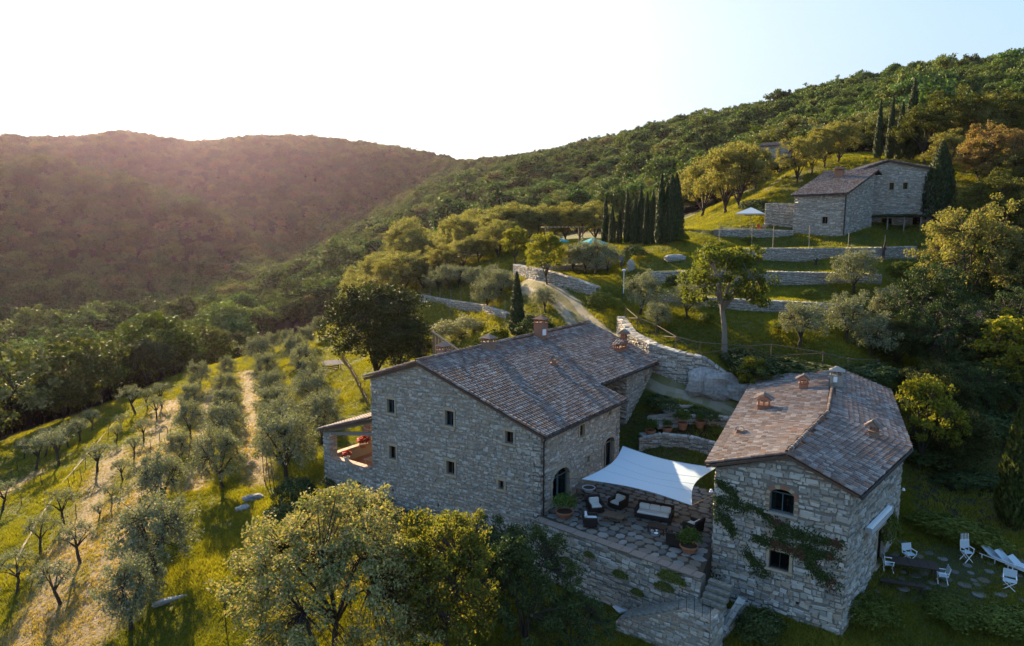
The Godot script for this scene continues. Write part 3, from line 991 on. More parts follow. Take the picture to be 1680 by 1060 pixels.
var species := {}
func make_species():
	var olive := [Color(.185, .187, .095), Color(.23, .228, .13), Color(.14, .15, .07), Color(.275, .265, .165)]
	var oak := [Color(.085, .095, .022), Color(.11, .105, .028), Color(.065, .08, .02), Color(.14, .115, .035)]
	var gold := [Color(.165, .163, .055), Color(.205, .19, .078), Color(.125, .138, .042), Color(.225, .185, .08)]
	var pale := [Color(.27, .25, .10), Color(.20, .215, .075), Color(.34, .29, .145), Color(.13, .155, .05), Color(.30, .235, .115)]
	var dark := [Color(.05, .07, .024), Color(.07, .086, .03), Color(.038, .055, .02)]
	var lime := [Color(.17, .17, .025), Color(.13, .145, .025), Color(.21, .19, .03)]
	var green := [Color(.095, .115, .022), Color(.125, .135, .028), Color(.07, .09, .02)]
	var cyp := [Color(.03, .044, .02), Color(.042, .058, .024), Color(.06, .072, .028)]
	var add := func(key: String, n: int, bark: String, leaf: String, o: Dictionary) -> void:
		var a := []
		for i in n:
			var t := broad_tree(o)
			a.append([t[0], t[1], M[bark], M[leaf]])
		species[key] = a
	add.call("olive", 6, "bark", "olive_leaf", {"width": 0.98, "base": 0.10, "lob": 1.0, "tall": 1.5, "clumps": 120, "leaves": 66, "leaf": 0.046, "leaf_w": 0.016, "cols": olive, "clump": 0.105, "thick": 0.04, "fork": 0.2, "limbs": 5, "fill": 0.92})
	add.call("pruned_olive", 4, "bark", "olive_leaf", {"width": 0.95, "base": 0.45, "lob": 0.9, "tall": 1.5, "clumps": 40, "leaves": 40, "leaf": 0.05, "leaf_w": 0.016, "cols": olive, "clump": 0.085, "thick": 0.036, "fork": 0.36, "limbs": 5, "lean": 1.8, "fill": 0.85})
	add.call("oak", 4, "bark", "oak_leaf", {"width": 0.95, "base": 0.25, "clumps": 130, "leaves": 75, "leaf": 0.026, "leaf_w": 0.016, "cols": oak, "clump": 0.085, "thick": 0.026, "fill": 0.95})
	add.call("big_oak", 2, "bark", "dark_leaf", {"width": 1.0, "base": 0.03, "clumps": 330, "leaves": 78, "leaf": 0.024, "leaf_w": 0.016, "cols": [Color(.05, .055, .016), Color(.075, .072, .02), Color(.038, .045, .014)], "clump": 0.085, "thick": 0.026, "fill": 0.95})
	add.call("low_oak", 1, "bark", "bright_leaf", {"width": 1.0, "base": 0.06, "clumps": 240, "leaves": 75, "leaf": 0.022, "leaf_w": 0.014, "cols": gold, "clump": 0.07, "thick": 0.026, "fill": 0.97})
	add.call("russet", 1, "bark", "bright_leaf", {"width": 1.05, "base": 0.08, "clumps": 220, "leaves": 75, "leaf": 0.022, "leaf_w": 0.014, "cols": [Color(.23, .155, .075), Color(.27, .18, .09), Color(.18, .14, .06), Color(.20, .12, .06)], "clump": 0.075, "thick": 0.026, "fill": 0.95})
	add.call("pale_green", 3, "bark", "bright_leaf", {"width": 1.0, "base": 0.08, "clumps": 150, "leaves": 75, "leaf": 0.026, "leaf_w": 0.016, "cols": [Color(.165, .17, .065), Color(.21, .205, .09), Color(.125, .14, .05), Color(.24, .22, .105)], "clump": 0.085, "thick": 0.026, "fill": 0.95})
	add.call("gold", 4, "bark", "bright_leaf", {"width": 0.95, "base": 0.10, "clumps": 150, "leaves": 75, "leaf": 0.026, "leaf_w": 0.016, "cols": gold, "clump": 0.085, "thick": 0.026, "fill": 0.95})
	add.call("front_pale", 1, "bark", "pale_leaf", {"width": 0.98, "base": 0.10, "clumps": 640, "leaves": 80, "fork": 0.4, "leaf": 0.0155, "leaf_w": 0.0095, "cols": pale, "clump": 0.05, "thick": 0.016, "limbs": 10, "fill": 0.98})
	add.call("front_lime", 1, "bark", "bright_leaf", {"width": 0.66, "base": 0.10, "clumps": 330, "leaves": 66, "fork": 0.35, "leaf": 0.019, "leaf_w": 0.012, "cols": [Color(.155, .15, .034), Color(.12, .13, .03), Color(.185, .16, .034), Color(.09, .105, .024)], "clump": 0.05, "thick": 0.022, "limbs": 8, "fill": 0.98})
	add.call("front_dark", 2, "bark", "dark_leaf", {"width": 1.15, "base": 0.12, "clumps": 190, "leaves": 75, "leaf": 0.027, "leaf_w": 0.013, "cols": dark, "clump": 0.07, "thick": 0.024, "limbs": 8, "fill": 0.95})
	add.call("middle_green", 1, "pale_bark", "bright_leaf", {"width": 0.78, "base": 0.34, "clumps": 170, "leaves": 75, "leaf": 0.024, "leaf_w": 0.017, "cols": green, "clump": 0.065, "thick": 0.03, "fork": 0.42, "limbs": 8, "fill": 0.98})
	add.call("lime", 2, "bark", "bright_leaf", {"width": 0.95, "base": 0.15, "clumps": 100, "leaves": 55, "leaf": 0.04, "leaf_w": 0.027, "cols": lime, "clump": 0.09, "thick": 0.02, "fill": 0.92})
	var sets := [oak, green, gold, dark, [Color(.07, .075, .03), Color(.09, .09, .035)]]
	var wood := []
	for i in 6:
		var t := broad_tree({"width": [1.0, 0.85, 0.95, 0.9, 1.05, 0.8][i], "base": 0.10, "shell": 0.75, "clumps": 62, "leaves": 46, "leaf": 0.058, "leaf_w": 0.04, "cols": [Color(.85, .85, .8), Color(1.15, 1.1, 1.0), Color(.6, .65, .6)], "clump": 0.12, "thick": 0.024, "limbs": 4, "fill": 0.95})
		wood.append([t[0], t[1], M.bark, M.wood_leaf])
	species.wood = wood
	var edge := []
	for i in 5:
		var t := broad_tree({"width": [1.0, 0.9, 1.1, 0.85, 0.95][i], "base": 0.12, "shell": 0.7, "clumps": 95, "leaves": 62, "leaf": 0.042, "leaf_w": 0.028, "cols": sets[i], "clump": 0.105, "thick": 0.024, "limbs": 5, "fill": 0.95})
		edge.append([t[0], t[1], M.bark, M.wood_leaf])
	species.edge = edge
	var cs := []
	for i in 3:
		var t := cypress_shape([0.16, 0.19, 0.26][i], 6500, cyp)
		cs.append([t[0], t[1], M.bark, M.dark_leaf])
	species.cypress = cs
	var lit := cypress_shape(0.24, 9000, [Color(.05, .068, .02), Color(.075, .092, .026), Color(.10, .112, .032)])  # cypress with brighter leaves, the sunlight on it put into their colours
	species.sunlit_cypress = [[lit[0], lit[1], M.bark, M.bright_leaf]]
	species.shrub_dark = shrub_shape(3500, 0.06, 0.03, dark)
	species.shrub_green = shrub_shape(3500, 0.06, 0.032, green)
	species.hedge = shrub_shape(7000, 0.035, 0.014, [Color(.13, .15, .03), Color(.17, .18, .04), Color(.10, .125, .025)], 0.9)
	species.shrub_lime = shrub_shape(2500, 0.08, 0.05, lime)
	species.shrub_pale = shrub_shape(2500, 0.06, 0.025, [Color(.20, .19, .12), Color(.25, .22, .16), Color(.15, .16, .08)], 0.5)
	species.pot_plant = shrub_shape(900, 0.13, 0.05, [Color(.05, .09, .02), Color(.07, .12, .025), Color(.09, .12, .03)], 0.4)
	species.flowers = shrub_shape(500, 0.16, 0.13, [Color(.55, .02, .035), Color(.65, .05, .06), Color(.07, .11, .03)], 0.5)

# p: [x, z, height]; stands on the ground
func tree(called: String, label: String, kind: String, p: Vector3, h: float, group := "", wide := 1.0, category := "tree", parts := true) -> Node3D:
	var a: Array = species[kind]
	var s: Array = a[rng.randi() % a.size()]
	var t := thing(called, label, category, on_ground(p), rnd(0, TAU), group)
	t.scale = Vector3(h * wide, h, h * wide)
	part("trunk", s[0], s[2], t)
	part("crown", s[1], s[3], t)
	return t

func shrub(called: String, label: String, kind: String, p: Vector3, size: Vector3, m: String, group := "", category := "shrub") -> Node3D:
	var t := MeshInstance3D.new()
	t.name = numbered(called)
	t.mesh = species[kind]
	t.material_override = M[m]
	add_child(t, true)
	t.position = on_ground(p, 0.05)
	t.rotation.y = rnd(0, TAU)
	t.scale = size
	tag(t, label, category, group)
	return t

const ORDINAL := ["first", "second", "third", "fourth", "fifth", "sixth", "seventh", "eighth", "ninth", "tenth", "eleventh", "twelfth", "thirteenth", "fourteenth"]

func make_woods():
	# a jittered lattice of woodland trees outside the estate, in and around the field of view
	var near := []
	var far := [[], [], [], [], [], []]
	var tint := [[], [], [], [], [], []]
	var nz := FastNoiseLite.new()
	nz.frequency = 0.012
	nz.seed = 5
	var fall := FastNoiseLite.new()
	fall.frequency = 0.05
	fall.seed = 8
	var z := -55.0
	while z > -960.0:
		var gap := 6.8 if z > -420 else 7.6
		var reach := minf(-z * 0.95 + 40.0, 760.0)
		var x := -reach
		while x < reach:
			var p := Vector2(x + rnd(-0.48, 0.48) * gap, z + rnd(-0.48, 0.48) * gap)
			x += gap
			if Geometry2D.is_point_in_polygon(p, ESTATE):
				continue
			var open := false
			for c in CLEARINGS:
				if p.distance_to(Vector2(c.x, c.y)) < c.z:
					open = true
			if open:
				continue
			var y := smooth_y(p.x, p.y)
			var h := rnd(6.8, 12.5) * (1.0 + 0.35 * nz.get_noise_2d(p.x, p.y)) * (rnd(1.15, 1.45) if rng.randf() < 0.12 and z > -420.0 else 1.0)
			near.append([p.length(), Vector3(p.x, y - 0.3, p.y), h])
		z -= gap * 0.95
	near.sort_custom(func(a, b): return a[0] < b[0])
	for i in near.size():
		var q: Array = near[i]
		var at: Vector3 = q[1]
		var seen := absf(at.x) < -at.z * 0.80 + 6.0
		if i < 900 and seen and woodland < 230:
			woodland += 1
			var a: Array = species.edge
			var left := at.x < -at.z * 0.02
			var s: Array = a[([0, 0, 1, 2, 3, 4, 4, 1] if left else [0, 2, 2, 1, 2, 4, 0, 2])[rng.randi() % 8]]
			if at.x > -60.0 and at.x < 25.0 and at.z < -98.0 and at.z > -200.0:      # light young growth along the bank
				s = species.pale_green[rng.randi() % 3]
				q[2] *= 0.68
			var t := thing("woodland_tree", "broadleaf tree in the dense wood that fills the valley below the olive grove" if left else "broadleaf tree in the wood on the slope above and beside the villa", "tree", at, rnd(0, TAU), "trees of the valley wood" if left else "trees of the hillside wood")
			t.scale = Vector3(q[2] * rnd(0.9, 1.15), q[2], q[2] * rnd(0.9, 1.15))
			part("trunk", s[0], s[2], t)
			part("crown", s[1], s[3], t)
			continue
		var k := rng.randi() % 6
		var hue := clampf(fall.get_noise_2d(at.x, at.z) * 0.9 + 0.4 + rnd(-0.3, 0.3), 0.0, 1.0)
		var c := Color(.08, .13, .038).lerp(Color(.175, .185, .05), hue) * rnd(0.65, 1.35)
		if rng.randf() < 0.05:
			c = Color(.22, .19, .07)
		far[k].append(Transform3D(Basis(Vector3.UP, rnd(0, TAU)).scaled_local(Vector3(q[2] * rnd(0.8, 1.1), q[2], q[2] * rnd(0.8, 1.1))), at))
		tint[k].append(c)
	for k in 6:
		scatter("hill_wood", species.wood[k][1], far[k], tint[k], M.wood_leaf, self).set_meta("label", "dense mixed wood covering the hills beyond the farm")
		get_child(get_child_count() - 1).set_meta("category", "wood")
		scatter("hill_wood_trunks", species.wood[k][0], far[k], [], M.bark, self).set_meta("label", "trunks of the dense wood covering the hills")
		get_child(get_child_count() - 1).set_meta("category", "wood")
var woodland := 0

func make_grass():
	var kinds := []
	for k in 3:
		var m := MB.new()
		for i in 9:
			var a := rnd(0, TAU)
			var r := sqrt(rng.randf()) * 0.42
			var b := Vector3(cos(a) * r, -0.03, sin(a) * r)
			var tip := b + Vector3(rnd(-0.35, 0.35), rnd(0.55, 1.0), rnd(-0.35, 0.35))
			var s := Vector3(cos(a + 1.3), 0, sin(a + 1.3)) * 0.05
			var nn := (tip - b).cross(s).normalized()
			m.put(b - s, nn); m.put(b + s, nn); m.put(tip, nn)
		kinds.append(m.mesh())
	var xf := [[], [], []]
	var cols := [[], [], []]
	for i in 610000:
		# denser close to the eye
		var d := 26.0 + 150.0 * pow(rng.randf(), 1.4)
		var a := rnd(-0.86, 0.80)
		var x := tan(a) * d
		var z := -d
		if not Geometry2D.is_point_in_polygon(Vector2(x, z), ESTATE):
			continue
		var bare := false
		for c in NO_GRASS:
			if Geometry2D.is_point_in_polygon(Vector2(x, z), c):
				bare = true
				break
		if bare or near_line(Vector2(x, z), DRIVE) < 1.5:
			continue
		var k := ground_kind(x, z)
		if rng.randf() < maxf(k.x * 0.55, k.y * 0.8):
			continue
		var col := Color(0.14, 0.15, 0.022).lerp(Color(0.26, 0.235, 0.04), clampf(k.z + 0.4 + rnd(-0.3, 0.3), 0, 1)).lerp(Color(0.33, 0.235, 0.12), k.x * rnd(0.6, 1.0)) * rnd(0.7, 1.25)
		var s := rnd(0.10, 0.22) * (1.0 + clampf(k.z, -0.3, 0.6)) * (1.0 - 0.4 * k.x) * (1.0 + d * 0.006)
		var q := rng.randi() % 3
		xf[q].append(Transform3D(Basis(Vector3.UP, rnd(0, TAU)).scaled_local(Vector3(s * 1.9, s, s * 1.9)), Vector3(x, gy(x, z), z)))
		cols[q].append(col)
	for k in 3:
		var o := scatter("grass", kinds[k], xf[k], cols[k], M.grass, self)
		o.set_meta("label", "rough grass growing over the slopes and terraces of the estate")
		o.set_meta("category", "grass")

# ------------------------------------------------------------------ dry stone walls that follow a line
func bank_wall(called: String, label: String, feet: Array, tops: Array, limit: int, s := 1.0, thick := 0.55, dig := 0.8, group := "", cap := true) -> Node3D:
	var t := thing(called, label, "stone wall", feet[0], 0.0, group)
	var core := MB.new()
	var stones := []
	var caps := []
	for i in feet.size() - 1:
		var a: Vector3 = feet[i] - feet[0]
		var b: Vector3 = feet[i + 1] - feet[0]
		var f := Vector3(b.x - a.x, 0, b.z - a.z)
		var l := f.length()
		f /= l
		var ta: float = tops[i] - feet[0].y
		var tb: float = tops[i + 1] - feet[0].y
		var low: float = minf(a.y, b.y) - dig
		var top := func(d: float) -> float: return lerpf(ta, tb, clampf(d / l, 0.0, 1.0))
		wall_core(core, a, f, l, low, top, [], thick)
		stone_face(stones, Vector3(a.x, low, a.z), f, l, low, top, [], s, 0.5, 0.05)
		if cap:
			var x := 0.0
			var nn := f.cross(Vector3.UP)
			var slope := Vector3(f.x * l, tb - ta, f.z * l).normalized()
			while x < l - 0.1:
				var w := minf(rnd(0.3, 0.75) * s, l - x)
				for k in 2:
					var dd := thick * (0.52 + rnd(-0.03, 0.03))
					var at: Vector3 = Vector3(a.x, 0, a.z) + f * (x + w / 2.0) + Vector3.UP * (top.call(x + w / 2.0) + rnd(0.0, 0.03)) - nn * (thick * (0.24 + 0.5 * k) - 0.03)
					caps.append([Transform3D(Basis(slope * (w - 0.02), -nn * dd, Vector3.UP * 0.13).rotated(Vector3.UP, 0.0), at), rng.randi() % 8, rng.randi() % 10, w])
				x += w
	part("wall_core", core, M.deep_joint, t)
	lay_stones(stones, t, limit)
	if caps:
		lay_stones(caps, t, limit / 4, "coping_stone", "small_coping_stones")
	return t

func post_fence(called: String, label: String, pts: Array, h: float, w: float, m: Material, braces := true, rails := 1, group := "") -> void:
	var t := thing(called, label, "fence", on_ground(pts[0]), 0.0, group)
	var at := t.position
	var prev := Vector3.ZERO
	for i in pts.size():
		var p := on_ground(pts[i]) - at
		var hh := h * rnd(0.94, 1.08)
		var b := MB.new()
		var tip := p + Vector3(rnd(-0.05, 0.05), hh, rnd(-0.05, 0.05))
		b.tube([p - Vector3(0, 0.3, 0), tip], [w * 0.55, w * 0.45], 7)
		part("post", b, m, t)
		if i > 0:
			for r in rails:
				var rb := MB.new()
				var f := 0.93 - 0.45 * r
				rb.tube([prev + Vector3(0, h * f, 0), p + Vector3(0, h * f, 0)], [w * 0.42, w * 0.38], 6)
				part("rail", rb, m, t)
			if braces:
				var d := MB.new()
				var q := [prev + Vector3(0, h * 0.1, 0), p + Vector3(0, h * 0.9, 0)] if i % 2 else [prev + Vector3(0, h * 0.9, 0), p + Vector3(0, h * 0.1, 0)]
				d.tube(q, [w * 0.36, w * 0.33], 6)
				part("brace", d, m, t)
		prev = p

func stakes(list: Array, h: float, label: String, group: String, m: Material, called := "stake") -> void:
	var b := MB.new()
	b.tube([Vector3(0, -0.3, 0), Vector3(0.015, h * 0.5, 0), Vector3(0, h, 0.01)], [0.035, 0.032, 0.026], 6)
	var mesh := b.mesh()
	for p in list:
		var o := part(numbered(called), mesh, m, self)
		o.position = on_ground(p)
		o.rotation = Vector3(rnd(-0.08, 0.08), rnd(0, TAU), rnd(-0.08, 0.08))
		o.scale.y = rnd(0.85, 1.15)
		tag(o, label, "stake", group)

func boulder(called: String, label: String, p: Vector3, size: Vector3, turn := 0.0, group := "", m: Material = null) -> Node3D:
	var b := MB.new()
	var nz := FastNoiseLite.new()
	nz.seed = rng.randi() % 999
	nz.frequency = 0.8
	var pt := func(i: int, k: int) -> Vector3:
		var a := TAU * (k % 12) / 12.0
		var e := PI * i / 7.0 - PI / 2
		var d := Vector3(cos(a) * cos(e), sin(e), sin(a) * cos(e))
		var q := Vector3(signf(d.x) * pow(absf(d.x), 0.7), signf(d.y) * pow(absf(d.y), 0.7), signf(d.z) * pow(absf(d.z), 0.7))
		return q * 0.5 * (1.0 + 0.45 * nz.get_noise_3dv(d * 1.5))
	for i in 7:
		for k in 12:
			b.quad(pt.call(i, k), pt.call(i, k + 1), pt.call(i + 1, k + 1), pt.call(i + 1, k))
	var o := part(numbered(called), b, m if m else M.rock, self)
	o.position = p
	o.rotation.y = turn
	o.scale = size
	tag(o, label, "rock" if called != "fallen_log" else "log", group)
	return o

# ------------------------------------------------------------------ furniture
func pot(called: String, label: String, at: Vector3, r: float, h: float, plant: String, ps: Vector3, clay := "terracotta", leafm := "bright_leaf", group := "") -> Node3D:
	var t := thing(called, label, "potted plant", at, rnd(0, TAU), group)
	var b := MB.new()
	b.lathe(Vector3.ZERO, [[0.0, 0.0], [r * 0.68, 0.0], [r * 0.95, h * 0.82], [r * 1.06, h * 0.84], [r * 1.06, h], [r * 0.92, h], [r * 0.9, h * 0.88]], 14)
	part("pot", b, M[clay], t)
	var s := MB.new()
	s.lathe(Vector3(0, h * 0.88, 0), [[r * 0.92, 0.0], [0.0, 0.02]], 14)
	part("soil", s, M.soil, t)
	if plant:
		var p := part("plant", species[plant], M[leafm], t)
		p.position.y = h * 0.85
		p.scale = ps
	return t

func wicker_chair(called: String, label: String, at: Vector3, turn: float, n := 1) -> Node3D:
	var t := thing(called, label, "sofa" if n > 1 else "armchair", at, turn, "" if n > 1 else "wicker armchairs on the terrace")
	var w := 0.66 * n + 0.28
	var b := MB.new()
	b.box(Vector3(0, 0.2, 0), Vector3(w, 0.3, 0.82), Basis(), 0.05)
	part("base", b, M.wicker, t)
	for s in [-1, 1]:
		var a := MB.new()
		a.box(Vector3(s * (w / 2.0 - 0.05), 0.36, 0.0), Vector3(0.14, 0.62, 0.86), Basis(Vector3.FORWARD, s * 0.08), 0.05)
		part("arm", a, M.wicker, t)
	var k := MB.new()
	k.box(Vector3(0, 0.48, -0.40), Vector3(w, 0.86, 0.13), Basis(Vector3.RIGHT, -0.2), 0.05)
	part("back", k, M.wicker, t)
	for i in n:
		var x := (i - (n - 1) / 2.0) * 0.66
		var c := MB.new()
		c.box(Vector3(x, 0.55, -0.235), Vector3(0.63, 0.52, 0.17), Basis(Vector3.RIGHT, -0.24), 0.06)
		part("back_cushion", c, M.cushion, t)
	var q := MB.new()
	q.box(Vector3(0, 0.42, 0.07), Vector3(0.66 * n - 0.02, 0.16, 0.68), Basis(), 0.05)
	part("seat_cushion", q, M.cushion, t)
	return t

func low_table(called: String, label: String, at: Vector3, turn: float, size: Vector3, m: Material, legs := true) -> Node3D:
	var t := thing(called, label, "table", at, turn)
	for i in 5:
		var b := MB.new()
		b.box(Vector3((i - 2) * size.x / 5.0, size.y - 0.02, 0), Vector3(size.x / 5.0 - 0.01, 0.04, size.z), Basis(), 0.006)
		part("plank", b, m, t)
	var f := MB.new()
	f.box(Vector3(0, size.y - 0.07, 0), Vector3(size.x * 0.9, 0.06, size.z * 0.85))
	part("frame", f, m, t)
	for sx in [-1, 1]:
		for sz in [-1, 1]:
			var l := MB.new()
			l.box(Vector3(sx * size.x * 0.42, (size.y - 0.05) / 2.0, sz * size.z * 0.4), Vector3(0.07, size.y - 0.05, 0.07), Basis(), 0.008)
			part("leg", l, m, t)
	return t

func director_chair(called: String, label: String, at: Vector3, turn: float) -> Node3D:
	var t := thing(called, label, "chair", at, turn, "white canvas chairs on the lower terrace")
	for s in [-1, 1]:
		var f := MB.new()
		f.bar(Vector3(s * 0.27, 0, -0.24), Vector3(-s * 0.27, 0.46, -0.2), 0.03)
		f.bar(Vector3(s * 0.27, 0, 0.24), Vector3(-s * 0.27, 0.46, 0.2), 0.03)
		part("leg", f, M.white_paint, t)
		var a := MB.new()
		a.box(Vector3(s * 0.29, 0.66, 0), Vector3(0.05, 0.03, 0.5), Basis(), 0.006)
		a.bar(Vector3(s * 0.29, 0.45, 0.2), Vector3(s * 0.29, 0.65, 0.2), 0.03)
		a.bar(Vector3(s * 0.29, 0.45, -0.2), Vector3(s * 0.29, 0.98, -0.3), 0.03)
		part("arm", a, M.white_paint, t)
	var c := MB.new()
	c.box(Vector3(0, 0.455, 0), Vector3(0.56, 0.025, 0.46), Basis(), 0.008)
	part("seat", c, M.canvas, t)
	var k := MB.new()
	k.box(Vector3(0, 0.78, -0.255), Vector3(0.58, 0.42, 0.022), Basis(Vector3.RIGHT, -0.18), 0.006)
	part("backrest", k, M.canvas, t)
	return t

func lounger(called: String, label: String, at: Vector3, turn: float) -> Node3D:
	var t := thing(called, label, "sun lounger", at, turn, "white sun loungers on the lower terrace")
	var f := MB.new()
	for s in [-1, 1]:
		f.bar(Vector3(s * 0.3, 0.3, -0.95), Vector3(s * 0.3, 0.3, 0.95), 0.04)
	part("frame", f, M.white_paint, t)
	for sx in [-1, 1]:
		for z in [-0.8, 0.8]:
			var l := MB.new()
			l.bar(Vector3(sx * 0.3, 0.0, z), Vector3(sx * 0.3, 0.28, z), 0.04)
			part("leg", l, M.white_paint, t)
	var c := MB.new()
	c.box(Vector3(0, 0.36, 0.3), Vector3(0.62, 0.07, 1.3), Basis(), 0.025)
	part("mattress", c, M.canvas, t)
	var k := MB.new()
	k.box(Vector3(0, 0.56, -0.62), Vector3(0.62, 0.07, 0.72), Basis(Vector3.RIGHT, 0.62), 0.025)
	part("backrest", k, M.canvas, t)
	return t

func parasol(called: String, label: String, at: Vector3, r: float, h: float, m: Material, sides := 4) -> Node3D:
	var t := thing(called, label, "parasol", at, 0.35)
	var p := MB.new()
	p.tube([Vector3(0, 0, 0), Vector3(0, h, 0)], [0.035, 0.03], 7)
	part("pole", p, M.pale_wood, t)
	var b := MB.new()
	b.lathe(Vector3.ZERO, [[0.0, 0.0], [0.28, 0.0], [0.28, 0.1], [0.05, 0.14]], 12)
	part("foot", b, M.dressed_grey, t)
	for i in sides:
		var a := TAU * i / sides
		var d := TAU * (i + 1) / sides
		var q := MB.new()
		var e0 := Vector3(cos(a) * r, h - r * 0.34, sin(a) * r)
		var e1 := Vector3(cos(d) * r, h - r * 0.34, sin(d) * r)
		q.hexa([e0 - Vector3(0, .012, 0), e1 - Vector3(0, .012, 0), Vector3(0.01, h - .012, 0), Vector3(0, h - .012, 0.01), e0, e1, Vector3(0.01, h, 0), Vector3(0, h, 0.01)])
		q.quad(e0, e1, e1 - Vector3(0, 0.16, 0), e0 - Vector3(0, 0.16, 0))
		part("canopy_panel", q, m, t)
		var rb := MB.new()
		rb.tube([Vector3(0, h - 0.04, 0), e0 - Vector3(0, 0.03, 0)], [0.012, 0.01], 5)
		part("rib", rb, M.pale_wood, t)
	return t

# A standing figure seen from a distance: one surface meshed from a smooth union of tapered limbs
func person(label: String, at: Vector3, turn: float) -> void:
	var t := thing("person", label, "person", at, turn)
	var bones := [   # a, b, radius a, radius b, colour
		[Vector3(-.10, .92, 0), Vector3(-.12, .50, .05), .088, .062, 1], [Vector3(-.12, .50, .05), Vector3(-.13, .09, -.06), .062, .045, 1], [Vector3(-.13, .05, -.08), Vector3(-.15, .035, .10), .045, .035, 3],
		[Vector3(.10, .92, 0), Vector3(.12, .50, .10), .088, .062, 1], [Vector3(.12, .50, .10), Vector3(.13, .09, .08), .062, .045, 1], [Vector3(.13, .05, .06), Vector3(.15, .035, .24), .045, .035, 3],
		[Vector3(0, .95, 0), Vector3(0, 1.20, .01), .135, .145, 0], [Vector3(0, 1.20, .01), Vector3(0, 1.40, 0), .15, .12, 0], [Vector3(-.16, 1.41, 0), Vector3(.16, 1.41, 0), .075, .075, 0],
		[Vector3(-.20, 1.40, 0), Vector3(-.27, 1.12, -.04), .062, .05, 0], [Vector3(-.27, 1.12, -.04), Vector3(-.25, .88, .06), .046, .034, 0], [Vector3(-.25, .87, .06), Vector3(-.25, .79, .08), .034, .03, 2],
		[Vector3(.20, 1.40, 0), Vector3(.27, 1.12, -.02), .062, .05, 0], [Vector3(.27, 1.12, -.02), Vector3(.26, .90, .10), .046, .034, 0], [Vector3(.26, .89, .10), Vector3(.26, .81, .13), .034, .03, 2],
		[Vector3(0, 1.44, 0), Vector3(0, 1.56, .02), .055, .055, 2], [Vector3(0, 1.66, .01), Vector3(0, 1.60, .03), .098, .075, 2], [Vector3(0, 1.63, .115), Vector3(0, 1.60, .125), .014, .018, 2], [Vector3(-.095, 1.63, 0), Vector3(-.1, 1.6, 0), .02, .016, 2], [Vector3(.095, 1.63, 0), Vector3(.1, 1.6, 0), .02, .016, 2]]
	for s in [-1, 1]:
		for f in 5:
			var hb := Vector3(s * 0.25, 0.79, 0.09 if s < 0 else 0.14)
			var off := Vector3(s * 0.012, 0.0, 0.026 - 0.017 * f) if f < 4 else Vector3(-s * 0.03, 0.03, 0.03)
			var ln: float = [0.075, 0.085, 0.08, 0.062, 0.055][f]
			bones.append([hb + off, hb + off + Vector3(-s * 0.012, -ln, 0.012), .011, .009, 2])
	var cols := [Color(.09, .16, .36), Color(.05, .07, .13), Color(.42, .26, .18), Color(.05, .04, .035)]
	var cell := 0.022
	var lo := Vector3(-0.42, -0.03, -0.26)
	var nx := 39
	var ny := 83
	var nz := 30
	var fld := PackedFloat32Array()
	fld.resize(nx * ny * nz)
	fld.fill(1.0)
	for b in bones:
		var r: float = maxf(b[2], b[3]) + 0.06
		var mn: Vector3 = (Vector3(minf(b[0].x, b[1].x), minf(b[0].y, b[1].y), minf(b[0].z, b[1].z)) - Vector3.ONE * r - lo) / cell
		var mx: Vector3 = (Vector3(maxf(b[0].x, b[1].x), maxf(b[0].y, b[1].y), maxf(b[0].z, b[1].z)) + Vector3.ONE * r - lo) / cell
		for i in range(maxi(0, int(mn.x)), mini(nx, int(mx.x) + 2)):
			for j in range(maxi(0, int(mn.y)), mini(ny, int(mx.y) + 2)):
				for k in range(maxi(0, int(mn.z)), mini(nz, int(mx.z) + 2)):
					var p := lo + Vector3(i, j, k) * cell
					var ab: Vector3 = b[1] - b[0]
					var f: float = clampf((p - b[0]).dot(ab) / ab.length_squared(), 0, 1)
					var d: float = p.distance_to(b[0] + ab * f) - lerpf(b[2], b[3], f)
					var q := (i * ny + j) * nz + k
					var sm := 0.03 if b[2] > 0.03 else 0.006
					var hh := clampf(0.5 + 0.5 * (fld[q] - d) / sm, 0, 1)
					fld[q] = lerpf(fld[q], d, hh) - sm * hh * (1 - hh)
	var vid := {}
	var vs := PackedVector3Array()
	var vc := PackedColorArray()
	for i in nx - 1:
		for j in ny - 1:
			for k in nz - 1:
				var sum := Vector3.ZERO
				var cnt := 0
				var base := (i * ny + j) * nz + k
				if absf(fld[base]) > 0.06:
					continue
				for e in [[0, 0, 0, 1, 0, 0], [0, 1, 0, 1, 1, 0], [0, 0, 1, 1, 0, 1], [0, 1, 1, 1, 1, 1], [0, 0, 0, 0, 1, 0], [1, 0, 0, 1, 1, 0], [0, 0, 1, 0, 1, 1], [1, 0, 1, 1, 1, 1], [0, 0, 0, 0, 0, 1], [1, 0, 0, 1, 0, 1], [0, 1, 0, 0, 1, 1], [1, 1, 0, 1, 1, 1]]:
					var fa := fld[base + (e[0] * ny + e[1]) * nz + e[2]]
					var fb := fld[base + (e[3] * ny + e[4]) * nz + e[5]]
					if (fa < 0) != (fb < 0):
						sum += Vector3(e[0], e[1], e[2]).lerp(Vector3(e[3], e[4], e[5]), fa / (fa - fb))
						cnt += 1
				if cnt:
					vid[base] = vs.size()
					var p := lo + (Vector3(i, j, k) + sum / cnt) * cell
					vs.append(p)
					var best := 1e9
					var c := 0
					for b in bones:
						var ab: Vector3 = b[1] - b[0]
						var f: float = clampf((p - b[0]).dot(ab) / ab.length_squared(), 0, 1)
						var d: float = p.distance_to(b[0] + ab * f) - lerpf(b[2], b[3], f)
						if d < best:
							best = d
							c = b[4]
					var cc: Color = cols[c]
					if p.y > 1.655 + maxf(p.z, 0.0) * 0.6 or (p.y > 1.57 and p.z < -0.02):
						cc = Color(.05, .035, .025)
					vc.append(cc)
	var idx := PackedInt32Array()
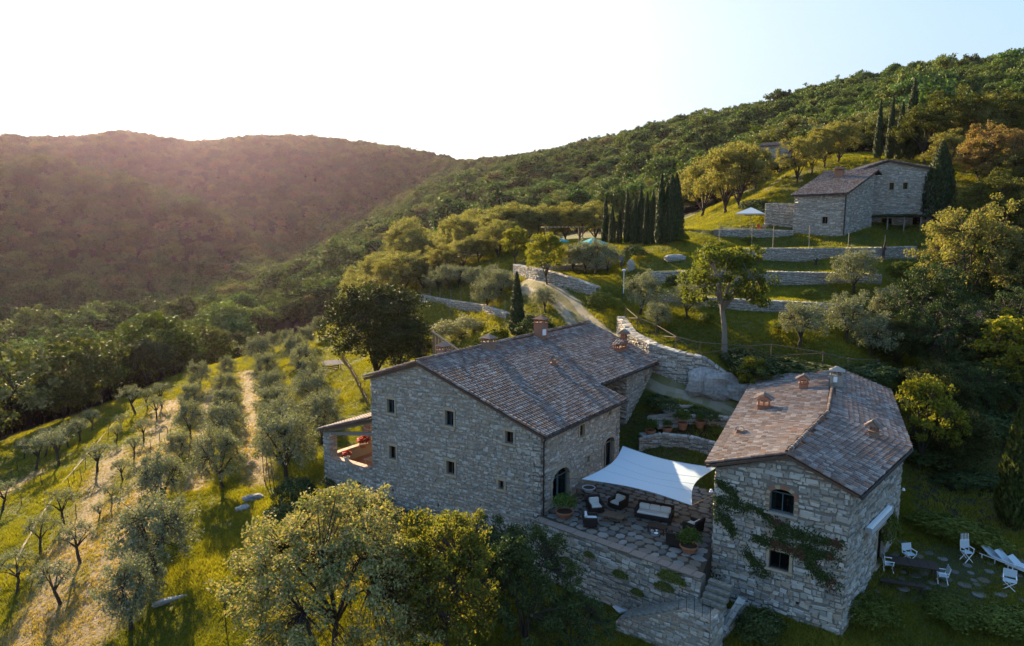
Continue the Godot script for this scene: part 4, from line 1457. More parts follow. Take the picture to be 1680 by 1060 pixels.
	for key in vid:
		var k: int = key % nz
		var j: int = (key / nz) % ny
		var i: int = key / nz / ny
		var steps := [ny * nz, nz, 1]
		for ax in 3:
			var s: int = steps[ax]
			var b1: int = steps[(ax + 1) % 3]
			var b2: int = steps[(ax + 2) % 3]
			if (fld[key] < 0) != (fld[key + s] < 0) and vid.has(key - b1) and vid.has(key - b2) and vid.has(key - b1 - b2):
				var q := [vid[key], vid[key - b1], vid[key - b1 - b2], vid[key - b2]]
				if fld[key] < 0:
					q.reverse()
				idx.append_array([q[0], q[1], q[2], q[0], q[2], q[3]])
	var arr := []
	arr.resize(Mesh.ARRAY_MAX)
	arr[Mesh.ARRAY_VERTEX] = vs
	arr[Mesh.ARRAY_COLOR] = vc
	arr[Mesh.ARRAY_INDEX] = idx
	var m := ArrayMesh.new()
	m.add_surface_from_arrays(Mesh.PRIMITIVE_TRIANGLES, arr)
	var st := SurfaceTool.new()
	st.create_from(m, 0)
	st.generate_normals()
	part("body", st.commit(), M.person, t)

# ------------------------------------------------------------------ the farmhouse
func slab(m: MB, e0: Vector3, e1: Vector3, r1: Vector3, r0: Vector3, th := 0.16):
	var d := Vector3(0, th, 0)
	m.hexa([e0 - d, e1 - d, r1 - d, r0 - d, e0, e1, r1, r0])

func roof_beams(house: Node3D, a: Vector3, b: Vector3, n: int, inward: Vector3):    # rafter tails under an eave
	for i in n:
		var p := a.lerp(b, (i + 0.5) / n)
		var m := MB.new()
		m.bar(p, p + inward, 0.09, 0.11)
		part("rafter_tail", m, M.dark_wood, house)

func farmhouse():
	var h := thing("farmhouse", "large stone farmhouse with a tiled gable roof and a corner loggia beside the terrace", "house", Vector3(1.82, 0, -41), deg_to_rad(-35.5))
	var X := Vector3(1, 0, 0)
	var roof_y := func(U: float) -> float: return 5.33 + 0.3235 * U if U < 10.2 else 8.63 - 0.33 * (U - 10.2)
	var gable := func(u: float) -> float: return roof_y.call(15.2 - u) - 0.17
	var core := MB.new()
	var stones := []
	# gable towards the camera; u runs from its left corner
	var gh := [Rect2(15.2 - 13.47, 4.5, 0.78, 1.05), Rect2(15.2 - 7.85, 4.5, 0.78, 1.08), Rect2(15.2 - 2.75, 4.2, 0.66, 0.82), Rect2(15.2 - 13.37, 1.02, 0.7, 1.0), Rect2(15.2 - 7.78, 1.05, 0.74, 0.95), Rect2(15.2 - 3.3, 0.98, 0.46, 0.6)]
	var small := [Rect2(15.2 - 13.2, -1.55, 0.16, 0.22), Rect2(15.2 - 8.72, -1.6, 0.16, 0.22), Rect2(15.2 - 5.36, -1.45, 0.16, 0.24)]
	var o := Vector3(-15.2, -4.0, 0)
	wall_core(core, o, X, 15.2, -4.0, gable, gh + small, 0.6, [5.0])
	var wide := []
	for r in gh:
		wide.append(r.grow(0.15))
	stone_face(stones, o, X, 15.2, -4.0, gable, wide + small, 0.88)
	var n := 0
	for r in gh:
		window(h, o, X, r, n < 3 and n != 2, 0.17, M.teal_paint if n < 2 else M.wood, 1 if n < 2 else 0)
		n += 1
	# loggia at the left corner, in the same plane
	var lo := Vector3(-20.9, -4.6, 0)
	var lh := [Rect2(3.85, -2.2, 0.55, 0.62)]
	var ltop := func(_u: float) -> float: return -0.32
	wall_core(core, lo, X, 5.7, -4.6, ltop, lh, 0.4)
	stone_face(stones, lo, X, 5.7, -4.6, ltop, [lh[0].grow(0.1)])
	window(h, lo, X, lh[0], false, 0.13, M.wood)
	var Z := Vector3(0, 0, 1)
	wall_core(core, Vector3(-20.9, -4.6, -5.0), Z, 5.0, -4.6, ltop, [], 0.4)
	stone_face(stones, Vector3(-20.9, -4.6, -5.0), Z, 5.0, -4.6, ltop)
	var ptop := func(_u: float) -> float: return 1.72
	for z in [[0.0, 0.75], [-4.3, 0.7]]:
		wall_core(core, Vector3(-20.9, -0.34, z[0]), X, 0.75, -0.34, ptop, [], z[1])
		stone_face(stones, Vector3(-20.9, -0.34, z[0]), X, 0.75, -0.34, ptop)
		stone_face(stones, Vector3(-20.9, -0.34, z[0] - z[1]), Z, z[1], -0.34, ptop)
		stone_face(stones, Vector3(-20.15, -0.34, z[0]), -Z, z[1], -0.34, ptop)
	for k in 5:                                       # clay slabs on the parapets
		var c := MB.new()
		c.box(Vector3(-19.65 + 0.9 * k, -0.27, -0.2), Vector3(0.88, 0.07, 0.5), Basis(), 0.012)
		part("parapet_slab", c, M.clay_pale, h)
	for k in 4:
		var c := MB.new()
		c.box(Vector3(-20.66, -0.27, -1.2 - 0.82 * k), Vector3(0.5, 0.07, 0.8), Basis(), 0.012)
		part("parapet_slab", c, M.clay_pale, h)
	var fl := MB.new()
	fl.box(Vector3(-17.9, -1.35, -2.7), Vector3(5.3, 0.2, 4.6))
	part("loggia_floor", fl, M.terracotta, h)
	var bm := MB.new()
	bm.bar(Vector3(-20.55, 1.62, -0.2), Vector3(-15.2, 2.5, -0.2), 0.2, 0.26)
	part("loggia_beam", bm, M.grey_wood, h)
	for k in 6:
		var r := MB.new()
		r.bar(Vector3(-21.05, 1.62, -0.15 - 0.92 * k), Vector3(-15.1, 3.45, -0.15 - 0.92 * k), 0.1, 0.14)
		part("loggia_rafter", r, M.grey_wood, h)
	var ps := MB.new()
	ps.box(Vector3(-17.9, 0.55, -4.75), Vector3(0.22, 3.6, 0.22), Basis(), 0.02)
	part("loggia_post", ps, M.wood, h)
	# right wall towards the terrace; distances run back from the corner
	var B := Vector3(0, 0, -1)
	var ro := Vector3(0, -1.0, 0)
	var side := func(_u: float) -> float: return 5.2
	var rh := [Rect2(4.7, 3.8, 0.7, 0.88), Rect2(8.85, 4.45, 0.5, 0.65), Rect2(5.75, 1.75, 0.4, 0.46), Rect2(1.3, 0.0, 2.2, 2.35), Rect2(8.25, 0.2, 1.75, 2.5)]
	wall_core(core, ro, B, 10.8, -1.0, side, rh, 0.6)
	stone_face(stones, ro, B, 10.8, -1.0, side, [rh[0].grow(0.1), rh[1].grow(0.1), rh[2].grow(0.06), rh[3].grow(0.16), rh[4].grow(0.16)], 1.0, 0.5, 0.03)
	for k in 3:
		window(h, ro, B, rh[k], false, 0.12, M.wood)
	arched_door(h, ro, B, rh[3], M.teal_paint)
	arched_door(h, ro, B, rh[4], M.grey_wood)
	# the part behind, set back, with an open porch of brown plaster
	var back := func(_u: float) -> float: return 5.9
	wall_core(core, Vector3(0, -1.0, -10.8), Vector3(-1, 0, 0), 4.4, -1.0, func(u: float) -> float: return 5.16 + 0.3235 * u, [], 0.5, [])
	wall_core(core, Vector3(-2.6, -1.0, -17.2), B, 5.2, -1.0, back, [Rect2(3.6, 4.3, 0.45, 0.6)], 0.5)
	stone_face(stones, Vector3(-2.6, -1.0, -17.2), B, 5.2, -1.0, back, [Rect2(3.6, 4.3, 0.45, 0.6)])
	wall_core(core, Vector3(-4.4, -1.0, -17.2), X, 1.8, -1.0, func(u: float) -> float: return 6.55 - 0.3235 * u, [], 0.5)
	stone_face(stones, Vector3(-4.4, -1.0, -17.2), X, 1.8, -1.0, func(u: float) -> float: return 6.55 - 0.3235 * u)
	var pl := MB.new()
	wall_core(pl, Vector3(-4.4, -1.0, -10.8), B, 6.4, -1.0, func(_u: float) -> float: return 6.5, [Rect2(0.9, 4.6, 0.5, 1.1), Rect2(2.0, 4.6, 0.5, 1.1), Rect2(4.2, 2.2, 1.1, 2.1)], 0.4)
	part("porch_wall", pl, M.plaster, h)
	# back gable and the left flank
	var bg := func(u: float) -> float: return roof_y.call(u + 2.6) - 0.17
	wall_core(core, Vector3(-2.6, 0, -22.4), Vector3(-12.6, 0, -1.5).normalized(), 12.69, -1.0, bg, [], 0.5, [7.6])
	stone_face(stones, Vector3(-2.6, -1, -22.4), Vector3(-12.6, 0, -1.5).normalized(), 12.69, -1.0, bg, [], 1.3)
	var lw := func(_u: float) -> float: return 6.8
	wall_core(core, Vector3(-15.2, -2.5, -23.9), Z, 23.9, -2.5, lw, [], 0.5)
	stone_face(stones, Vector3(-15.2, -2.5, -23.9), Z, 23.9, -2.5, lw, [], 1.3)
	part("wall", core, M.mortar, h)
	lay_stones(stones, h, 300)
	# roof
	var L := func(U: float, V: float) -> Vector3: return Vector3(-U, roof_y.call(U), -V)
	var rf := MB.new()
	slab(rf, L.call(-0.35, -0.28), L.call(-0.35, 11.2), L.call(10.2, 11.2), L.call(10.2, -0.28))
	slab(rf, L.call(2.05, 11.2), L.call(2.05, 22.9), L.call(10.2, 24.4), L.call(10.2, 11.2))
	slab(rf, L.call(10.2, -0.28), L.call(10.2, 24.4), L.call(15.6, 24.4), L.call(15.6, -0.28))
	slab(rf, Vector3(-21.25, 1.82, 0.25), Vector3(-15.2, 3.75, 0.25), Vector3(-15.2, 3.75, -5.2), Vector3(-21.25, 1.82, -5.2), 0.1)
	part("roof", rf, M.under_tile, h)
	var tiles := []
	tile_plane(tiles, L.call(-0.42, -0.25), L.call(-0.42, 11.15), L.call(10.15, -0.25), L.call(10.15, 11.15))
	tile_plane(tiles, L.call(1.98, 11.25), L.call(1.98, 22.85), L.call(10.15, 11.25), L.call(10.15, 24.35))
	tile_plane(tiles, L.call(15.66, 24.35), L.call(15.66, -0.25), L.call(10.25, 24.35), L.call(10.25, -0.25))
	tile_plane(tiles, Vector3(-21.3, 1.81, -5.2), Vector3(-21.3, 1.81, 0.22), Vector3(-15.3, 3.73, -5.2), Vector3(-15.3, 3.73, 0.22))
	tile_line(tiles, L.call(10.2, -0.3) + Vector3(0, 0.1, 0), L.call(10.2, 24.4) + Vector3(0, 0.1, 0))
	tile_line(tiles, L.call(-0.4, -0.3) + Vector3(0, 0.06, 0), L.call(10.1, -0.3) + Vector3(0, 0.06, 0), Vector3.UP, 1.05)
	tile_line(tiles, L.call(15.6, -0.3) + Vector3(0, 0.06, 0), L.call(10.3, -0.3) + Vector3(0, 0.06, 0), Vector3.UP, 1.05)
	lay_tiles(tiles, h, 300)
	for q in [[L.call(-0.46, -0.3), L.call(-0.46, 11.3)], [L.call(1.94, 11.3), L.call(1.94, 22.9)]]:
		var g := MB.new()
		g.tube([q[0] - Vector3(0, 0.1, 0), q[1] - Vector3(0, 0.1, 0)], [0.075, 0.075], 8)
		part("gutter", g, M.metal, h)
	var dp := MB.new()
	dp.tube([L.call(-0.46, -0.2) - Vector3(0, 0.16, 0), Vector3(0.2, 4.85, -0.02), Vector3(0.16, 4.6, -0.06), Vector3(0.16, 0.0, -0.06)], [0.055, 0.055, 0.055, 0.055], 8)
	part("drainpipe", dp, M.metal, h)
	chimney(h, L.call(9.6, 14.6), 0.95, 0.75, 1.35, "hat")
	chimney(h, L.call(9.7, 7.3), 0.85, 0.75, 0.62, "hat", 0.0, M.old_brick)
	chimney(h, L.call(5.55, 10.3), 0.4, 0.4, 0.3, "vent", 0.3)
	chimney(h, L.call(4.75, 20.2), 1.5, 0.5, 0.45, "gable", PI / 2)
	chimney(h, L.call(5.3, 22.0), 0.5, 0.5, 0.9, "gable", 0.0)
	chimney(h, L.call(11.4, 3.9), 0.7, 0.6, 0.55, "hat", 0.0, M.old_brick)
	var bx := MB.new()
	bx.box(L.call(9.6, 14.6) + Vector3(0.58, 0.62, 0.3), Vector3(0.16, 0.5, 0.34), Basis(), 0.02)
	part("meter_box", bx, M.zinc_white, h)

func arched_door(h: Node3D, o: Vector3, ud: Vector3, r: Rect2, m: Material):
	var nn := ud.cross(Vector3.UP)
	var bs := Basis(ud, Vector3.UP, nn)
	var base := Vector3(o.x, 0, o.z)
	var cx := r.position.x + r.size.x / 2.0
	var spring := r.end.y - r.size.x * 0.28
	var put := func(x: float, y: float, z: float) -> Vector3: return base + ud * x + Vector3.UP * y + nn * z
	# spandrels fill the square opening up to a flat arch, voussoirs stand round it
	var sp := MB.new()
	var n := 9
	for k in n:
		var a0 := -1.0 + 2.0 * k / n
		var a1 := -1.0 + 2.0 * (k + 1) / n
		var y0 := spring + r.size.x * 0.28 * sqrt(1 - a0 * a0)
		var y1 := spring + r.size.x * 0.28 * sqrt(1 - a1 * a1)
		var hw := r.size.x / 2.0
		var p := []
		for q in [[0, 0], [1, 0], [1, 1], [0, 1]]:
			p.append(put.call(cx + (a0 if q[0] == 0 else a1) * hw, y0 if q[0] == 0 else y1, 0.0 - 0.5 * q[1]))
		for q in [[0, 0], [1, 0], [1, 1], [0, 1]]:
			p.append(put.call(cx + (a0 if q[0] == 0 else a1) * hw, r.end.y + 0.003, 0.0 - 0.5 * q[1]))
		sp.hexa([p[3], p[2], p[1], p[0], p[7], p[6], p[5], p[4]])
		var v := MB.new()
		var e := []
		for z in [-0.1, 0.055]:
			for q in [[a0, 0.0], [a1, 0.0], [a1, 1.0], [a0, 1.0]]:
				var ang: float = acos(clampf(q[0], -1, 1))
				var g: float = 0.24 * q[1]
				e.append(put.call(cx + cos(ang) * (hw + g), spring + r.size.x * 0.28 * sin(ang) + g * (0.4 + 0.6 * sin(ang)), z))
		v.hexa(e)
		part("arch_stone", v, M.dressed if k % 2 else M.dressed_grey, h)
	part("door_arch", sp, M.mortar, h)
	for s in [-1, 1]:
		for k in 4:
			var j := MB.new()
			var hh := (spring - r.position.y) / 4.0
			j.box(put.call(cx + s * (r.size.x / 2.0 + 0.1), r.position.y + hh * (k + 0.5), -0.05), Vector3(0.22 + 0.08 * (k % 2), hh - 0.015, 0.2), bs, 0.02)
			part("jamb_block", j, M.dressed if k % 2 else M.dressed_grey, h)
	var d := MB.new()
	for s in [-1, 1]:
		d.box(put.call(cx + s * (r.size.x / 2.0 - 0.05), (r.position.y + spring) / 2.0 + 0.2, -0.3), Vector3(0.1, spring - r.position.y + 0.4, 0.08), bs)
		d.box(put.call(cx + s * 0.05, (r.position.y + r.end.y) / 2.0, -0.302), Vector3(0.09, r.size.y, 0.07), bs)
	d.box(put.call(cx, r.position.y + 0.12, -0.304), Vector3(r.size.x - 0.2, 0.24, 0.066), bs)
	d.box(put.call(cx, spring, -0.304), Vector3(r.size.x - 0.2, 0.08, 0.066), bs)
	var dn := part("door", d, m, h)
	for s in [-1, 1]:
		var g := MB.new()
		g.box(put.call(cx + s * (r.size.x / 4.0), (r.position.y + r.end.y) / 2.0, -0.31), Vector3(r.size.x / 2.0 - 0.14, r.size.y, 0.008), bs)
		part("pane", g, M.glass, dn)
		var c := MB.new()
		c.box(put.call(cx + s * (r.size.x / 2.0 - 0.28), (r.position.y + spring) / 2.0, -0.42), Vector3(0.4, spring - r.position.y, 0.03), bs)
		part("curtain", c, M.blue_curtain, dn)

# ------------------------------------------------------------------ the tower-like annexe
func annexe():
	var h := thing("stone_annexe", "tall stone house with ivy on its front and a bent tiled roof", "house", Vector3(11.3, 0, -36.4), deg_to_rad(-36))
	var P := func(s: float, v: float, y := 0.0) -> Vector3: return Vector3(s, y, -v)
	var pts := [P.call(0.0, 0.0), P.call(6.85, 0.0), P.call(8.05, 9.4), P.call(5.2, 23.6), P.call(1.3, 24.4), P.call(-4.3, 22.1)]
	var core := MB.new()
	var stones := []
	var X := Vector3(1, 0, 0)
	var o := Vector3(0, -4.6, 0)
	var front := func(u: float) -> float: return minf(4.78 + u * 0.355, 6.13 - (u - 3.8) * 0.375)
	var holes := [Rect2(2.98, 3.05, 1.24, 1.3), Rect2(3.1, -0.12, 1.06, 1.02)]
	var quirks := [Rect2(4.6, -1.75, 0.14, 0.14)]
	wall_core(core, o, X, 6.85, -4.6, front, holes + quirks, 0.6, [3.8])
	var spots := [Rect2(2.8, 2.9, 1.6, 1.75), Rect2(2.93, -0.3, 1.4, 1.35)]
	stone_face(stones, o, X, 6.85, -4.6, front, spots + quirks, 1.0, 0.66)
	window(h, o, X, holes[1], false, 0.16, M.dark_wood)
	# the arched window with blue curtains
	var w: Rect2 = holes[0]
	window(h, o, X, Rect2(2.98, 3.05, 1.24, 1.08), false, 0.0, M.teal_paint, 2)
	var n := 9
	for k in n:
		var v := MB.new()
		var e := []
		var sp := MB.new()
		for z in [-0.12, 0.05]:
			for q in [[k, 0.0], [k + 1, 0.0], [k + 1, 0.2], [k, 0.2]]:
				var a: float = PI - PI * q[0] / n
				e.append(Vector3(3.6 + cos(a) * (0.62 + q[1]), 4.0 + sin(a) * (0.36 + q[1]), z))
		v.hexa(e)
		part("arch_brick", v, M.brick if k % 3 else M.dressed, h)
		var f := []
		for y in 2:
			for q in [[k, 0.0], [k + 1, 0.0], [k + 1, -0.5], [k, -0.5]]:
				var a: float = PI - PI * q[0] / n
				f.append(Vector3(3.6 + cos(a) * 0.62, 4.0 + sin(a) * 0.36 if y == 0 else 4.353, q[1]))
		sp.hexa([f[3], f[2], f[1], f[0], f[7], f[6], f[5], f[4]])
		part("window_arch", sp, M.mortar, h)
	for s in [-1, 1]:
		for k in 6:
			var j := MB.new()
			j.box(Vector3(3.6 + s * 0.73, 3.13 + 0.16 * k, -0.06), Vector3(0.2 + 0.05 * (k % 2), 0.148, 0.22), Basis(), 0.015)
			part("jamb_brick", j, M.old_brick if k % 2 else M.dressed, h)
	var sl := MB.new()
	sl.box(Vector3(3.6, 2.98, -0.02), Vector3(1.7, 0.12, 0.4), Basis(), 0.02)
	part("window_sill", sl, M.dressed_grey, h)
	# the other sides
	var tops := [null, [4.95, 4.95], [4.95, 5.0], [5.0, 6.1], [6.1, 4.85], [4.85, 4.82]]
	for i in range(1, 6):
		var a: Vector3 = pts[i]
		var b: Vector3 = pts[(i + 1) % 6]
		var f := (b - a).normalized()
		var l := a.distance_to(b)
		var t0: float = tops[i][0]
		var t1: float = tops[i][1]
		var top := func(u: float) -> float: return lerpf(t0, t1, clampf(u / l, 0, 1)) - 0.14
		var hs2 := [Rect2(5.2, -1.0, 1.5, 2.2)] if i == 1 else []
		wall_core(core, a, f, l, -4.6, top, hs2, 0.5)
		stone_face(stones, a + Vector3(0, -4.6, 0), f, l, -4.6, top, [Rect2(5.05, -1.0, 1.8, 2.35)] if i == 1 else [], 1.1)
		if i == 1:
			window(h, a, f, hs2[0], false, 0.15, M.dark_wood)
	part("wall", core, M.deep_joint, h)
	lay_stones(stones, h, 300)
	# roof: a bent ridge, four planes and a splayed end
	var r0: Vector3 = P.call(3.8, -0.28, 6.33)
	var r1: Vector3 = P.call(3.78, 9.45, 6.33)
	var r2: Vector3 = P.call(1.31, 24.7, 6.33)
	var e0: Vector3 = P.call(-0.42, -0.34, 4.93)
	var em: Vector3 = P.call(-2.2, 9.3, 4.93)
	var e2: Vector3 = P.call(-4.65, 22.3, 4.93)
	var g0: Vector3 = P.call(7.25, -0.25, 4.95)
	var g1: Vector3 = P.call(8.42, 9.45, 4.97)
	var g2: Vector3 = P.call(5.5, 24.0, 5.1)
	var rf := MB.new()
	slab(rf, e0, em, r1, r0, 0.14)
	slab(rf, em, e2, r2, r1, 0.14)
	slab(rf, r0, r1, g1, g0, 0.14)
	slab(rf, r1, r2, g2, g1, 0.14)
	part("roof", rf, M.under_tile, h)
	var tiles := []
	tile_plane(tiles, em, e0, r1, r0)
	tile_plane(tiles, e2, em, r2, r1)
	tile_plane(tiles, g0, g1, r0, r1)
	tile_plane(tiles, g1, g2, r1, r2)
	var lift := Vector3(0, 0.1, 0)
	tile_line(tiles, r0 + lift, r1 + lift)
	tile_line(tiles, r1 + lift, r2 + lift)
	for q in [[e0, r0], [g0, r0], [g2, r2], [e2, r2]]:
		tile_line(tiles, q[0] + lift * 0.6, q[1] + lift * 0.6, Vector3.UP, 1.05)
	lay_tiles(tiles, h, 300)
	for q in [[g0, g1], [g1, g2]]:
		var g := MB.new()
		g.tube([q[0] + Vector3(0.1, -0.1, 0), q[1] + Vector3(0.1, -0.1, 0)], [0.08, 0.08], 8)
		part("gutter", g, M.metal, h)
	var onl := func(s: float, v: float) -> Vector3: return Vector3(s, 6.33 - absf((3.8 if v < 9.4 else 3.8 - (v - 9.4) * 0.162) - s) * (0.333 if s < 3.5 else 0.385), -v)
	chimney(h, Vector3(-0.71, 4.84, -11.48), 0.8, 0.7, 0.95, "arcade", 0.25, M.brick)
	chimney(h, Vector3(0.56, 5.87, -17.11), 0.6, 0.55, 0.55, "gable", 0.2)
	chimney(h, Vector3(2.61, 6.39, -18.10), 0.85, 0.75, 0.75, "stone", 0.15, M.dressed_grey)
	chimney(h, Vector3(6.58, 5.21, -8.38), 0.42, 0.42, 0.75, "gable", -0.3, M.old_brick)
	chimney(h, Vector3(-0.41, 4.94, -5.37), 0.55, 0.5, 0.3, "vent", 0.3, M.old_brick)
	var bx := MB.new()
	bx.box(Vector3(2.61, 6.39, -18.10) + Vector3(0.0, 0.5, 0.42), Vector3(0.26, 0.42, 0.06), Basis(Vector3.UP, 0.15), 0.015)
	part("meter_box", bx, M.zinc_white, h)
	# ivy: a thin uneven mat of leaves on the front
	var iv := MB.new()
	var nz := FastNoiseLite.new()
	nz.frequency = 0.55
	nz.fractal_octaves = 3
	nz.seed = 77
	var trails := [[Vector2(0.05, 4.1), Vector2(0.9, 3.7), Vector2(1.3, 3.3)], [Vector2(0.05, 3.0), Vector2(1.2, 2.9), Vector2(2.2, 3.05), Vector2(3.0, 2.7)], [Vector2(0.1, 2.3), Vector2(0.8, 1.9), Vector2(1.2, 1.2)], [Vector2(3.0, 2.6), Vector2(4.4, 2.1), Vector2(5.6, 2.15), Vector2(6.6, 2.2)], [Vector2(2.2, 1.35), Vector2(3.2, 1.3), Vector2(4.6, 1.2), Vector2(6.5, 1.5)], [Vector2(4.8, 1.5), Vector2(5.2, 0.7), Vector2(5.8, 0.2), Vector2(6.5, -0.1)], [Vector2(1.9, 0.5), Vector2(2.4, -0.1), Vector2(3.0, -0.5)], [Vector2(3.5, 2.2), Vector2(3.7, 1.6)], [Vector2(0.0, -1.6), Vector2(0.5, -2.3)]]
	for tr in trails:
		for i in tr.size() - 1:
			var cnt := int(tr[i].distance_to(tr[i + 1]) * 330)
			for k in cnt:
				var q: Vector2 = tr[i].lerp(tr[i + 1], rng.randf())
				var sp := 0.25 * (1.0 + 1.4 * nz.get_noise_2d(q.x * 1.5, q.y * 1.5))
				q += Vector2(rng.randfn(0, 1), rng.randfn(0, 1)) * maxf(sp, 0.06) * 0.75
				if q.x < -0.05 or q.x > 6.9 or q.y > 4.7 or (absf(q.x - 3.6) < 0.66 and q.y > 3.0) or (absf(q.x - 3.63) < 0.55 and q.y > -0.1 and q.y < 0.9):
					continue
				iv.col = [Color(.042, .06, .018), Color(.03, .045, .015), Color(.09, .05, .028), Color(.07, .045, .025)][(rng.randi() % 2) + (2 if nz.get_noise_2d(q.x + 40, q.y) > 0.12 and q.x > 3.2 else 0)] * rnd(0.7, 1.3)
				var nn := (Vector3(0, 0.3, 1) + rand_dir() * 0.6).normalized()
				iv.leaf(Vector3(q.x, q.y, 0.07 + absf(rng.randfn(0, 0.05))), nn.cross(rand_dir()).normalized(), nn, rnd(0.07, 0.13), rnd(0.06, 0.11))
	var ivy := part(numbered("ivy"), iv, M.dark_leaf, self)
	ivy.transform = h.transform
	tag(ivy, "green and reddish ivy trailing over the front wall of the tall stone annexe", "ivy")
	# folded awning on the right flank
	var aw := thing("awning", "folded white awning fixed to the right flank of the annexe", "awning", h.transform * Vector3(7.64, 2.05, -4.60), deg_to_rad(-36) + atan2(9.4, 1.2))
	for q in [["casing", Vector3(0, 0.13, 0.0), Vector3(4.0, 0.2, 0.24), "white_paint"], ["front_bar", Vector3(0, 0.0, 0.17), Vector3(4.02, 0.1, 0.08), "steel"], ["valance", Vector3(0, -0.1, 0.17), Vector3(3.9, 0.14, 0.015), "canvas"]]:
		var m := MB.new()
		m.box(q[1], q[2], Basis(), 0.02)
		part(q[0], m, M[q[3]], aw)
	for s in [-1, 1]:
		var m := MB.new()
		m.box(Vector3(s * 2.02, 0.08, 0.02), Vector3(0.05, 0.3, 0.34), Basis(), 0.02)
		part("end_plate", m, M.steel, aw)
	var lm := thing("wall_lamp", "small white wall lamp on the far right corner of the annexe", "lamp", h.transform * Vector3(8.25, 2.4, -9.2))
	var lb := MB.new()
	lb.lathe(Vector3.ZERO, [[0.0, 0.0], [0.11, 0.03], [0.06, 0.16], [0.0, 0.18]], 10)
	part("shade", lb, M.zinc_white, lm)
	var la := MB.new()
	la.bar(Vector3(0, 0.12, 0), Vector3(-0.3, 0.12, 0.05), 0.03)
	part("bracket", la, M.metal, lm)
	var l2 := thing("wall_lamp", "small white wall lamp on the left corner of the ivy covered annexe", "lamp", h.transform * Vector3(-0.16, 3.35, 0.1))
	part("shade", lb, M.zinc_white, l2)
	part("bracket", la, M.metal, l2)

# ------------------------------------------------------------------ everything in its place
func make_sky() -> PanoramaSkyMaterial:
	var w := 512
	var h := 256
	var im := Image.create(w, h, false, Image.FORMAT_RGBF)
	var wisp := FastNoiseLite.new()
	wisp.frequency = 1.6
	wisp.fractal_octaves = 4
	for j in h:
		var el := PI / 2.0 - PI * (j + 0.5) / h
		for i in w:
			var az := (float(i) + 0.5) / w * TAU      # column 0 looks north
			var d := Vector3(sin(az) * cos(el), sin(el), -cos(az) * cos(el))
			var to := acos(clampf(d.dot(SUN), -1, 1))
			var up := maxf(d.y, 0.0)
			var blue := Color(0.098, 0.158, 0.202).lerp(Color(0.055, 0.135, 0.285), pow(up, 0.7))
			var pale := Color(0.30, 0.295, 0.285) * (1.0 + 0.9 * exp(-to * 4.5))
			var f := clampf(exp(-pow(to / 0.70, 2.0)) * 1.15, 0.0, 1.0)
			var low := exp(-up * 6.5) * 0.6
			var c := blue.lerp(Color(0.25, 0.255, 0.25), low).lerp(pale, f)
			c = c * (1.0 + 0.03 * wisp.get_noise_3d(d.x * 2, d.y * 6, d.z * 2))
			im.set_pixel(i, j, c)
	var m := PanoramaSkyMaterial.new()
	m.panorama = ImageTexture.create_from_image(im)
	return m

const SUN_AZ := -27.0
const SUN_EL := 18.5
var SUN := Vector3(sin(deg_to_rad(SUN_AZ)) * cos(deg_to_rad(SUN_EL)), sin(deg_to_rad(SUN_EL)), -cos(deg_to_rad(SUN_AZ)) * cos(deg_to_rad(SUN_EL)))

func _ready():
	rng.seed = 20
	# camera, sky, sun, air
	var cam := Camera3D.new()
	cam.name = "camera"
	cam.fov = rad_to_deg(2.0 * atan(530.0 / 1120.0))
	cam.far = 4000.0
	cam.position = EYE
	cam.rotation.x = deg_to_rad(-8.0)
	add_child(cam)
	var env := Environment.new()
	env.background_mode = Environment.BG_SKY
	env.sky = Sky.new()
	env.sky.sky_material = make_sky()
	env.tonemap_mode = Environment.TONE_MAPPER_LINEAR
	env.tonemap_exposure = 4.6
	env.volumetric_fog_enabled = true
	env.volumetric_fog_density = 0.000026
	env.volumetric_fog_albedo = Color(0.96, 0.84, 1.0)
	env.volumetric_fog_anisotropy = 0.74
	env.sdfgi_enabled = true
	env.ssao_enabled = true
	env.ssil_enabled = true
	var we := WorldEnvironment.new()
	we.name = "environment"
	we.environment = env
	add_child(we)
	var sun := DirectionalLight3D.new()
	sun.name = "sun"
	sun.light_energy = 1.55
	sun.light_color = Color(1.0, 0.89, 0.72)
	sun.light_angular_distance = 0.5
	sun.shadow_enabled = true
	add_child(sun)
	sun.look_at_from_position(SUN * 100.0, Vector3.ZERO, Vector3.UP)

	make_materials()
	make_sources()
	lay_grid()
	make_land()
	drape("driveway", DRIVE, 3.4, 0.06, Color(.36, .315, .25), Color(.15, .135, .05), 0.55)
	drape("villa_road", [Vector2(48.83, -135.60), Vector2(51.65, -138.90), Vector2(54.39, -142.10), Vector2(57.40, -145.20)], 3.0, 0.08, Color(.20, .19, .17), Color(.15, .14, .10))
	make_species()
	farmhouse()
	annexe()
	terrace()
	banks()
	villa()
	grove()
	slopes()
	pool_side()
	lower_terrace()
	foreground()
	make_woods()
	make_grass()

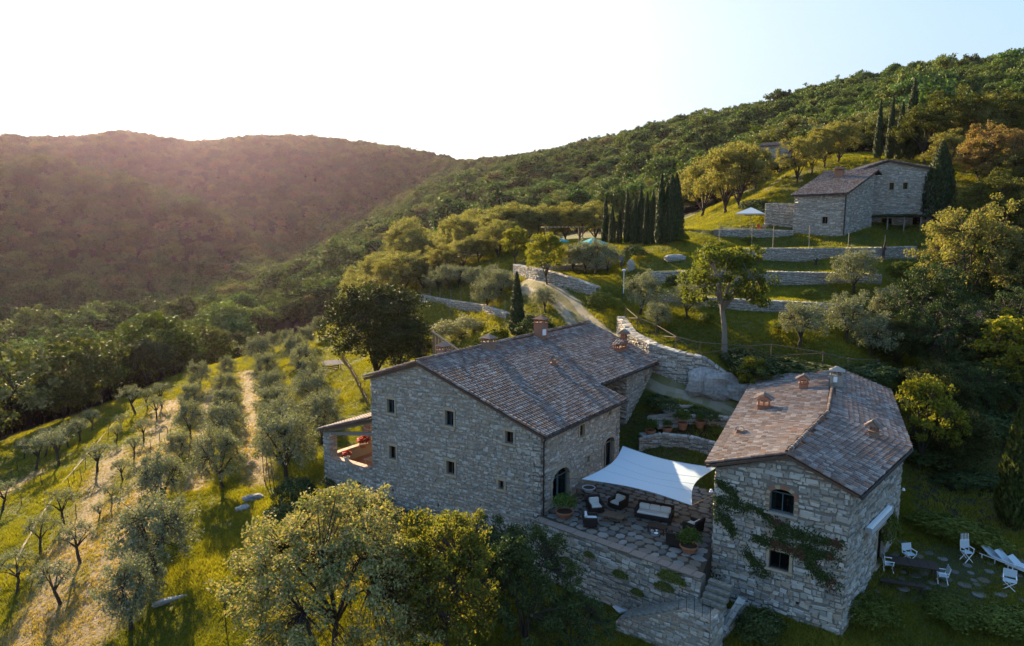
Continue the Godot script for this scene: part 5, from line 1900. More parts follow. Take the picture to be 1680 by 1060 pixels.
func terrace():
	# the paved terrace between the two houses
	var m := MB.new()
	var c := Vector2.ZERO
	for p in TERRACE:
		c += p / TERRACE.size()
	for i in TERRACE.size():
		var a: Vector2 = TERRACE[i]
		var b: Vector2 = TERRACE[(i + 1) % TERRACE.size()]
		m.tri(Vector3(c.x, -0.03, c.y), Vector3(b.x, -0.03, b.y), Vector3(a.x, -0.03, a.y))
		m.quad(Vector3(a.x, -0.03, a.y), Vector3(b.x, -0.03, b.y), Vector3(b.x, -3.5, b.y), Vector3(a.x, -3.5, a.y))
	var base := struct("terrace", m, M.soil)
	# uneven flagstones, each its own piece
	var n := 0
	var u := Vector2(0.725, 0.689)
	var v := Vector2(0.689, -0.725)
	var o := Vector2(1.9, -41.0)
	var rest := SurfaceTool.new()
	rest.begin(Mesh.PRIMITIVE_TRIANGLES)
	var j := 0.0
	while j < 12.0:
		var rowh := rnd(0.42, 0.72)
		var i := -1.0
		while i < 14.0:
			var w := rnd(0.42, 0.95)
			var p := o + u * (i + w / 2.0) + v * (j + rowh / 2.0 + rnd(-0.06, 0.06))
			i += w
			if not Geometry2D.is_point_in_polygon(p, TERRACE):
				continue
			var k := MB.new()
			var ring := []
			var sides := 6
			var spin := rnd(0, TAU)
			for q in sides:
				var a := spin + TAU * q / sides
				var e := Vector2(cos(a) * w, sin(a) * rowh) * 0.5 * rnd(0.92, 1.16)
				var g := p + u * e.x + v * e.y
				ring.append(Vector3(g.x, 0.0, g.y))
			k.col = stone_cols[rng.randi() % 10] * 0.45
			var hgt := rnd(0.0, 0.025)
			for q in sides:
				var a: Vector3 = ring[q]
				var b: Vector3 = ring[(q + 1) % sides]
				var mid := Vector3(p.x, 0, p.y)
				var a1 := a.lerp(mid, 0.08) + Vector3(0, hgt, 0)
				var b1 := b.lerp(mid, 0.08) + Vector3(0, hgt, 0)
				k.tri(Vector3(p.x, hgt, p.y), b1, a1)
				k.quad(a1, b1, b - Vector3(0, 0.04, 0), a - Vector3(0, 0.04, 0))
			n += 1
			if n <= 300:
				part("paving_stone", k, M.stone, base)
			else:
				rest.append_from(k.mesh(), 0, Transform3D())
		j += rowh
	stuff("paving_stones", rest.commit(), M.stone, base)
	# its retaining wall with a broad coping
	var a := Vector3(1.36, 0.12, -40.17)
	var b := Vector3(9.74, 0.12, -33.04)
	var f := (b - a).normalized()
	var t := bank_wall("terrace_wall", "high rubble retaining wall in front of the paved terrace", [Vector3(a.x, -2.6, a.z), Vector3(b.x, -3.2, b.z)], [0.0, 0.0], 300, 1.0, 0.6, 1.6, "", false)
	var l := a.distance_to(b)
	var x := 0.0
	while x < l - 0.05:
		var w := minf(rnd(0.5, 0.9), l - x)
		var s := MB.new()
		s.box(f * (x + w / 2.0) + Vector3(0, 2.65 + rnd(-0.01, 0.02), 0) + f.cross(Vector3.UP) * -0.22, Vector3(w - 0.015, 0.09, 0.62 + rnd(-0.04, 0.04)), Basis(f, Vector3.UP, f.cross(Vector3.UP)), 0.02)
		part("coping_stone", s, M.coping, t)
		x += w
	# weeds rooted in the wall
	for q in [[4.2, -0.9, 0.8], [6.3, -1.5, 1.1], [9.4, -0.8, 1.7], [9.0, -1.3, 1.2], [2.6, -1.9, 1.0], [7.4, -2.1, 0.9]]:
		var g := part(numbered("wall_plant"), species.shrub_green, M.dark_leaf, self)
		g.position = a + f * q[0] + Vector3(0, q[1] - 0.3, 0) + f.cross(Vector3.UP) * 0.12
		g.scale = Vector3(q[2], q[2] * 0.7, 0.5)
		g.rotation.y = atan2(-f.z, f.x)
		tag(g, "tuft of green weeds growing out of the terrace retaining wall", "plant", "weeds in the terrace wall")
	# stair that runs down along the wall from the gap by the annexe
	var nn := f.cross(Vector3.UP)
	var st := thing("stone_stair", "worn stone stair running down along the foot of the terrace wall to the lawn", "stair", b)
	var land := MB.new()
	land.box(f * 0.32 + nn * 0.72 + Vector3(0, -2.3, 0), Vector3(1.9, 2.2, 1.5), Basis(f, Vector3.UP, nn), 0.03)
	part("landing", land, M.mossy_stone, st)
	for k in 4:
		var s := MB.new()
		s.box(f * (0.85 - 0.0 * k) - nn * (0.28 * (3 - k) - 0.3) + Vector3(0, -1.02 + 0.23 * (3 - k), 0), Vector3(1.25, 0.22, 0.36), Basis(f, Vector3.UP, nn), 0.03)
		part("step", s, M.mossy_stone, st)
	for k in 9:
		var s := MB.new()
		s.box(-f * (0.75 + 0.36 * k) + nn * 0.95 + Vector3(0, -1.5 - 0.2 * k, 0), Vector3(0.42, 0.2, 1.25), Basis(f, Vector3.UP, nn), 0.03)
		part("step", s, M.mossy_stone, st)
	var sc := MB.new()
	var ss := []
	var so := -f * 4.0 + nn * 1.62
	var stop := func(d: float) -> float: return minf(-3.25 + d * 0.545, -1.12)
	wall_core(sc, so, f, 5.3, -4.6, stop, [], 0.3, [3.9])
	stone_face(ss, so + Vector3(0, -4.6, 0), f, 5.3, -4.6, stop, [], 0.95)
	wall_core(sc, so + f * 5.3, -nn, 1.6, -4.6, func(_d: float) -> float: return -1.12, [], 0.3)
	stone_face(ss, so + f * 5.3 + Vector3(0, -4.6, 0), -nn, 1.6, -4.6, func(_d: float) -> float: return -1.12)
	part("side_wall", sc, M.mortar, st)
	lay_stones(ss, st, 90)
	var rl := thing("stair_railing", "thin iron railing on the stair landing beside the annexe", "railing", b + Vector3(0, -1.2, 0))
	for k in 5:
		var p := MB.new()
		var at := f * (-0.4 + 0.42 * k) + nn * 1.6
		p.tube([at, at + Vector3(0, 1.0, 0)], [0.014, 0.014], 6)
		part("baluster", p, M.metal, rl)
	var hr := MB.new()
	hr.tube([f * -0.4 + nn * 1.6 + Vector3(0, 1.0, 0), f * 1.3 + nn * 1.6 + Vector3(0, 1.0, 0)], [0.018, 0.018], 6)
	part("handrail", hr, M.metal, rl)
	# half round basin below the stair
	var arc := []
	var arct := []
	var pc := Vector3(9.58, -3.20, -35.43)
	for k in 9:
		var ang := deg_to_rad(190.0 - 22.0 * k)
		var p := pc + Vector3(cos(ang) * 2.5, 0, sin(ang) * 2.7)
		arc.append(Vector3(p.x, -3.9, p.z))
		arct.append(-2.75)
	var bw := bank_wall("basin_wall", "low half round stone wall of the basin below the stair", arc, arct, 200, 0.8, 0.42, 0.8)
	var fillm := MB.new()
	fillm.col = Color(.11, .10, .07)
	for k in 8:
		fillm.tri(pc + Vector3(0, 0.28, 0) , arc[k + 1] + Vector3(0, 0.98, 0), arc[k] + Vector3(0, 0.98, 0))
	part("basin_floor", fillm, M.ground, bw).position = -bw.position
	# capped parapets that lead down beside the annexe
	for q in [[Vector3(11.50, -2.30, -34.10), Vector3(9.40, -3.40, -32.45), "left"], [Vector3(12.60, -2.00, -34.49), Vector3(10.13, -3.40, -31.94), "right"]]:
		var fa: Vector3 = q[0]
		var fb: Vector3 = q[1]
		bank_wall("low_parapet", "low stone parapet with pale capping below the annexe, the %s one of two" % q[2], [Vector3(fb.x, -4.0, fb.z), Vector3(fa.x, -3.6, fa.z)], [fb.y, fa.y], 60, 0.8, 0.4, 0.5)
	var sb := MB.new()
	sb.box(Vector3.ZERO, Vector3(0.95, 0.12, 0.75), Basis(Vector3.UP, 0.4), 0.03)
	var slab1 := part("stone_slab", sb, M.zinc_bucket, self)
	slab1.position = on_ground(Vector3(6.30, -3.56, -36.10)) + Vector3(0, 0.08, 0)
	tag(slab1, "pale square stone slab lying on the dark lawn left of the stair", "slab")

	# sun sail
	var c0 := Vector3(4.37, 2.45, -40.77)
	var c1 := Vector3(7.72, 2.90, -45.86)
	var c2 := Vector3(12.37, 3.50, -39.85)
	var c3 := Vector3(10.38, 2.10, -37.55)
	var sail := MB.new()
	var N := 18
	var ctr := (c0 + c1 + c2 + c3) / 4.0
	var grid := []
	for i in N + 1:
		for k in N + 1:
			var a1 := float(i) / N
			var b1 := float(k) / N
			var pull := func(p: Vector3, q: Vector3, t: float) -> Vector3: return p.lerp(q, t).lerp(ctr, 0.17 * 4.0 * t * (1.0 - t))
			var ea: Vector3 = pull.call(c0, c3, a1)
			var eb: Vector3 = pull.call(c1, c2, a1)
			var ec: Vector3 = pull.call(c0, c1, b1)
			var ed: Vector3 = pull.call(c3, c2, b1)
			var bil := c0.lerp(c3, a1).lerp(c1.lerp(c2, a1), b1)
			var p: Vector3 = ea.lerp(eb, b1) + ec.lerp(ed, a1) - bil
			p.y -= 0.25 * sin(PI * a1) * sin(PI * b1)
			grid.append(p)
	for side2 in 2:
		for i in N:
			for k in N:
				var s := Vector3(0, -0.012 * side2, 0)
				var q := [grid[i * (N + 1) + k] + s, grid[i * (N + 1) + k + 1] + s, grid[(i + 1) * (N + 1) + k + 1] + s, grid[(i + 1) * (N + 1) + k] + s]
				sail.quad(q[0], q[1], q[2], q[3])
	var sst := SurfaceTool.new()
	sst.create_from(sail.mesh(), 0)
	sst.index()
	sst.generate_normals()
	var sl := thing("shade_sail", "white four cornered shade sail stretched over the terrace between the houses", "shade sail", c0)
	part("cloth", sst.commit(), M.canvas, sl).position = -c0
	for k in [5, 9, 13]:
		var sm := MB.new()
		var pts := []
		var rr := []
		for i in N + 1:
			pts.append(grid[i * (N + 1) + k] - c0 + Vector3(0, 0.004, 0))
			rr.append(0.009)
		sm.tube(pts, rr, 5)
		part("seam", sm, M.canvas, sl)
	for e in 4:
		var wb := MB.new()
		var pts := []
		var rr := []
		for i in N + 1:
			pts.append(grid[[i, N * (N + 1) + i, i * (N + 1), i * (N + 1) + N][e]] - c0)
			rr.append(0.022)
		wb.tube(pts, rr, 5)
		part("edge_webbing", wb, M.canvas, sl)
	for q in [[c0, Vector3(2.03, 2.47, -41.04)], [c1, Vector3(7.33, 3.00, -46.10)], [c3, Vector3(11.44, 3.00, -36.88)], [c2, Vector3(12.74, 3.60, -40.00)]]:
		var r := MB.new()
		r.tube([q[0] - c0, q[1] - c0], [0.012, 0.012], 5)
		part("rope", r, M.metal, sl)

	# furniture under the sail
	var turn := deg_to_rad(-40.0)
	wicker_chair("wicker_sofa", "three seat dark wicker sofa with white cushions under the sail", Vector3(8.85, 0.00, -40.44), turn + 0.25, 3)
	wicker_chair("wicker_armchair", "wicker armchair with white cushions left of the wooden coffee table, turned to the sofa", Vector3(5.31, 0.00, -41.64), turn + 0.9)
	wicker_chair("wicker_armchair", "upright wicker armchair with white cushions behind the wooden coffee table", Vector3(6.87, 0.00, -42.12), turn - 0.1)
	wicker_chair("wicker_armchair", "wicker armchair seen from behind at the coping, nearest the house", Vector3(4.75, 0.00, -39.48), turn + 2.2)
	wicker_chair("wicker_armchair", "wicker armchair between the sofa and the annexe, turned to the left", Vector3(10.81, 0.00, -38.64), turn - 1.7)
	wicker_chair("wicker_armchair", "wicker armchair seen from behind at the coping, next to the round pot plant", Vector3(9.41, 0.00, -36.90), turn + 3.3)
	low_table("coffee_table", "low wooden coffee table between the armchairs left of the sofa", Vector3(6.33, 0.00, -40.09), turn + 0.2, Vector3(1.3, 0.42, 0.9), M.wood)
	low_table("coffee_table", "low dark table with glasses in front of the sofa", Vector3(8.65, 0.00, -38.55), turn + 0.2, Vector3(1.1, 0.42, 0.7), M.dark_wood)
	var ct := Vector3(8.44, 0.42, -37.65)
	var gi := 0
	for q in [[-0.3, 0.05, 0.10, "metal bowl", "bowl"], [0.0, -0.1, 0.06, "small glass", "glass"], [0.12, 0.1, 0.05, "amber glass", "glass"], [-0.1, 0.2, 0.13, "white dish", "dish"]]:
		var b1 := MB.new()
		b1.lathe(Vector3.ZERO, [[0.0, 0.0], [q[2] * 0.6, 0.0], [q[2], q[2] * (0.3 if q[2] > 0.12 else 1.4)], [q[2] * 0.92, q[2] * (0.3 if q[2] > 0.12 else 1.4)], [q[2] * 0.5, 0.015]], 10)
		var o1 := part(numbered("tableware"), b1, [M.steel, M.zinc_white, M.terracotta, M.white_paint][gi], self)
		o1.position = ct + Vector3(q[0], 0.003, q[1])
		tag(o1, "%s standing on the dark table in front of the sofa" % q[3], q[4])
		gi += 1
	pot("potted_plant", "large bushy plant in a wide terracotta bowl at the corner of the farmhouse", Vector3(3.29, 0.00, -40.71), 0.55, 0.4, "pot_plant", Vector3(1.7, 1.5, 1.7), "terracotta", "dark_leaf")
	pot("potted_plant", "round green bush in a terracotta bowl at the coping near the annexe", Vector3(9.90, 0.00, -36.08), 0.5, 0.4, "pot_plant", Vector3(1.45, 1.3, 1.45))
	var bn := low_table("stone_bench", "brick bench with a wide basin against the farmhouse wall", Vector3(5.05, 0.00, -44.26), deg_to_rad(54.5), Vector3(1.8, 0.7, 0.8), M.plaster)
	pot("stone_basin", "grey bowl standing on the brick bench", Vector3(5.07, 0.72, -43.11), 0.42, 0.28, "", Vector3.ONE, "zinc_bucket").set_meta("category", "bowl")
	# steps, borders and pots of the courtyard behind the sail
	var cy := bank_wall("courtyard_wall", "low stone wall that edges the raised flower bed behind the sail", [Vector3(10.31, -0.09, -53.50), Vector3(12.10, 0.44, -53.40), Vector3(14.12, 0.45, -52.60), Vector3(16.41, 0.16, -51.30), Vector3(17.35, 0.05, -49.80)], [0.86, 1.39, 1.40, 1.11, 1.00], 60, 0.9, 0.5)
	bank_wall("courtyard_wall", "upper of the low stone walls behind the row of terracotta pots", [Vector3(11.39, 1.35, -55.70), Vector3(13.22, 1.70, -55.20), Vector3(16.16, 1.70, -54.80), Vector3(19.09, 1.74, -53.80)], [2.15, 2.50, 2.50, 2.54], 60, 0.9, 0.5)
	for k in 5:
		var s := thing("garden_step", "%s stone step from below of the short flight up to the driveway" % ORDINAL[k], "step", Vector3.ZERO, 0.0, "courtyard steps")
		var q: Array = [Vector3(11.85, 0.94, -54.60), Vector3(13.17, 1.57, -55.00), Vector3(13.93, 2.11, -55.70), Vector3(14.12, 2.50, -56.30), Vector3(14.18, 2.82, -56.80)]
		s.position = on_ground(q[k])
		var b1 := MB.new()
		b1.box(Vector3(0, 0.06, 0), Vector3(2.6, 0.22, 0.9), Basis(Vector3.UP, 0.2), 0.04)
		part("tread", b1, M.dressed_grey, s)
	for k in 4:
		var q: Array = [[Vector3(11.39, 0.61, -54.30), "yellow green bush in a terracotta pot, leftmost of the row behind the sail", 1.3], [Vector3(12.69, 0.96, -54.10), "dark leafy plant in a ribbed terracotta pot, second of the row behind the sail", 0.9], [Vector3(13.98, 1.30, -54.30), "round golden green bush in a terracotta pot, third of the row behind the sail", 1.5], [Vector3(15.42, 1.39, -54.30), "large terracotta pot with a low plant, rightmost of the row behind the sail", 0.8]]
		pot("potted_plant", q[k][1], on_ground(q[k][0]) + Vector3(0, 0.25, 0), 0.42, 0.6, "pot_plant", Vector3.ONE * q[k][2])
	shrub("flower_bed_shrub", "low dark shrub at the foot of the stone pier behind the farmhouse", "shrub_dark", Vector3(12.80, 2.58, -56.90), Vector3(4.5, 1.4, 2.5), "dark_leaf")
	shrub("flower_bed_shrub", "low dark shrub above the row of pots, right of the garden steps", "shrub_dark", Vector3(15.83, 2.10, -55.50), Vector3(4.0, 1.1, 1.8), "dark_leaf")
	shrub("flower_bed_shrub", "bright green plants on the raised bed left of the annexe roof", "shrub_lime", Vector3(16.94, 1.30, -54.00), Vector3(3.0, 0.5, 1.5), "bright_leaf")
	# flowers and table in the loggia
	var hx := Transform3D(Basis(Vector3.UP, deg_to_rad(-35.5)), Vector3(1.82, 0, -41))
	pot("flower_pot", "zinc bucket of red geraniums on the front parapet of the loggia", hx * Vector3(-18.4, -0.22, -0.2), 0.24, 0.3, "flowers", Vector3(0.85, 0.6, 0.85), "zinc_bucket", "petal")
	pot("flower_pot", "large pot of red geraniums on the rear parapet of the loggia", hx * Vector3(-19.9, -0.3, -3.3), 0.36, 0.35, "flowers", Vector3(1.2, 0.8, 1.2), "terracotta", "petal")
	low_table("loggia_table", "stone topped table in the corner of the loggia", hx * Vector3(-17.4, -1.25, -2.2), deg_to_rad(-35.5), Vector3(1.5, 0.75, 0.9), M.pale_wood)

func banks():
	var i := 0
	for b in BENCHES:
		var info: Array = [["terrace_bank_wall", "uppermost dry stone terrace wall below the lawn of the upper villa", 0.65, 0], ["terrace_bank_wall", "long middle dry stone terrace wall below the uppermost one", 0.65, 0], ["terrace_bank_wall", "lowest dry stone terrace wall behind the large green tree", 0.65, 0], ["driveway_wall", "curved rubble retaining wall on boulders along the driveway", 0.95, 200], ["pool_bank_wall", "long stone wall along the bank below the swimming pool", 0.8, 0], ["path_wall", "low stone wall with fence posts along the grass path behind the big oak", 0.8, 0], ["pool_edge_wall", "straight pale stone wall that holds the pool deck", 0.8, 0], ["umbrella_terrace_wall", "straight stone wall that holds the terrace with the cream parasol", 0.8, 0]][i]
		var feet := []
		for p in b[0]:
			feet.append(Vector3(p.x, smooth_y(p.x, p.y), p.y))
		bank_wall(info[0], info[1], feet, b[1], info[3], info[2], 0.9, 0.6)
		i += 1
	# boulders at the foot of the curved wall
	for q in [[Vector3(16.63, 3.98, -58.30), Vector3(3.0, 2.6, 1.6), 0.4, "left"], [Vector3(17.98, 3.81, -57.80), Vector3(3.4, 2.4, 1.8), 0.1, "middle"], [Vector3(19.34, 3.62, -57.10), Vector3(2.6, 1.5, 1.6), -0.3, "right"]]:
		boulder("boulder", "huge grey boulder at the foot of the curved driveway wall, the %s one of three" % q[3], on_ground(q[0]) + Vector3(0, 0.5, 0.2), q[1], q[2])
	post_fence("timber_fence", "rustic timber fence with crossed braces along the top of the curved driveway wall", [Vector3(11.66, 8.65, -69.20), Vector3(12.31, 8.06, -66.20), Vector3(13.66, 7.66, -64.00), Vector3(14.78, 7.06, -60.60), Vector3(16.64, 6.71, -59.70), Vector3(21.35, 6.16, -60.90), Vector3(23.46, 6.40, -60.80), Vector3(27.60, 5.87, -59.50), Vector3(29.76, 5.32, -59.30), Vector3(34.11, 4.54, -62.40)], 1.25, 0.1, M.wood, true, 1)

func villa():
	var h := thing("upper_villa", "distant stone villa with two tiled roofs on the lawn above the terraces", "house", Vector3(48.1, 17.0, -100.0), deg_to_rad(-47))
	var X := Vector3(1, 0, 0)
	var core := MB.new()
	var stones := []
	var eave := func(_u: float) -> float: return 5.75
	var wn := [Rect2(4.35, 1.5, 0.85, 1.0)]
	wall_core(core, Vector3(-7.5, -1.0, 0), X, 7.5, -1.0, eave, wn, 0.5)
	stone_face(stones, Vector3(-7.5, -1.0, 0), X, 7.5, -1.0, eave, [wn[0].grow(0.12)])
	window(h, Vector3(-7.5, 0, 0), X, wn[0], false, 0.18, M.wood)
	var B := Vector3(0, 0, -1)
	var verge := func(u: float) -> float: return 5.75 + u * 0.35
	wall_core(core, Vector3(0, -1, 0), B, 10.5, -1.0, verge, [], 0.5)
	stone_face(stones, Vector3(0, -1, 0), B, 10.5, -1.0, verge, [], 1.1)
	wall_core(core, Vector3(-7.5, -1, -10.5), -B, 10.5, -1.0, func(u: float) -> float: return 5.75 + (10.5 - u) * 0.35, [], 0.5)
	stone_face(stones, Vector3(-7.5, -1, -10.5), -B, 10.5, -1.0, func(u: float) -> float: return 5.75 + (10.5 - u) * 0.35, [], 1.2)
	part("wall", core, M.mortar, h)
	lay_stones(stones, h, 0, "stone", "stones")
	var rf := MB.new()
	slab(rf, Vector3(-7.9, 5.72, 0.4), Vector3(0.4, 5.72, 0.4), Vector3(0.4, 9.7, -11.0), Vector3(-7.9, 9.7, -11.0))
	slab(rf, Vector3(-7.9, 9.7, -11.0), Vector3(0.4, 9.7, -11.0), Vector3(0.4, 9.2, -12.6), Vector3(-7.9, 9.2, -12.6))
	part("roof", rf, M.under_tile, h)
	var tiles := []
	tile_plane(tiles, Vector3(-7.9, 5.72, 0.42), Vector3(0.4, 5.72, 0.42), Vector3(-7.9, 9.7, -11.0), Vector3(0.4, 9.7, -11.0))
	tile_line(tiles, Vector3(0.4, 5.8, 0.4), Vector3(0.4, 9.75, -11.0))
	tile_line(tiles, Vector3(-7.9, 9.8, -11.0), Vector3(0.4, 9.8, -11.0))
	lay_tiles(tiles, h, 0)
	chimney(h, Vector3(-4.3, 8.6, -8.0), 1.2, 0.8, 0.9, "arcade")
	var dp := MB.new()
	dp.tube([Vector3(0.1, 5.6, 0.1), Vector3(0.1, -0.2, 0.1)], [0.09, 0.09], 6)
	part("drainpipe", dp, M.metal, h)
	# the taller block behind, gable to the front right
	var g := thing("villa_gable_block", "tall gabled stone block of the upper villa behind its pergola", "house", Vector3(54.17, 17.20, -110.00), deg_to_rad(-8))
	core = MB.new()
	stones = []
	var W := 13.6
	var gab := func(u: float) -> float: return minf(9.3 + u * 0.33, 11.0 - (u - 4.6) * 0.20)
	var gw := [Rect2(5.2, 6.6, 0.7, 1.1), Rect2(7.2, 6.7, 0.7, 1.0), Rect2(9.0, 0.2, 1.4, 2.3), Rect2(4.4, 0.0, 1.6, 2.2)]
	wall_core(core, Vector3(0, -1, 0), X, W, -1.0, gab, gw, 0.5, [4.6])
	stone_face(stones, Vector3(0, -1, 0), X, W, -1.0, gab, [gw[0].grow(0.12), gw[1].grow(0.12), gw[2].grow(0.12), gw[3].grow(0.12)], 1.1)
	for r in gw:
		window(g, Vector3.ZERO, X, r, false, 0.15, M.dark_wood)
	wall_core(core, Vector3(W, -1, 0), B, 9.0, -1.0, func(_u: float) -> float: return 9.0)
	stone_face(stones, Vector3(W, -1, 0), B, 9.0, -1.0, func(_u: float) -> float: return 9.0, [], 1.3)
	wall_core(core, Vector3(0, -1, -9.0), -B, 9.0, -1.0, func(_u: float) -> float: return 9.1)
	part("wall", core, M.mortar, g)
	lay_stones(stones, g, 0, "stone", "stones")
	rf = MB.new()
	slab(rf, Vector3(-0.5, 9.3, 0.4), Vector3(4.6, 11.15, 0.4), Vector3(4.6, 11.15, -9.4), Vector3(-0.5, 9.3, -9.4))
	slab(rf, Vector3(4.6, 11.15, 0.4), Vector3(W + 0.5, 9.25, 0.4), Vector3(W + 0.5, 9.25, -9.4), Vector3(4.6, 11.15, -9.4))
	part("roof", rf, M.under_tile, g)
	tiles = []
	tile_plane(tiles, Vector3(-0.5, 9.3, -9.4), Vector3(-0.5, 9.3, 0.4), Vector3(4.6, 11.15, -9.4), Vector3(4.6, 11.15, 0.4), 0.32)
	tile_plane(tiles, Vector3(W + 0.5, 9.25, 0.4), Vector3(W + 0.5, 9.25, -9.4), Vector3(4.6, 11.15, 0.4), Vector3(4.6, 11.15, -9.4), 0.32)
	lay_tiles(tiles, g, 0)
	var pg := thing("pergola", "dark wooden pergola against the gabled block of the upper villa", "pergola", g.position + Vector3(1.6, -0.2, 2.8), deg_to_rad(-8))
	for k in 5:
		for z in [0.0]:
			var p := MB.new()
			p.box(Vector3(2.4 * k, 1.3, z), Vector3(0.16, 2.6, 0.16), Basis(), 0.02)
			part("post", p, M.grey_wood, pg)
	for k in 9:
		var p := MB.new()
		p.bar(Vector3(1.2 * k, 2.68, 0.4), Vector3(1.2 * k, 2.68, -3.0), 0.1, 0.14)
		part("rafter", p, M.dark_wood, pg)
	var bb := MB.new()
	bb.bar(Vector3(-0.2, 2.56, 0.0), Vector3(9.9, 2.56, 0.0), 0.12, 0.16)
	part("beam", bb, M.dark_wood, pg)
	var vine := part("vine", species.shrub_dark, M.dark_leaf, pg)
	vine.position = Vector3(4.5, 2.3, -1.4)
	vine.scale = Vector3(9.5, 0.9, 3.6)
	# terrace with the parasol
	parasol("parasol", "large cream square parasol on the terrace left of the upper villa", on_ground(Vector3(36.15, 17.48, -104.70)), 2.75, 3.5, M.cream_canvas, 4)
	for q in [[Vector3(37.67, 17.44, -104.80), "wooden folding chair with a red seat right of the cream parasol", 0.5, "red_paint"], [Vector3(38.32, 17.42, -104.80), "pale folding chair with a white back right of the cream parasol", -0.4, "pale_wood"]]:
		var c := director_chair("terrace_chair", q[1], on_ground(q[0]), q[2])
		c.set_meta("group", "chairs under the cream parasol")
		for ch in c.get_children():
			ch.material_override = M[q[3]]
	low_table("garden_table", "wooden table under the cream parasol", on_ground(Vector3(35.75, 17.49, -104.60)), 0.2, Vector3(2.2, 0.75, 1.0), M.wood)
	pot("potted_plant", "large terracotta urn against the front wall of the upper villa", on_ground(Vector3(46.92, 16.97, -103.30)), 0.5, 1.1, "pot_plant", Vector3(0.7, 0.4, 0.7))
	bank_wall("villa_garden_wall", "rough stone garden wall between the parasol terrace and the upper villa", [Vector3(40.23, 18.07, -109.90), Vector3(42.04, 18.09, -109.30), Vector3(44.08, 17.90, -107.90)], [21.67, 21.69, 21.50], 0, 0.9, 0.5)
	shrub("hedge", "dark clipped hedge on top of the garden wall left of the upper villa", "shrub_dark", Vector3(42.95, 19.06, -112.60), Vector3(9, 3.0, 4), "dark_leaf")
	shrub("hedge", "dark bush at the road bend above the cream parasol", "shrub_dark", Vector3(42.11, 20.38, -120.00), Vector3(6, 3.0, 4), "dark_leaf")
	var far := thing("far_farmhouse", "small stone house half hidden among trees at the top of the road", "house", Vector3(59.54, 33.09, -158.00), -0.6)
	core = MB.new()
	core.box(Vector3(0, 1.4, 0), Vector3(9, 6.8, 7))
	part("wall", core, M.mortar, far)
	far.scale = Vector3.ONE * 0.62
	stones = []
	stone_face(stones, Vector3(-4.5, -2, 3.5), X, 9.0, -2.0, func(_u: float) -> float: return 4.75, [Rect2(1.5, 1.5, 1, 1.2), Rect2(6, 1.5, 1, 1.2)], 1.3)
	stone_face(stones, Vector3(4.5, -2, 3.5), B, 7.0, -2.0, func(_u: float) -> float: return 4.75, [], 1.3)
	lay_stones(stones, far, 0, "stone", "stones")
	for r in [Rect2(1.5, 1.5, 1, 1.2), Rect2(6, 1.5, 1, 1.2)]:
		var wm := MB.new()
		wm.box(Vector3(-4.5 + r.position.x + 0.5, 2.1, 3.5), Vector3(0.9, 1.1, 0.06))
		part("window", wm, M.dark_wood, far)
	rf = MB.new()
	slab(rf, Vector3(-5, 4.7, 4), Vector3(5, 4.7, 4), Vector3(5, 6.2, 0), Vector3(-5, 6.2, 0))
	slab(rf, Vector3(5, 4.7, -4), Vector3(-5, 4.7, -4), Vector3(-5, 6.2, 0), Vector3(5, 6.2, 0))
	part("roof", rf, M.under_tile, far)
	tiles = []
	tile_plane(tiles, Vector3(-5, 4.7, 4), Vector3(5, 4.7, 4), Vector3(-5, 6.2, 0), Vector3(5, 6.2, 0), 0.36)
	lay_tiles(tiles, far, 0)
	# cypresses
	var n := 0
	for q in [[Vector3(14.83, 15.56, -109.30), 7.25], [Vector3(15.47, 15.27, -106.30), 5.94], [Vector3(16.62, 15.36, -106.40), 5.20], [Vector3(17.71, 15.46, -106.20), 8.32], [Vector3(18.42, 15.34, -103.30), 7.21], [Vector3(19.25, 15.52, -103.30), 8.54], [Vector3(19.52, 15.42, -100.00), 7.59], [Vector3(20.26, 15.62, -99.30), 7.78], [Vector3(20.68, 15.53, -95.90), 9.75], [Vector3(21.46, 15.70, -95.60), 8.32], [Vector3(21.91, 15.73, -95.00), 9.32], [Vector3(22.50, 15.82, -95.00), 9.39]]:
		tree("cypress", "slim dark cypress, %s from the left of the row above the pool" % ORDINAL[n], "cypress", q[0], q[1], "cypresses in the row above the pool", rnd(0.8, 1.1))
		n += 1
	n = 0
	for q in [[Vector3(72.11, 31.15, -138.00), 11.54], [Vector3(74.48, 31.14, -138.00), 12.24], [Vector3(76.47, 31.15, -138.00), 11.20], [Vector3(78.44, 31.17, -138.00), 15.52]]:
		tree("cypress", "tall slim cypress behind the roof of the upper villa, %s from the left of four" % ORDINAL[n], "cypress", q[0], q[1], "four cypresses behind the villa", [0.75, 0.75, 0.8, 0.95][n])
		n += 1
	var cq: Array = [[Vector3(66.47, 19.03, -108.00), 12.04]]
	tree("cypress", "stout dark cypress at the right end of the upper villa", "cypress", cq[0][0], cq[0][1], "", 1.65)
	# trees round the villa
	n = 0
	for q in [[Vector3(43.82, 20.32, -159.70), 13.48], [Vector3(41.75, 20.67, -135.30), 12.78], [Vector3(43.12, 21.48, -130.20), 11.83], [Vector3(49.96, 25.08, -141.20), 9.05], [Vector3(53.64, 26.27, -130.80), 8.34], [Vector3(57.28, 28.11, -133.10), 7.34], [Vector3(60.21, 29.38, -134.60), 7.97], [Vector3(63.26, 30.28, -135.70), 8.26]]:
		tree("golden_oak", ["golden oak right above the cypress row", "tall golden oak left of the villa road, the first of three", "tall golden oak left of the villa road, the second of three", "golden oak at the bend of the villa road, the third of three", "golden oak right of the far farmhouse", "broad golden oak in front of the dark hillside, between road and villa roof", "golden oak touching the ridge of the villa roof", "small golden oak just left of the four cypresses"][n], "gold", q[0], q[1], "golden oaks round the upper villa", 1.0)
		n += 1
	n = 0
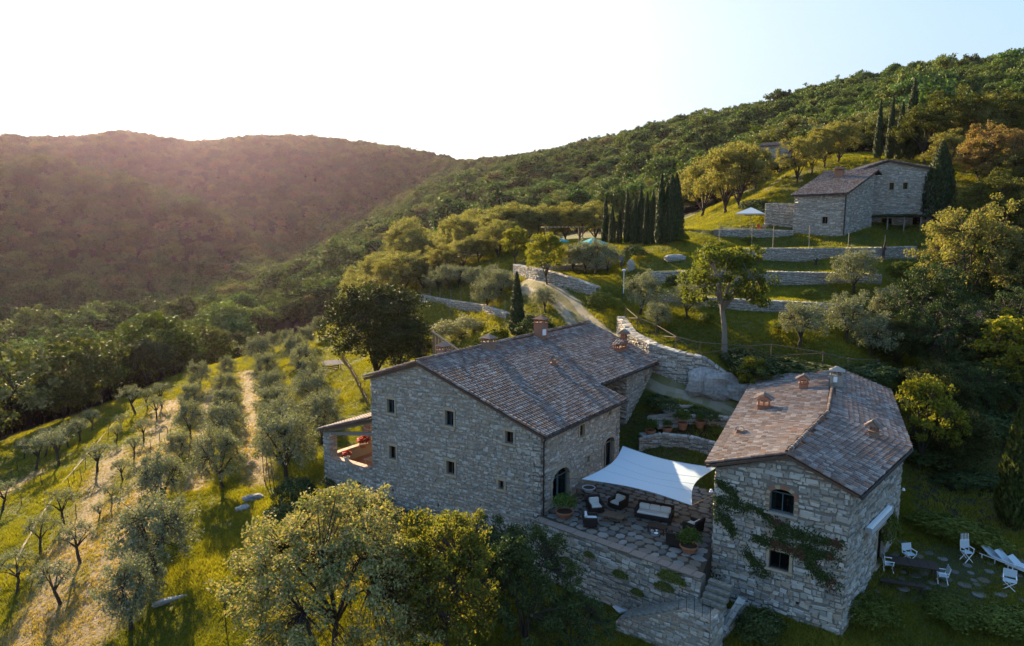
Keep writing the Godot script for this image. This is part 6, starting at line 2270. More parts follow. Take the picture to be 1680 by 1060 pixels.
	for q in [[Vector3(99.91, 29.23, -132.00), 7.75], [Vector3(84.63, 29.96, -132.00), 8.02], [Vector3(92.11, 29.61, -132.00), 13.43], [Vector3(82.60, 29.92, -132.00), 13.12], [Vector3(87.28, 29.90, -132.00), 11.49], [Vector3(95.78, 29.37, -132.00), 7.61], [Vector3(78.09, 29.66, -132.00), 10.63]]:
		tree("autumn_tree", ["golden tree at the right edge beside the very broad russet tree", "golden tree on the slope above the russet tree", "tall green gold tree near the right edge high on the slope", "green gold tree right of the four cypresses", "golden tree high on the slope behind the russet tree", "russet tree at the right edge behind the villa", "small golden tree beside the rightmost of the four cypresses"][n], "gold" if n in [0, 5, 1, 4] else "oak", q[0], q[1], "trees on the slope above the villa", 1.0)
		n += 1

func grove():
	var rows := [
		["pruned_olive", [[Vector3(-47.11, -7.97, -60.00), 2.86], [Vector3(-51.91, -8.13, -71.50), 3.82], [Vector3(-53.49, -8.12, -75.20), 3.01], [Vector3(-49.20, -7.59, -71.30), 3.82], [Vector3(-51.88, -7.66, -77.10), 2.85], [Vector3(-51.64, -7.47, -78.80), 3.06], [Vector3(-52.86, -7.39, -83.20), 2.75], [Vector3(-56.69, -8.59, -76.40), 2.61], [Vector3(-55.06, -8.13, -78.70), 2.62]], "small pale olive tree below the low bank at the left edge, %s from the front", "small olives below the low bank"],
		["pruned_olive", [[Vector3(-32.91, -6.06, -42.40), 2.91], [Vector3(-34.73, -5.88, -47.40), 2.92], [Vector3(-36.16, -5.79, -52.30), 2.98], [Vector3(-41.05, -6.02, -64.80), 3.06], [Vector3(-44.54, -6.16, -74.10), 2.24], [Vector3(-46.84, -6.26, -79.50), 2.02]], "hard pruned olive tree along the top of the low bank, %s from the front", "pruned olives along the low bank"],
		["pruned_olive", [[Vector3(-28.04, -5.20, -39.60), 2.85], [Vector3(-29.82, -5.02, -44.40), 2.86], [Vector3(-32.81, -5.12, -51.40), 1.56], [Vector3(-33.67, -5.08, -54.80), 1.70], [Vector3(-35.97, -5.17, -60.50), 2.20], [Vector3(-38.24, -5.21, -66.50), 2.21], [Vector3(-40.52, -5.34, -72.60), 2.34], [Vector3(-48.93, -6.13, -86.30), 3.80], [Vector3(-47.95, -5.80, -87.50), 2.62], [Vector3(-43.81, -5.39, -81.70), 2.85], [Vector3(-45.98, -5.41, -87.30), 3.26]], "hard pruned olive tree in the dry hay strip, %s from the front", "pruned olives in the hay strip"],
		["olive", [[Vector3(-21.18, -4.18, -35.20), 3.92], [Vector3(-22.74, -3.91, -41.10), 5.07], [Vector3(-27.78, -4.28, -51.60), 4.80], [Vector3(-31.79, -4.44, -62.70), 3.24], [Vector3(-34.81, -4.52, -71.40), 3.90], [Vector3(-39.70, -4.77, -82.50), 3.72], [Vector3(-44.60, -4.96, -94.90), 3.87]], "grey green olive tree in the row right of the hay strip, %s from the front", "olives of the first full row"],
		["olive", [[Vector3(-24.42, -3.93, -55.30), 5.15], [Vector3(-28.67, -4.06, -65.90), 4.75], [Vector3(-32.65, -4.28, -76.10), 4.21], [Vector3(-37.15, -4.53, -87.00), 3.74], [Vector3(-42.17, -4.77, -98.70), 3.65]], "dense olive tree in the row left of the dirt track, %s from the front", "olives left of the dirt track"],
		["olive", [[Vector3(-19.07, -3.28, -55.30), 6.22], [Vector3(-22.37, -3.46, -64.10), 5.22], [Vector3(-25.61, -3.71, -71.60), 4.91], [Vector3(-29.82, -4.13, -82.50), 4.77], [Vector3(-35.83, -4.47, -97.40), 4.50], [Vector3(-41.53, -4.72, -110.00), 5.25]], "dense olive tree in the row right of the dirt track, %s from the front", "olives right of the dirt track"],
		["olive", [[Vector3(-18.47, -2.94, -64.00), 5.44], [Vector3(-22.18, -3.31, -74.20), 5.28], [Vector3(-26.16, -3.76, -85.00), 5.30], [Vector3(-29.98, -3.97, -95.20), 5.28], [Vector3(-34.98, -4.19, -107.40), 5.33], [Vector3(-37.01, -3.80, -121.90), 4.12], [Vector3(-42.06, -4.44, -125.40), 3.67], [Vector3(-36.76, -3.12, -128.60), 3.98], [Vector3(-43.80, -4.84, -123.80), 3.41]], "olive tree of the row beside the wattle fence, %s from the front", "olives beside the wattle fence"]]
	for r in rows:
		var n := 0
		for q in r[1]:
			tree("olive_tree" if r[0] == "olive" else "pruned_olive_tree", r[2] % ORDINAL[n], r[0], q[0], q[1] * 1.0, r[3], rnd(0.78, 0.95) if r[0] == "olive" else rnd(1.0, 1.25))
			n += 1
	var edge := [Vector3(-34.33, -6.37, -42.80), Vector3(-38.58, -6.43, -51.80), Vector3(-44.32, -6.90, -64.70), Vector3(-48.13, -6.83, -76.80), Vector3(-51.49, -6.69, -87.10)]
	var le := thing("low_bank_edging", "low earth coloured edging along the left side of the olive grove", "edging", on_ground(edge[0]))
	for i in edge.size() - 1:
		for k in 12:
			var a := on_ground(edge[i].lerp(edge[i + 1], k / 12.0)) - le.position
			var b := on_ground(edge[i].lerp(edge[i + 1], (k + 1) / 12.0)) - le.position
			var m := MB.new()
			m.bar(a + Vector3(rnd(-.04, .04), 0.03, 0), b + Vector3(rnd(-.04, .04), 0.03, 0), 0.13, 0.2)
			part("edging_piece", m, M.plaster if k % 3 else M.grey_wood, le)
	stakes([Vector3(-36.82, -4.77, -71.30), Vector3(-38.08, -4.89, -73.00), Vector3(-37.93, -4.95, -71.00), Vector3(-37.51, -4.99, -68.30), Vector3(-42.63, -6.53, -63.70), Vector3(-41.52, -6.28, -63.10), Vector3(-43.66, -6.52, -67.10), Vector3(-41.24, -6.39, -60.90), Vector3(-47.97, -6.63, -78.50), Vector3(-47.08, -6.77, -74.60), Vector3(-53.83, -8.02, -77.30), Vector3(-45.35, -7.52, -60.20), Vector3(-46.28, -7.43, -64.40), Vector3(-53.17, -8.52, -69.60), Vector3(-53.87, -8.50, -71.50), Vector3(-36.06, -4.76, -68.60), Vector3(-26.58, -4.28, -45.20), Vector3(-30.61, -4.55, -55.50), Vector3(-27.23, -4.33, -46.70), Vector3(-35.80, -5.63, -53.30)], 1.3, "thin wooden stake standing among the pruned olives", "stakes in the olive grove", M.dark_wood)
	stakes([Vector3(-20.51, -3.48, -54.40), Vector3(-19.86, -3.41, -53.70), Vector3(-21.15, -3.53, -55.90), Vector3(-19.04, -3.34, -52.50)], 2.6, "tall thin pole at the near end of the row right of the dirt track", "poles at the end of the olive row", M.dark_wood, "tall_pole")
	boulder("garden_rock", "long grey rock on the grass right of the near end of the dirt track", on_ground(Vector3(-20.52, -3.51, -51.70)) + Vector3(0, 0.15, 0), Vector3(1.5, 0.6, 0.8), 0.5)
	boulder("garden_rock", "smaller grey rock in front of the long one by the dirt track", on_ground(Vector3(-20.55, -3.52, -49.80)) + Vector3(0, 0.1, 0), Vector3(1.1, 0.5, 0.7), 0.6)
	boulder("fallen_log", "pale weathered log lying on the grass beside the dark olive tree", on_ground(Vector3(-20.04, -3.78, -37.40)) + Vector3(0, 0.1, 0), Vector3(2.0, 0.32, 0.4), 0.55, "", M.dressed_grey)
	shrub("round_shrub", "round dark clipped shrub left of the loggia, the one nearer the house", "shrub_dark", Vector3(-16.66, -3.15, -50.10), Vector3(3.2, 2.6, 3.0), "dark_leaf")
	shrub("round_shrub", "round dark clipped shrub left of the loggia, the one nearer the front", "shrub_dark", Vector3(-16.20, -3.22, -46.00), Vector3(3.0, 2.4, 2.8), "dark_leaf")
	for q in [[Vector3(-7.08, -3.16, -44.70), "dark low shrub under the gable wall, left one", Vector3(4, 2.0, 2.5)], [Vector3(-4.27, -3.21, -43.00), "dark low shrub under the gable wall, right one", Vector3(5, 2.0, 2.5)], [Vector3(-14.56, -2.86, -52.90), "small green shrub at the foot of the loggia", Vector3(2, 1.2, 1.6)], [Vector3(-9.77, -3.00, -47.30), "dark shrub under the left part of the gable wall", Vector3(4, 1.6, 2.2)]]:
		shrub("wall_shrub", q[1], "shrub_dark", q[0], q[2], "dark_leaf")
	boulder("garden_rock", "pale grey rock between the two foreground trees below the gable", on_ground(Vector3(-7.19, -3.34, -42.20)) + Vector3(0, 0.25, 0), Vector3(2.2, 1.0, 1.3), 0.3)
	boulder("garden_rock", "flat pale stone slab behind the foreground trees below the gable", on_ground(Vector3(-7.72, -3.21, -44.20)) + Vector3(0, 0.2, 0), Vector3(1.8, 0.35, 0.8), 0.1)
	# wattle fence and hut
	var line := [Vector3(-26.71, -2.54, -105.00), Vector3(-23.57, -2.32, -96.60), Vector3(-20.54, -1.97, -87.60), Vector3(-18.33, -1.93, -80.80), Vector3(-16.05, -1.89, -74.10)]
	var t := thing("wattle_fence", "grey fence of upright palings beside the farmhouse's left corner", "fence", on_ground(line[0]))
	for i in line.size() - 1:
		var a := on_ground(line[i]) - t.position
		var b := on_ground(line[i + 1]) - t.position
		var n := int(a.distance_to(b) / 0.5)
		for k in n:
			var m := MB.new()
			var p := a.lerp(b, (k + rnd(-0.2, 0.2)) / n)
			m.tube([p - Vector3(0, 0.3, 0), p + Vector3(rnd(-0.06, 0.06), rnd(0.8, 1.3), rnd(-0.06, 0.06))], [0.045, 0.03], 5)
			part("paling", m, M.wood, t)
		var rl := MB.new()
		rl.tube([a + Vector3(0, 0.7, 0), b + Vector3(0, 0.7, 0)], [0.03, 0.03], 5)
		part("rail", rl, M.wood, t)
	var hut := thing("garden_shelter", "small open wooden shelter with a pale sloping roof beside the olive row", "shelter", on_ground(Vector3(-26.23, -3.06, -97.60)), 0.5)
	hut.scale = Vector3.ONE * 0.8
	for sx in [-1, 1]:
		for sz in [-1, 1]:
			var p := MB.new()
			p.box(Vector3(sx * 1.4, 0.95 - 0.2 * sz, sz * 0.8), Vector3(0.12, 2.0 - 0.4 * sz, 0.12), Basis(), 0.01)
			part("post", p, M.dark_wood, hut)
	for k in 8:
		var p := MB.new()
		p.box(Vector3(-1.6 + 0.45 * k, 1.95, 0), Vector3(0.43, 0.05, 2.2), Basis(Vector3.RIGHT, 0.22), 0.01)
		part("roof_board", p, M.grey_wood, hut)
	for k in 3:
		var p := MB.new()
		p.box(Vector3(0, 0.4 + 0.35 * k, -0.8), Vector3(2.7, 0.2, 0.05), Basis(), 0.01)
		part("back_board", p, M.dark_wood, hut)
	var lp := thing("lantern_post", "tall dark garden lantern on a thin pole among the foreground grass", "lamp post", on_ground(Vector3(-15.35, -3.52, -34.00)))
	var top := Vector3(-16.02, -1.02, -34.00)
	var hh := top.y - lp.position.y
	var p1 := MB.new()
	p1.tube([Vector3(0, -0.2, 0), Vector3(0.03, hh + 0.4, 0)], [0.035, 0.03], 7)
	part("pole", p1, M.metal, lp)
	var p2 := MB.new()
	p2.lathe(Vector3(0.02, hh - 0.1, 0), [[0.0, -0.12], [0.13, -0.1], [0.16, 0.05], [0.22, 0.06], [0.1, 0.17], [0.0, 0.2]], 12)
	part("lantern_head", p2, M.metal, lp)

func slopes():
	var n := 0
	for q in [[Vector3(13.45, 8.64, -71.80), 4.12], [Vector3(14.20, 7.99, -65.80), 2.67], [Vector3(17.65, 8.99, -67.80), 3.28], [Vector3(26.39, 7.05, -62.10), 4.08], [Vector3(32.41, 6.97, -65.10), 4.24], [Vector3(34.56, 5.52, -64.60), 3.87], [Vector3(40.89, 7.68, -73.50), 3.85], [Vector3(40.35, 10.23, -80.10), 4.70]]:
		tree("olive_tree", ["slim olive tree at the top of the curved driveway wall", "olive tree leaning over the timber fence at the bend", "olive tree behind the timber fence, left of the big green tree", "dark round olive tree right of the big green tree, by the timber fence", "olive tree on the grass slope, the left of a loose group of three", "olive tree on the grass slope, the front of a loose group of three", "olive tree on the grass slope, the rear of a loose group of three", "small olive tree standing on the middle terrace wall"][n], "olive", q[0], q[1] * 1.05, "olives on the upper terraces", 1.0)
		n += 1
	var q: Array = [[Vector3(19.49, 6.14, -61.30), 10.38], [Vector3(20.23, 3.39, -56.30), 2.98], [Vector3(-17.04, -0.59, -85.00), 11.86], [Vector3(-13.78, -0.09, -81.70), 7.36], [Vector3(0.58, 5.24, -79.50), 7.17], [Vector3(52.36, 7.67, -78.90), 12.92], [Vector3(42.50, 4.60, -68.80), 9.80], [Vector3(41.19, 2.54, -63.90), 8.22], [Vector3(44.51, 2.25, -58.80), 7.60], [Vector3(54.13, 7.62, -79.10), 4.97], [Vector3(30.29, 0.12, -49.00), 7.02], [Vector3(31.78, -0.66, -41.00), 8.54], [Vector3(38.86, 0.99, -57.00), 5.34], [Vector3(57.05, 7.67, -78.70), 8.44]]
	tree("big_green_tree", "big bright green tree with a pale pruned trunk in the middle of the fenced slope", "middle_green", q[0][0], q[0][1], "", 0.92)
	tree("yellow_tree", "dense yellow green bush tree touching the left edge of the annexe roof", "lime", q[1][0], q[1][1] * 1.3, "", 0.75)
	tree("big_oak", "big dark evergreen oak behind the left corner of the farmhouse", "big_oak", q[2][0], q[2][1], "", 1.08)
	tree("big_oak", "lower dark oak leaning on the right side of the big evergreen oak", "big_oak", q[3][0], q[3][1], "", 1.1)
	tree("cypress", "single cypress behind the farmhouse ridge, left of the tallest chimney", "cypress", q[4][0], q[4][1] * 1.05, "", 1.5)
	shrub("juniper", "dark spreading juniper at the foot of the single cypress behind the ridge", "shrub_dark", Vector3(2.62, 5.50, -76.10), Vector3(4.5, 3.4, 3), "dark_leaf")
	tree("pale_oak", "large pale gold oak on the right below the stout cypress", "low_oak", q[5][0], q[5][1], "", 0.85)
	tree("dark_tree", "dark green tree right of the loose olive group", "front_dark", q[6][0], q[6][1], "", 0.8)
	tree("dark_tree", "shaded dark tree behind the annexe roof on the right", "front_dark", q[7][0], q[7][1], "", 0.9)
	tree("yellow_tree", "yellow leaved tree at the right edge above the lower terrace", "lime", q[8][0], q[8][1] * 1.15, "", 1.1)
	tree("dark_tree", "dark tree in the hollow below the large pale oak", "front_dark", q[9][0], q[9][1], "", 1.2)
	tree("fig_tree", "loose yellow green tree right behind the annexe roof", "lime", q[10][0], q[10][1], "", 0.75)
	tree("cypress", "broad green cypress at the right edge of the lower terrace", "sunlit_cypress", q[11][0], q[11][1], "", 1.1)
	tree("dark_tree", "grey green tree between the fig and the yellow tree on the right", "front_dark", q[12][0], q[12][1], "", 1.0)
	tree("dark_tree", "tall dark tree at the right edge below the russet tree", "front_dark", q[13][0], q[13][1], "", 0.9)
	n = 0
	for s in [[Vector3(18.88, 11.10, -80.20), Vector3(1.6, 1.8, 1.6), "small dark shrub in front of the middle terrace wall"], [Vector3(20.74, 5.09, -59.10), Vector3(9, 2.6, 4), "dark bushes under the timber fence right of the curved wall"], [Vector3(24.74, 5.06, -57.70), Vector3(10, 2.2, 4), "dark bushes behind the annexe ridge"], [Vector3(31.19, 4.43, -58.90), Vector3(9, 2.0, 4), "dark bushes behind the right part of the annexe roof"], [Vector3(41.09, 2.06, -62.30), Vector3(5, 3.0, 4), "round dark bush beside the parked car"], [Vector3(32.29, 0.08, -50.40), Vector3(7, 2.2, 5), "dark bushes right of the annexe eave"], [Vector3(39.12, 0.79, -54.30), Vector3(7, 3.0, 5), "dark bushes in front of the parked car"], [Vector3(32.97, -0.57, -47.10), Vector3(5, 1.4, 3), "low dark hedge behind the lower terrace"], [Vector3(38.26, 2.67, -63.40), Vector3(5, 2.6, 4), "dark bush at the end of the timber fence"]]:
		shrub("dark_shrub", s[2], "shrub_dark", s[0], s[1], "dark_leaf", "dark bushes of the slope")
	shrub("clipped_hedge", "bright green clipped hedge mound at the driveway fork, the long front one", "hedge", Vector3(10.37, 8.59, -76.90), Vector3(7.0, 2.6, 2.8), "bright_leaf")
	shrub("clipped_hedge", "bright green hedge mound behind the long one at the driveway fork", "hedge", Vector3(11.27, 9.45, -79.50), Vector3(4.8, 2.4, 2.6), "bright_leaf")
	shrub("flowering_shrub", "pale flowering shrub behind the farmhouse ridge, left one", "shrub_pale", Vector3(-8.86, 2.64, -91.50), Vector3(6, 3.4, 5), "oak_leaf")
	shrub("flowering_shrub", "pale flowering shrub behind the farmhouse ridge, right one", "shrub_pale", Vector3(-5.88, 3.85, -90.30), Vector3(5, 3.0, 5), "oak_leaf")
	shrub("vine_shrub", "yellow vine leaves behind the farmhouse ridge between the two chimneys", "shrub_lime", Vector3(-2.07, 4.14, -81.80), Vector3(6, 2.2, 2.5), "bright_leaf")
	n = 0
	for s in [[Vector3(77.83, 25.34, -116.10), 6.42], [Vector3(79.12, 22.10, -109.70), 7.50], [Vector3(68.62, 16.07, -98.60), 8.15], [Vector3(70.03, 14.09, -94.30), 7.41], [Vector3(76.95, 27.43, -123.90), 6.30]]:
		tree("slope_tree", ["golden tree on the open slope above the russet tree's trunk", "golden tree at the right edge beside the russet tree", "tree between the large pale oak and the russet tree", "green tree at the right edge above the tall dark one", "small golden tree between the stout cypress and the russet tree"][n], ["gold", "gold", "oak", "oak", "gold"][n], s[0], s[1] * 1.15, "trees on the slope above the villa", 1.1)
		n += 1
	n = 0
	for s in [[Vector3(36.11, 1.05, -56.80), 5.31], [Vector3(43.77, 2.42, -62.10), 5.15], [Vector3(41.39, 1.44, -57.30), 4.82], [Vector3(33.33, -0.19, -49.80), 4.83], [Vector3(50.81, 4.42, -66.50), 7.24], [Vector3(46.24, 3.74, -66.80), 4.26], [Vector3(37.88, 4.49, -66.10), 4.53]]:
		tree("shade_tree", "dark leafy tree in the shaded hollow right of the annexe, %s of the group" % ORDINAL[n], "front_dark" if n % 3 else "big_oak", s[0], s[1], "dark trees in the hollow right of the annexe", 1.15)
		n += 1
	for s in [[Vector3(28.73, 10.44, -81.20), 1.6, "low green bush left of the big green tree, below the middle terrace wall"], [Vector3(33.95, 9.82, -77.20), 1.5, "low green bush on the grass behind the lowest terrace wall"], [Vector3(49.62, 11.69, -86.80), 2.6, "green bush at the right end of the middle terrace wall"], [Vector3(47.31, 8.96, -79.80), 3.0, "green bush right of the loose olive group"], [Vector3(19.30, 8.63, -66.90), 1.4, "small bush left of the big green tree's trunk"], [Vector3(25.84, 8.00, -65.00), 1.3, "small bush right of the big green tree's trunk"], [Vector3(23.40, 15.75, -94.20), 1.8, "grey green bush on the crest of the grassy mound"], [Vector3(34.26, 15.46, -99.00), 1.7, "grey green bush below the parasol terrace wall"]]:
		shrub("terrace_bush", s[2], "shrub_green", s[0], Vector3(s[1] * 1.3, s[1], s[1]), "oak_leaf", "bushes on the upper terraces")
	var ru: Array = [[Vector3(77.87, 23.87, -113.00), 10.37]]
	tree("russet_tree", "very broad russet brown tree right of the stout cypress", "russet", ru[0][0], ru[0][1], "", 1.0)
	# stubs and posts
	post_fence("lawn_fence", "row of tall thin posts on the uppermost terrace wall below the villa", [Vector3(28.75, 15.54, -95.30), Vector3(34.26, 15.23, -98.20), Vector3(35.68, 14.99, -93.90), Vector3(40.52, 14.99, -93.70), Vector3(45.02, 13.83, -92.00), Vector3(50.21, 13.84, -92.50)], 3.2, 0.1, M.pale_wood, false, 0)
	post_fence("path_fence", "row of thin fence posts along the stone wall behind the big oak", [Vector3(-16.13, 5.94, -119.90), Vector3(-13.80, 6.15, -114.80), Vector3(-11.61, 6.40, -109.60), Vector3(-9.52, 6.39, -106.00), Vector3(-7.77, 6.72, -103.00), Vector3(-6.12, 6.82, -100.20), Vector3(-4.37, 6.92, -97.30), Vector3(-2.50, 6.54, -92.50), Vector3(-0.95, 6.57, -88.20)], 1.9, 0.09, M.grey_wood, false, 0)
	post_fence("field_fence", "thin posts on the grass left of the single cypress", [Vector3(-11.64, 2.01, -95.30), Vector3(-10.52, 3.23, -98.80), Vector3(-9.20, 4.39, -100.10), Vector3(-7.21, 4.21, -95.10), Vector3(-5.29, 4.13, -90.10), Vector3(-3.17, 4.88, -87.80)], 1.8, 0.07, M.grey_wood, false, 0)
	var lp := thing("street_lamp", "pale lamp post on the grass at the foot of the mown mound", "lamp post", on_ground(Vector3(13.28, 10.15, -81.00)))
	var m := MB.new()
	m.tube([Vector3(0, -0.2, 0), Vector3(0, 2.7, 0)], [0.06, 0.045], 8)
	part("post", m, M.zinc_white, lp)
	m = MB.new()
	m.lathe(Vector3(0, 2.65, 0), [[0.0, 0.0], [0.2, 0.03], [0.28, 0.16], [0.1, 0.26], [0.0, 0.28]], 10)
	part("lamp_head", m, M.zinc_white, lp)
	var pn := thing("wooden_railing", "brown slatted wooden railing rising behind the farmhouse ridge", "railing", Vector3(Vector3(-6.25, -0.15, -66.00).x, Vector3(-6.21, 6.79, -66.00).y - 4.65, -66.0), -0.5)
	for k in 10:
		m = MB.new()
		m.box(Vector3(-1.7 + 0.38 * k, 4.0 - 0.2 * k, 0), Vector3(0.3, 3.0, 0.05), Basis(), 0.01)
		part("slat", m, M.wood, pn)
	m = MB.new()
	m.bar(Vector3(-1.9, 5.65, 0.03), Vector3(1.95, 3.65, 0.03), 0.12)
	part("handrail", m, M.pale_wood, pn)
	for s in [[Vector3(40.38, 12.93, -91.00), 0.9, "short dead olive stump on the upper terrace"], [Vector3(49.32, 13.41, -91.10), 2.6, "bare lopped trunk on the uppermost terrace wall"]]:
		var st := thing("tree_stump", s[2], "stump", on_ground(s[0]))
		m = MB.new()
		m.tube([Vector3(0, -0.2, 0), Vector3(0.05, s[1] * 0.5, 0), Vector3(0.15, s[1], 0.05)], [0.22, 0.17, 0.1], 7)
		m.tube([Vector3(0.05, s[1] * 0.5, 0), Vector3(-0.3, s[1] * 0.9, 0)], [0.1, 0.05], 6)
		m.tube([Vector3(0.05, s[1] * 0.5, 0), Vector3(0.45, s[1] * 0.8, 0)], [0.1, 0.05], 6)
		part("trunk", m, M.bark, st)
	boulder("garden_rock", "brownish rock outcrop on the grassy mound below the villa terrace", on_ground(Vector3(21.06, 13.95, -88.30)) + Vector3(0, 0.1, 0), Vector3(3.0, 1.0, 1.4), 0.3)
	# old outbuilding and a car under the trees on the right
	var ob := thing("outbuilding", "low outbuilding with a tiled roof in the shade at the right", "shed", on_ground(Vector3(48.29, 5.09, -71.20)) + Vector3(0, 0.2, 0), -0.25)
	m = MB.new()
	m.box(Vector3(0, 1.2, -1.5), Vector3(7.0, 3.4, 3.6))
	part("wall", m, M.mortar, ob)
	m = MB.new()
	slab(m, Vector3(-3.9, 2.5, 0.9), Vector3(3.9, 2.5, 0.9), Vector3(3.9, 3.9, -3.8), Vector3(-3.9, 3.9, -3.8))
	part("roof", m, M.under_tile, ob)
	var tiles := []
	tile_plane(tiles, Vector3(-3.9, 2.5, 0.92), Vector3(3.9, 2.5, 0.92), Vector3(-3.9, 3.9, -3.8), Vector3(3.9, 3.9, -3.8))
	lay_tiles(tiles, ob, 0)
	m = MB.new()
	m.box(Vector3(0.8, 0.85, 0.32), Vector3(1.0, 2.0, 0.08))
	part("door", m, M.dark_wood, ob)
	car(on_ground(Vector3(45.79, 2.89, -62.60)), 0.9)

func car(at: Vector3, turn: float):
	var t := thing("parked_car", "dark car parked under the yellow tree at the right", "car", at, turn)
	var b := MB.new()
	var prof := [Vector2(-2.1, 0.35), Vector2(-2.15, 0.75), Vector2(-1.95, 0.95), Vector2(-0.9, 1.02), Vector2(-0.2, 1.5), Vector2(1.35, 1.52), Vector2(1.95, 1.05), Vector2(2.1, 0.9), Vector2(2.1, 0.35)]
	for i in prof.size():
		var p: Vector2 = prof[i]
		var q: Vector2 = prof[(i + 1) % prof.size()]
		var w0 := 0.86 if p.y < 1.2 else 0.66
		var w1 := 0.86 if q.y < 1.2 else 0.66
		b.quad(Vector3(-w0, p.y, p.x), Vector3(w0, p.y, p.x), Vector3(w1, q.y, q.x), Vector3(-w1, q.y, q.x))
		for s in [-1, 1]:
			b.tri(Vector3(s * 0.86, 0.6, 0), Vector3(s * w0, p.y, p.x), Vector3(s * w1, q.y, q.x))
	part("body", b, M.dark_green_paint, t)
	for q in [[Vector3(0, 1.27, -0.58), Vector3(1.3, 0.5, 0.02), -0.95, "windscreen"], [Vector3(0, 1.3, 1.68), Vector3(1.3, 0.5, 0.02), 0.9, "rear_window"]]:
		var w := MB.new()
		w.box(q[0], q[1], Basis(Vector3.RIGHT, q[2]), 0.005)
		part(q[3], w, M.water, t)
	for s in [-1, 1]:
		for z in [-1.35, 1.3]:
			var w := MB.new()
			w.tube([Vector3(s * 0.72, 0.33, z), Vector3(s * 0.92, 0.33, z)], [0.33, 0.33], 14)
			part("wheel", w, M.rubber, t)
		var l := MB.new()
		l.box(Vector3(s * 0.62, 0.78, -2.12), Vector3(0.3, 0.14, 0.06), Basis(), 0.02)
		part("headlight", l, M.zinc_white, t)

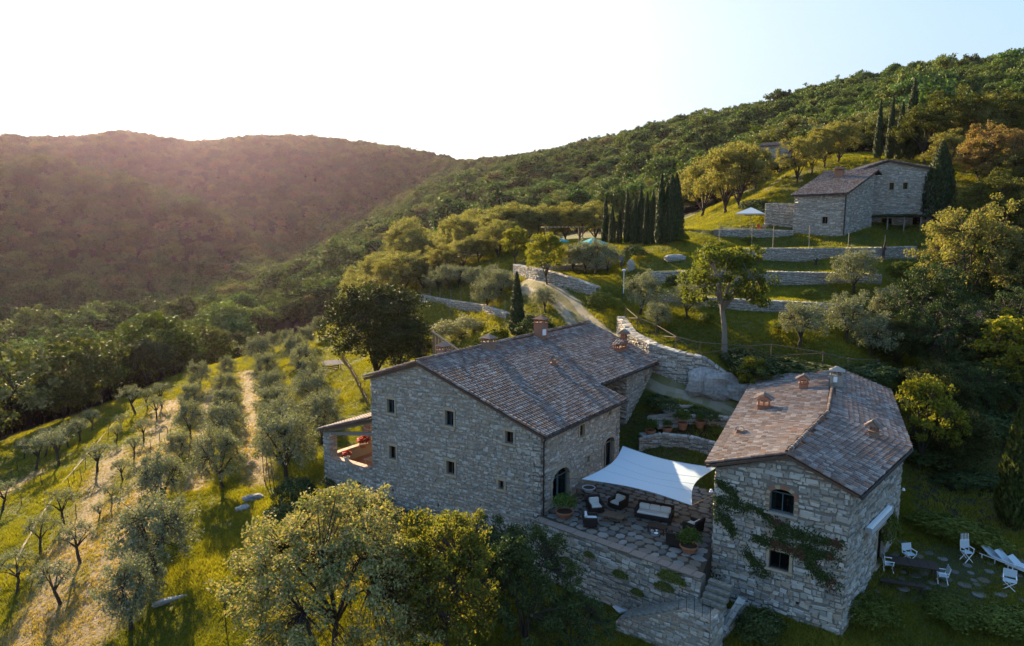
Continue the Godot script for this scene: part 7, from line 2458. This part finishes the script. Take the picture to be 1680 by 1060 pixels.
func pool_side():
	var deck := MB.new()
	var a := Vector3(3.97, 12.86, -92.90)
	var b := Vector3(13.19, 12.86, -92.50)
	var f := Vector3(b.x - a.x, 0, b.z - a.z).normalized()
	var nn := Vector3.UP.cross(f)
	var bs := Basis(f, Vector3.UP, -nn)
	var pool := thing("swimming_pool", "small swimming pool with a pale stone rim on the bank above the farmhouse", "pool", a)
	var w := MB.new()
	w.box(f * 3.9 + nn * 2.6 + Vector3(0, 0.02, 0), Vector3(6.6, 0.1, 3.6), bs)
	part("water", w, M.water, pool)
	for q in [[Vector3(3.9, 0.06, -0.55), Vector3(7.8, 0.12, 0.6)], [Vector3(3.9, 0.06, -4.65), Vector3(7.8, 0.12, 0.6)], [Vector3(0.3, 0.062, -2.6), Vector3(0.6, 0.118, 3.5)], [Vector3(7.5, 0.062, -2.6), Vector3(0.6, 0.118, 3.5)]]:
		var r := MB.new()
		r.box(f * q[0].x - nn * q[0].z + Vector3(0, q[0].y, 0), q[1], bs, 0.02)
		part("rim", r, M.dressed, pool)
	parasol("parasol", "teal parasol beside the swimming pool", on_ground(Vector3(11.63, 13.87, -99.10)), 2.3, 2.6, M.teal_canvas, 8)
	parasol("parasol", "smaller blue green parasol behind the pool, half hidden by the leaning tree", on_ground(Vector3(6.90, 14.44, -103.00)), 1.7, 2.2, M.teal_canvas, 8)
	var pg := thing("pool_pergola", "flat roofed wooden pergola behind the pool", "pergola", on_ground(Vector3(8.04, 14.93, -106.00)), 0.1)
	for sx in [-1, 1]:
		for sz in [-1, 1]:
			var m := MB.new()
			m.box(Vector3(sx * 2.6, 1.5, sz * 1.4), Vector3(0.16, 3.2, 0.16), Basis(), 0.02)
			part("post", m, M.wood, pg)
	for k in 12:
		var m := MB.new()
		m.box(Vector3(-3.1 + 0.56 * k, 3.12, 0), Vector3(0.5, 0.06, 3.6), Basis(), 0.01)
		part("roof_board", m, M.pale_wood, pg)
	person("person in blue top and dark trousers standing left of the grassy mound", on_ground(Vector3(14.43, 12.56, -90.40)), 2.4)
	boulder("standing_stone", "upright pale stone block beside the person", on_ground(Vector3(15.29, 12.38, -87.90)) + Vector3(0, 0.55, 0), Vector3(1.0, 1.7, 0.8), 0.3, "", M.dressed_grey)
	shrub("dark_shrub", "dark bush behind the upright stone block", "shrub_dark", Vector3(16.36, 13.53, -91.90), Vector3(5, 2.6, 3), "dark_leaf")
	var n := 0
	for q in [[Vector3(8.03, 12.15, -89.10), 3.07], [Vector3(9.49, 11.94, -88.60), 3.61], [Vector3(10.73, 11.81, -88.40), 3.91], [Vector3(12.58, 12.06, -90.40), 3.13]]:
		tree("olive_tree", "spreading olive tree on the lawn below the pool, %s from the left" % ORDINAL[n], "olive", q[0], q[1] * 1.08, "olives on the pool lawn", 1.1)
		n += 1
	n = 0
	for q in [[Vector3(3.95, 7.92, -81.40), 2.62], [Vector3(-2.95, 8.34, -99.90), 3.45], [Vector3(-1.37, 8.31, -95.70), 3.48], [Vector3(-3.41, 6.43, -94.70), 3.74], [Vector3(-10.20, 8.08, -110.60), 3.74], [Vector3(-8.59, 8.40, -109.00), 3.31], [Vector3(-5.65, 8.55, -105.20), 3.19], [Vector3(-12.19, 7.42, -113.40), 3.42]]:
		tree("olive_tree", ["small olive tree left of the driveway fork", "olive tree on the path lawn, left of a pair", "olive tree on the path lawn, right of a pair", "slanting olive tree just left of the single cypress", "grey olive tree at the far end of the path wall", "grey olive tree second from the far end of the path wall", "olive tree behind the path wall, nearest the pair", "grey olive tree at the very end of the path wall"][n], "olive", q[0], q[1] * 1.1, "olives round the path lawn", 1.1)
		n += 1
	var q: Array = [[Vector3(4.55, 10.78, -87.80), 6.65], [Vector3(0.57, 12.19, -105.70), 5.86]]
	tree("leaning_tree", "golden green tree with a slanting trunk below the pool", "lime", q[0][0], q[0][1], "", 0.85)
	tree("lime_tree", "bright green tree left of the leaning one, over the bank wall", "lime", q[1][0], q[1][1], "", 0.9)
	n = 0
	for s in [[Vector3(-28.15, 1.96, -129.30), 5.81], [Vector3(-22.22, 4.23, -123.70), 6.62], [Vector3(-18.97, 5.62, -123.00), 6.70], [Vector3(-16.39, 6.62, -122.00), 5.21], [Vector3(-15.62, 8.14, -124.80), 4.87], [Vector3(-11.95, 9.30, -119.50), 5.29], [Vector3(-8.29, 10.90, -116.20), 4.10], [Vector3(-5.40, 12.11, -116.60), 4.11], [Vector3(-2.56, 12.71, -115.00), 5.35], [Vector3(-0.84, 13.59, -118.20), 4.88]] + [[Vector3(2.42, 14.42, -124.00), 6.24], [Vector3(4.95, 14.80, -124.00), 6.18], [Vector3(7.15, 15.11, -124.00), 5.12], [Vector3(9.89, 15.39, -124.00), 5.81], [Vector3(12.31, 15.53, -124.00), 5.13], [Vector3(14.83, 15.55, -124.00), 5.97], [Vector3(-2.20, 13.74, -124.00), 6.49], [Vector3(1.10, 14.23, -124.00), 6.76]]:
		tree("bank_oak", "pale green broadleaf on the edge of the estate bank, %s from the left" % (ORDINAL + ["fifteenth", "sixteenth", "seventeenth", "eighteenth"])[n], "gold" if n % 4 == 1 else "pale_green", s[0], s[1] * 1.15, "broadleaf trees along the edge of the estate", 1.25)
		n += 1

func lower_terrace():
	# flags, furniture and hedge right of the annexe
	var pv := MB.new()
	var poly := [Vector2(18.47, -34.50), Vector2(23.43, -38.90), Vector2(31.47, -37.80), Vector2(27.99, -33.20)]
	var k := 0
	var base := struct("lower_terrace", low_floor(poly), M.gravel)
	for i in 70:
		var p: Vector2 = poly[0].lerp(poly[1], rng.randf()).lerp(poly[3].lerp(poly[2], rng.randf()), rng.randf())
		var ok := true
		var w := rnd(0.35, 0.75)
		for q in laid:
			if p.distance_to(Vector2(q.x, q.y)) < (w + q.z) * 0.46:
				ok = false
		if not ok:
			continue
		laid.append(Vector3(p.x, p.y, w))
		var m := MB.new()
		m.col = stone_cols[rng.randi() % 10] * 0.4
		var spin := rnd(0, TAU)
		var c := Vector3(p.x, gy(p.x, p.y) + 0.085, p.y)
		for s in 7:
			var e := [Vector3(cos(spin + TAU * s / 7.0), 0, sin(spin + TAU * s / 7.0)) * w * 0.5, Vector3(cos(spin + TAU * (s + 1) / 7.0), 0, sin(spin + TAU * (s + 1) / 7.0)) * w * 0.5]
			m.tri(c, c + e[1] * 0.92, c + e[0] * 0.92)
			m.quad(c + e[0] * 0.92, c + e[1] * 0.92, c + e[1] - Vector3(0, 0.05, 0), c + e[0] - Vector3(0, 0.05, 0))
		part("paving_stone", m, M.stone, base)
	low_table("garden_table", "long dark wooden table between the white canvas chairs on the lower terrace", on_ground(Vector3(22.50, -1.40, -36.00), -0.05), -0.35, Vector3(2.4, 0.74, 1.0), M.dark_wood)
	low_table("garden_bench", "dark wooden bench in front of the long table on the lower terrace", on_ground(Vector3(21.32, -1.76, -34.90), -0.05), -0.35, Vector3(2.2, 0.45, 0.4), M.dark_wood)
	for q in [[Vector3(21.20, -1.29, -36.20), "white canvas chair at the left end of the long table", 1.3], [Vector3(22.90, -1.10, -37.10), "white canvas chair behind the long table", 0.2], [Vector3(23.78, -1.51, -35.40), "white canvas chair at the right end of the long table", -1.9], [Vector3(26.90, -1.45, -34.60), "low white canvas chair in front of the sun loungers", -0.6]]:
		director_chair("canvas_chair", q[1], on_ground(q[0], -0.06), q[2])
	var hc := director_chair("high_chair", "slim upright white chair with a slatted back standing alone left of the loungers", on_ground(Vector3(26.21, -1.09, -37.10), -0.06), 0.1)
	hc.scale = Vector3(0.9, 1.25, 0.9)
	for s in 6:
		var m := MB.new()
		m.bar(Vector3(-0.25 + 0.1 * s, 0.9, -0.27), Vector3(-0.25 + 0.1 * s, 1.25, -0.33), 0.025)
		part("slat", m, M.white_paint, hc)
	for q in [[Vector3(27.93, -1.08, -36.80), "white sun lounger at the right edge, the leftmost of three"], [Vector3(28.34, -1.13, -36.30), "white sun lounger at the right edge, the middle of three"], [Vector3(28.66, -1.21, -35.70), "white sun lounger at the right edge, the rightmost of three"]]:
		lounger("sun_lounger", q[1], on_ground(q[0], -0.06), 0.5)
	shrub("clipped_hedge", "dark green box hedge behind the lone white chair", "shrub_green", Vector3(26.72, -0.85, -39.20), Vector3(5.6, 2.0, 2.4), "dark_leaf")
	shrub("climber", "climbing shrub on the right flank of the annexe below the awning", "shrub_green", Vector3(21.89, -0.82, -37.80), Vector3(2.0, 3.2, 1.6), "dark_leaf")
	shrub("lawn_shrub", "low green shrub at the near right corner of the annexe", "shrub_green", Vector3(18.55, -2.46, -33.30), Vector3(3.2, 1.6, 2.6), "oak_leaf")
	shrub("lawn_shrub", "dark shrub at the foot of the annexe front, left of its corner", "shrub_dark", Vector3(12.81, -3.22, -32.80), Vector3(3.0, 1.8, 2.2), "dark_leaf")
	shrub("lawn_shrub", "low green shrub on the lawn below the lower terrace", "shrub_green", Vector3(23.00, -2.11, -33.30), Vector3(4, 0.9, 2.6), "oak_leaf")
	shrub("lawn_shrub", "plants at the bottom right corner of the lawn", "shrub_green", Vector3(24.89, -2.23, -31.90), Vector3(3.5, 1.6, 2.4), "dark_leaf")
var laid := []

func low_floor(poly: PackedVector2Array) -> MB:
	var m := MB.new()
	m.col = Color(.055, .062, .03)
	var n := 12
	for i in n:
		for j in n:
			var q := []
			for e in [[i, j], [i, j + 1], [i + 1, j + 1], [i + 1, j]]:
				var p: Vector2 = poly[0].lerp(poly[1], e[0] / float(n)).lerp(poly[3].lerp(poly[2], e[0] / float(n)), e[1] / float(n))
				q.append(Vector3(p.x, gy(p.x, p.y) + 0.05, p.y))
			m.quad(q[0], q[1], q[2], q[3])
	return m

func foreground():
	var q: Array = [Vector3(-8.64, -3.96, -29.50), Vector3(-3.21, -4.07, -29.50), Vector3(0.67, -3.96, -33.00), Vector3(3.10, -4.03, -32.00), Vector3(-1.13, -3.76, -36.00)]
	tree("foreground_tree", "large pale gold leaved tree in the foreground left of centre", "front_pale", q[0], 9.6, "", 1.0)
	tree("foreground_tree", "yellow green tree in the foreground below the gable wall", "front_lime", q[1], 9.1, "", 0.82)
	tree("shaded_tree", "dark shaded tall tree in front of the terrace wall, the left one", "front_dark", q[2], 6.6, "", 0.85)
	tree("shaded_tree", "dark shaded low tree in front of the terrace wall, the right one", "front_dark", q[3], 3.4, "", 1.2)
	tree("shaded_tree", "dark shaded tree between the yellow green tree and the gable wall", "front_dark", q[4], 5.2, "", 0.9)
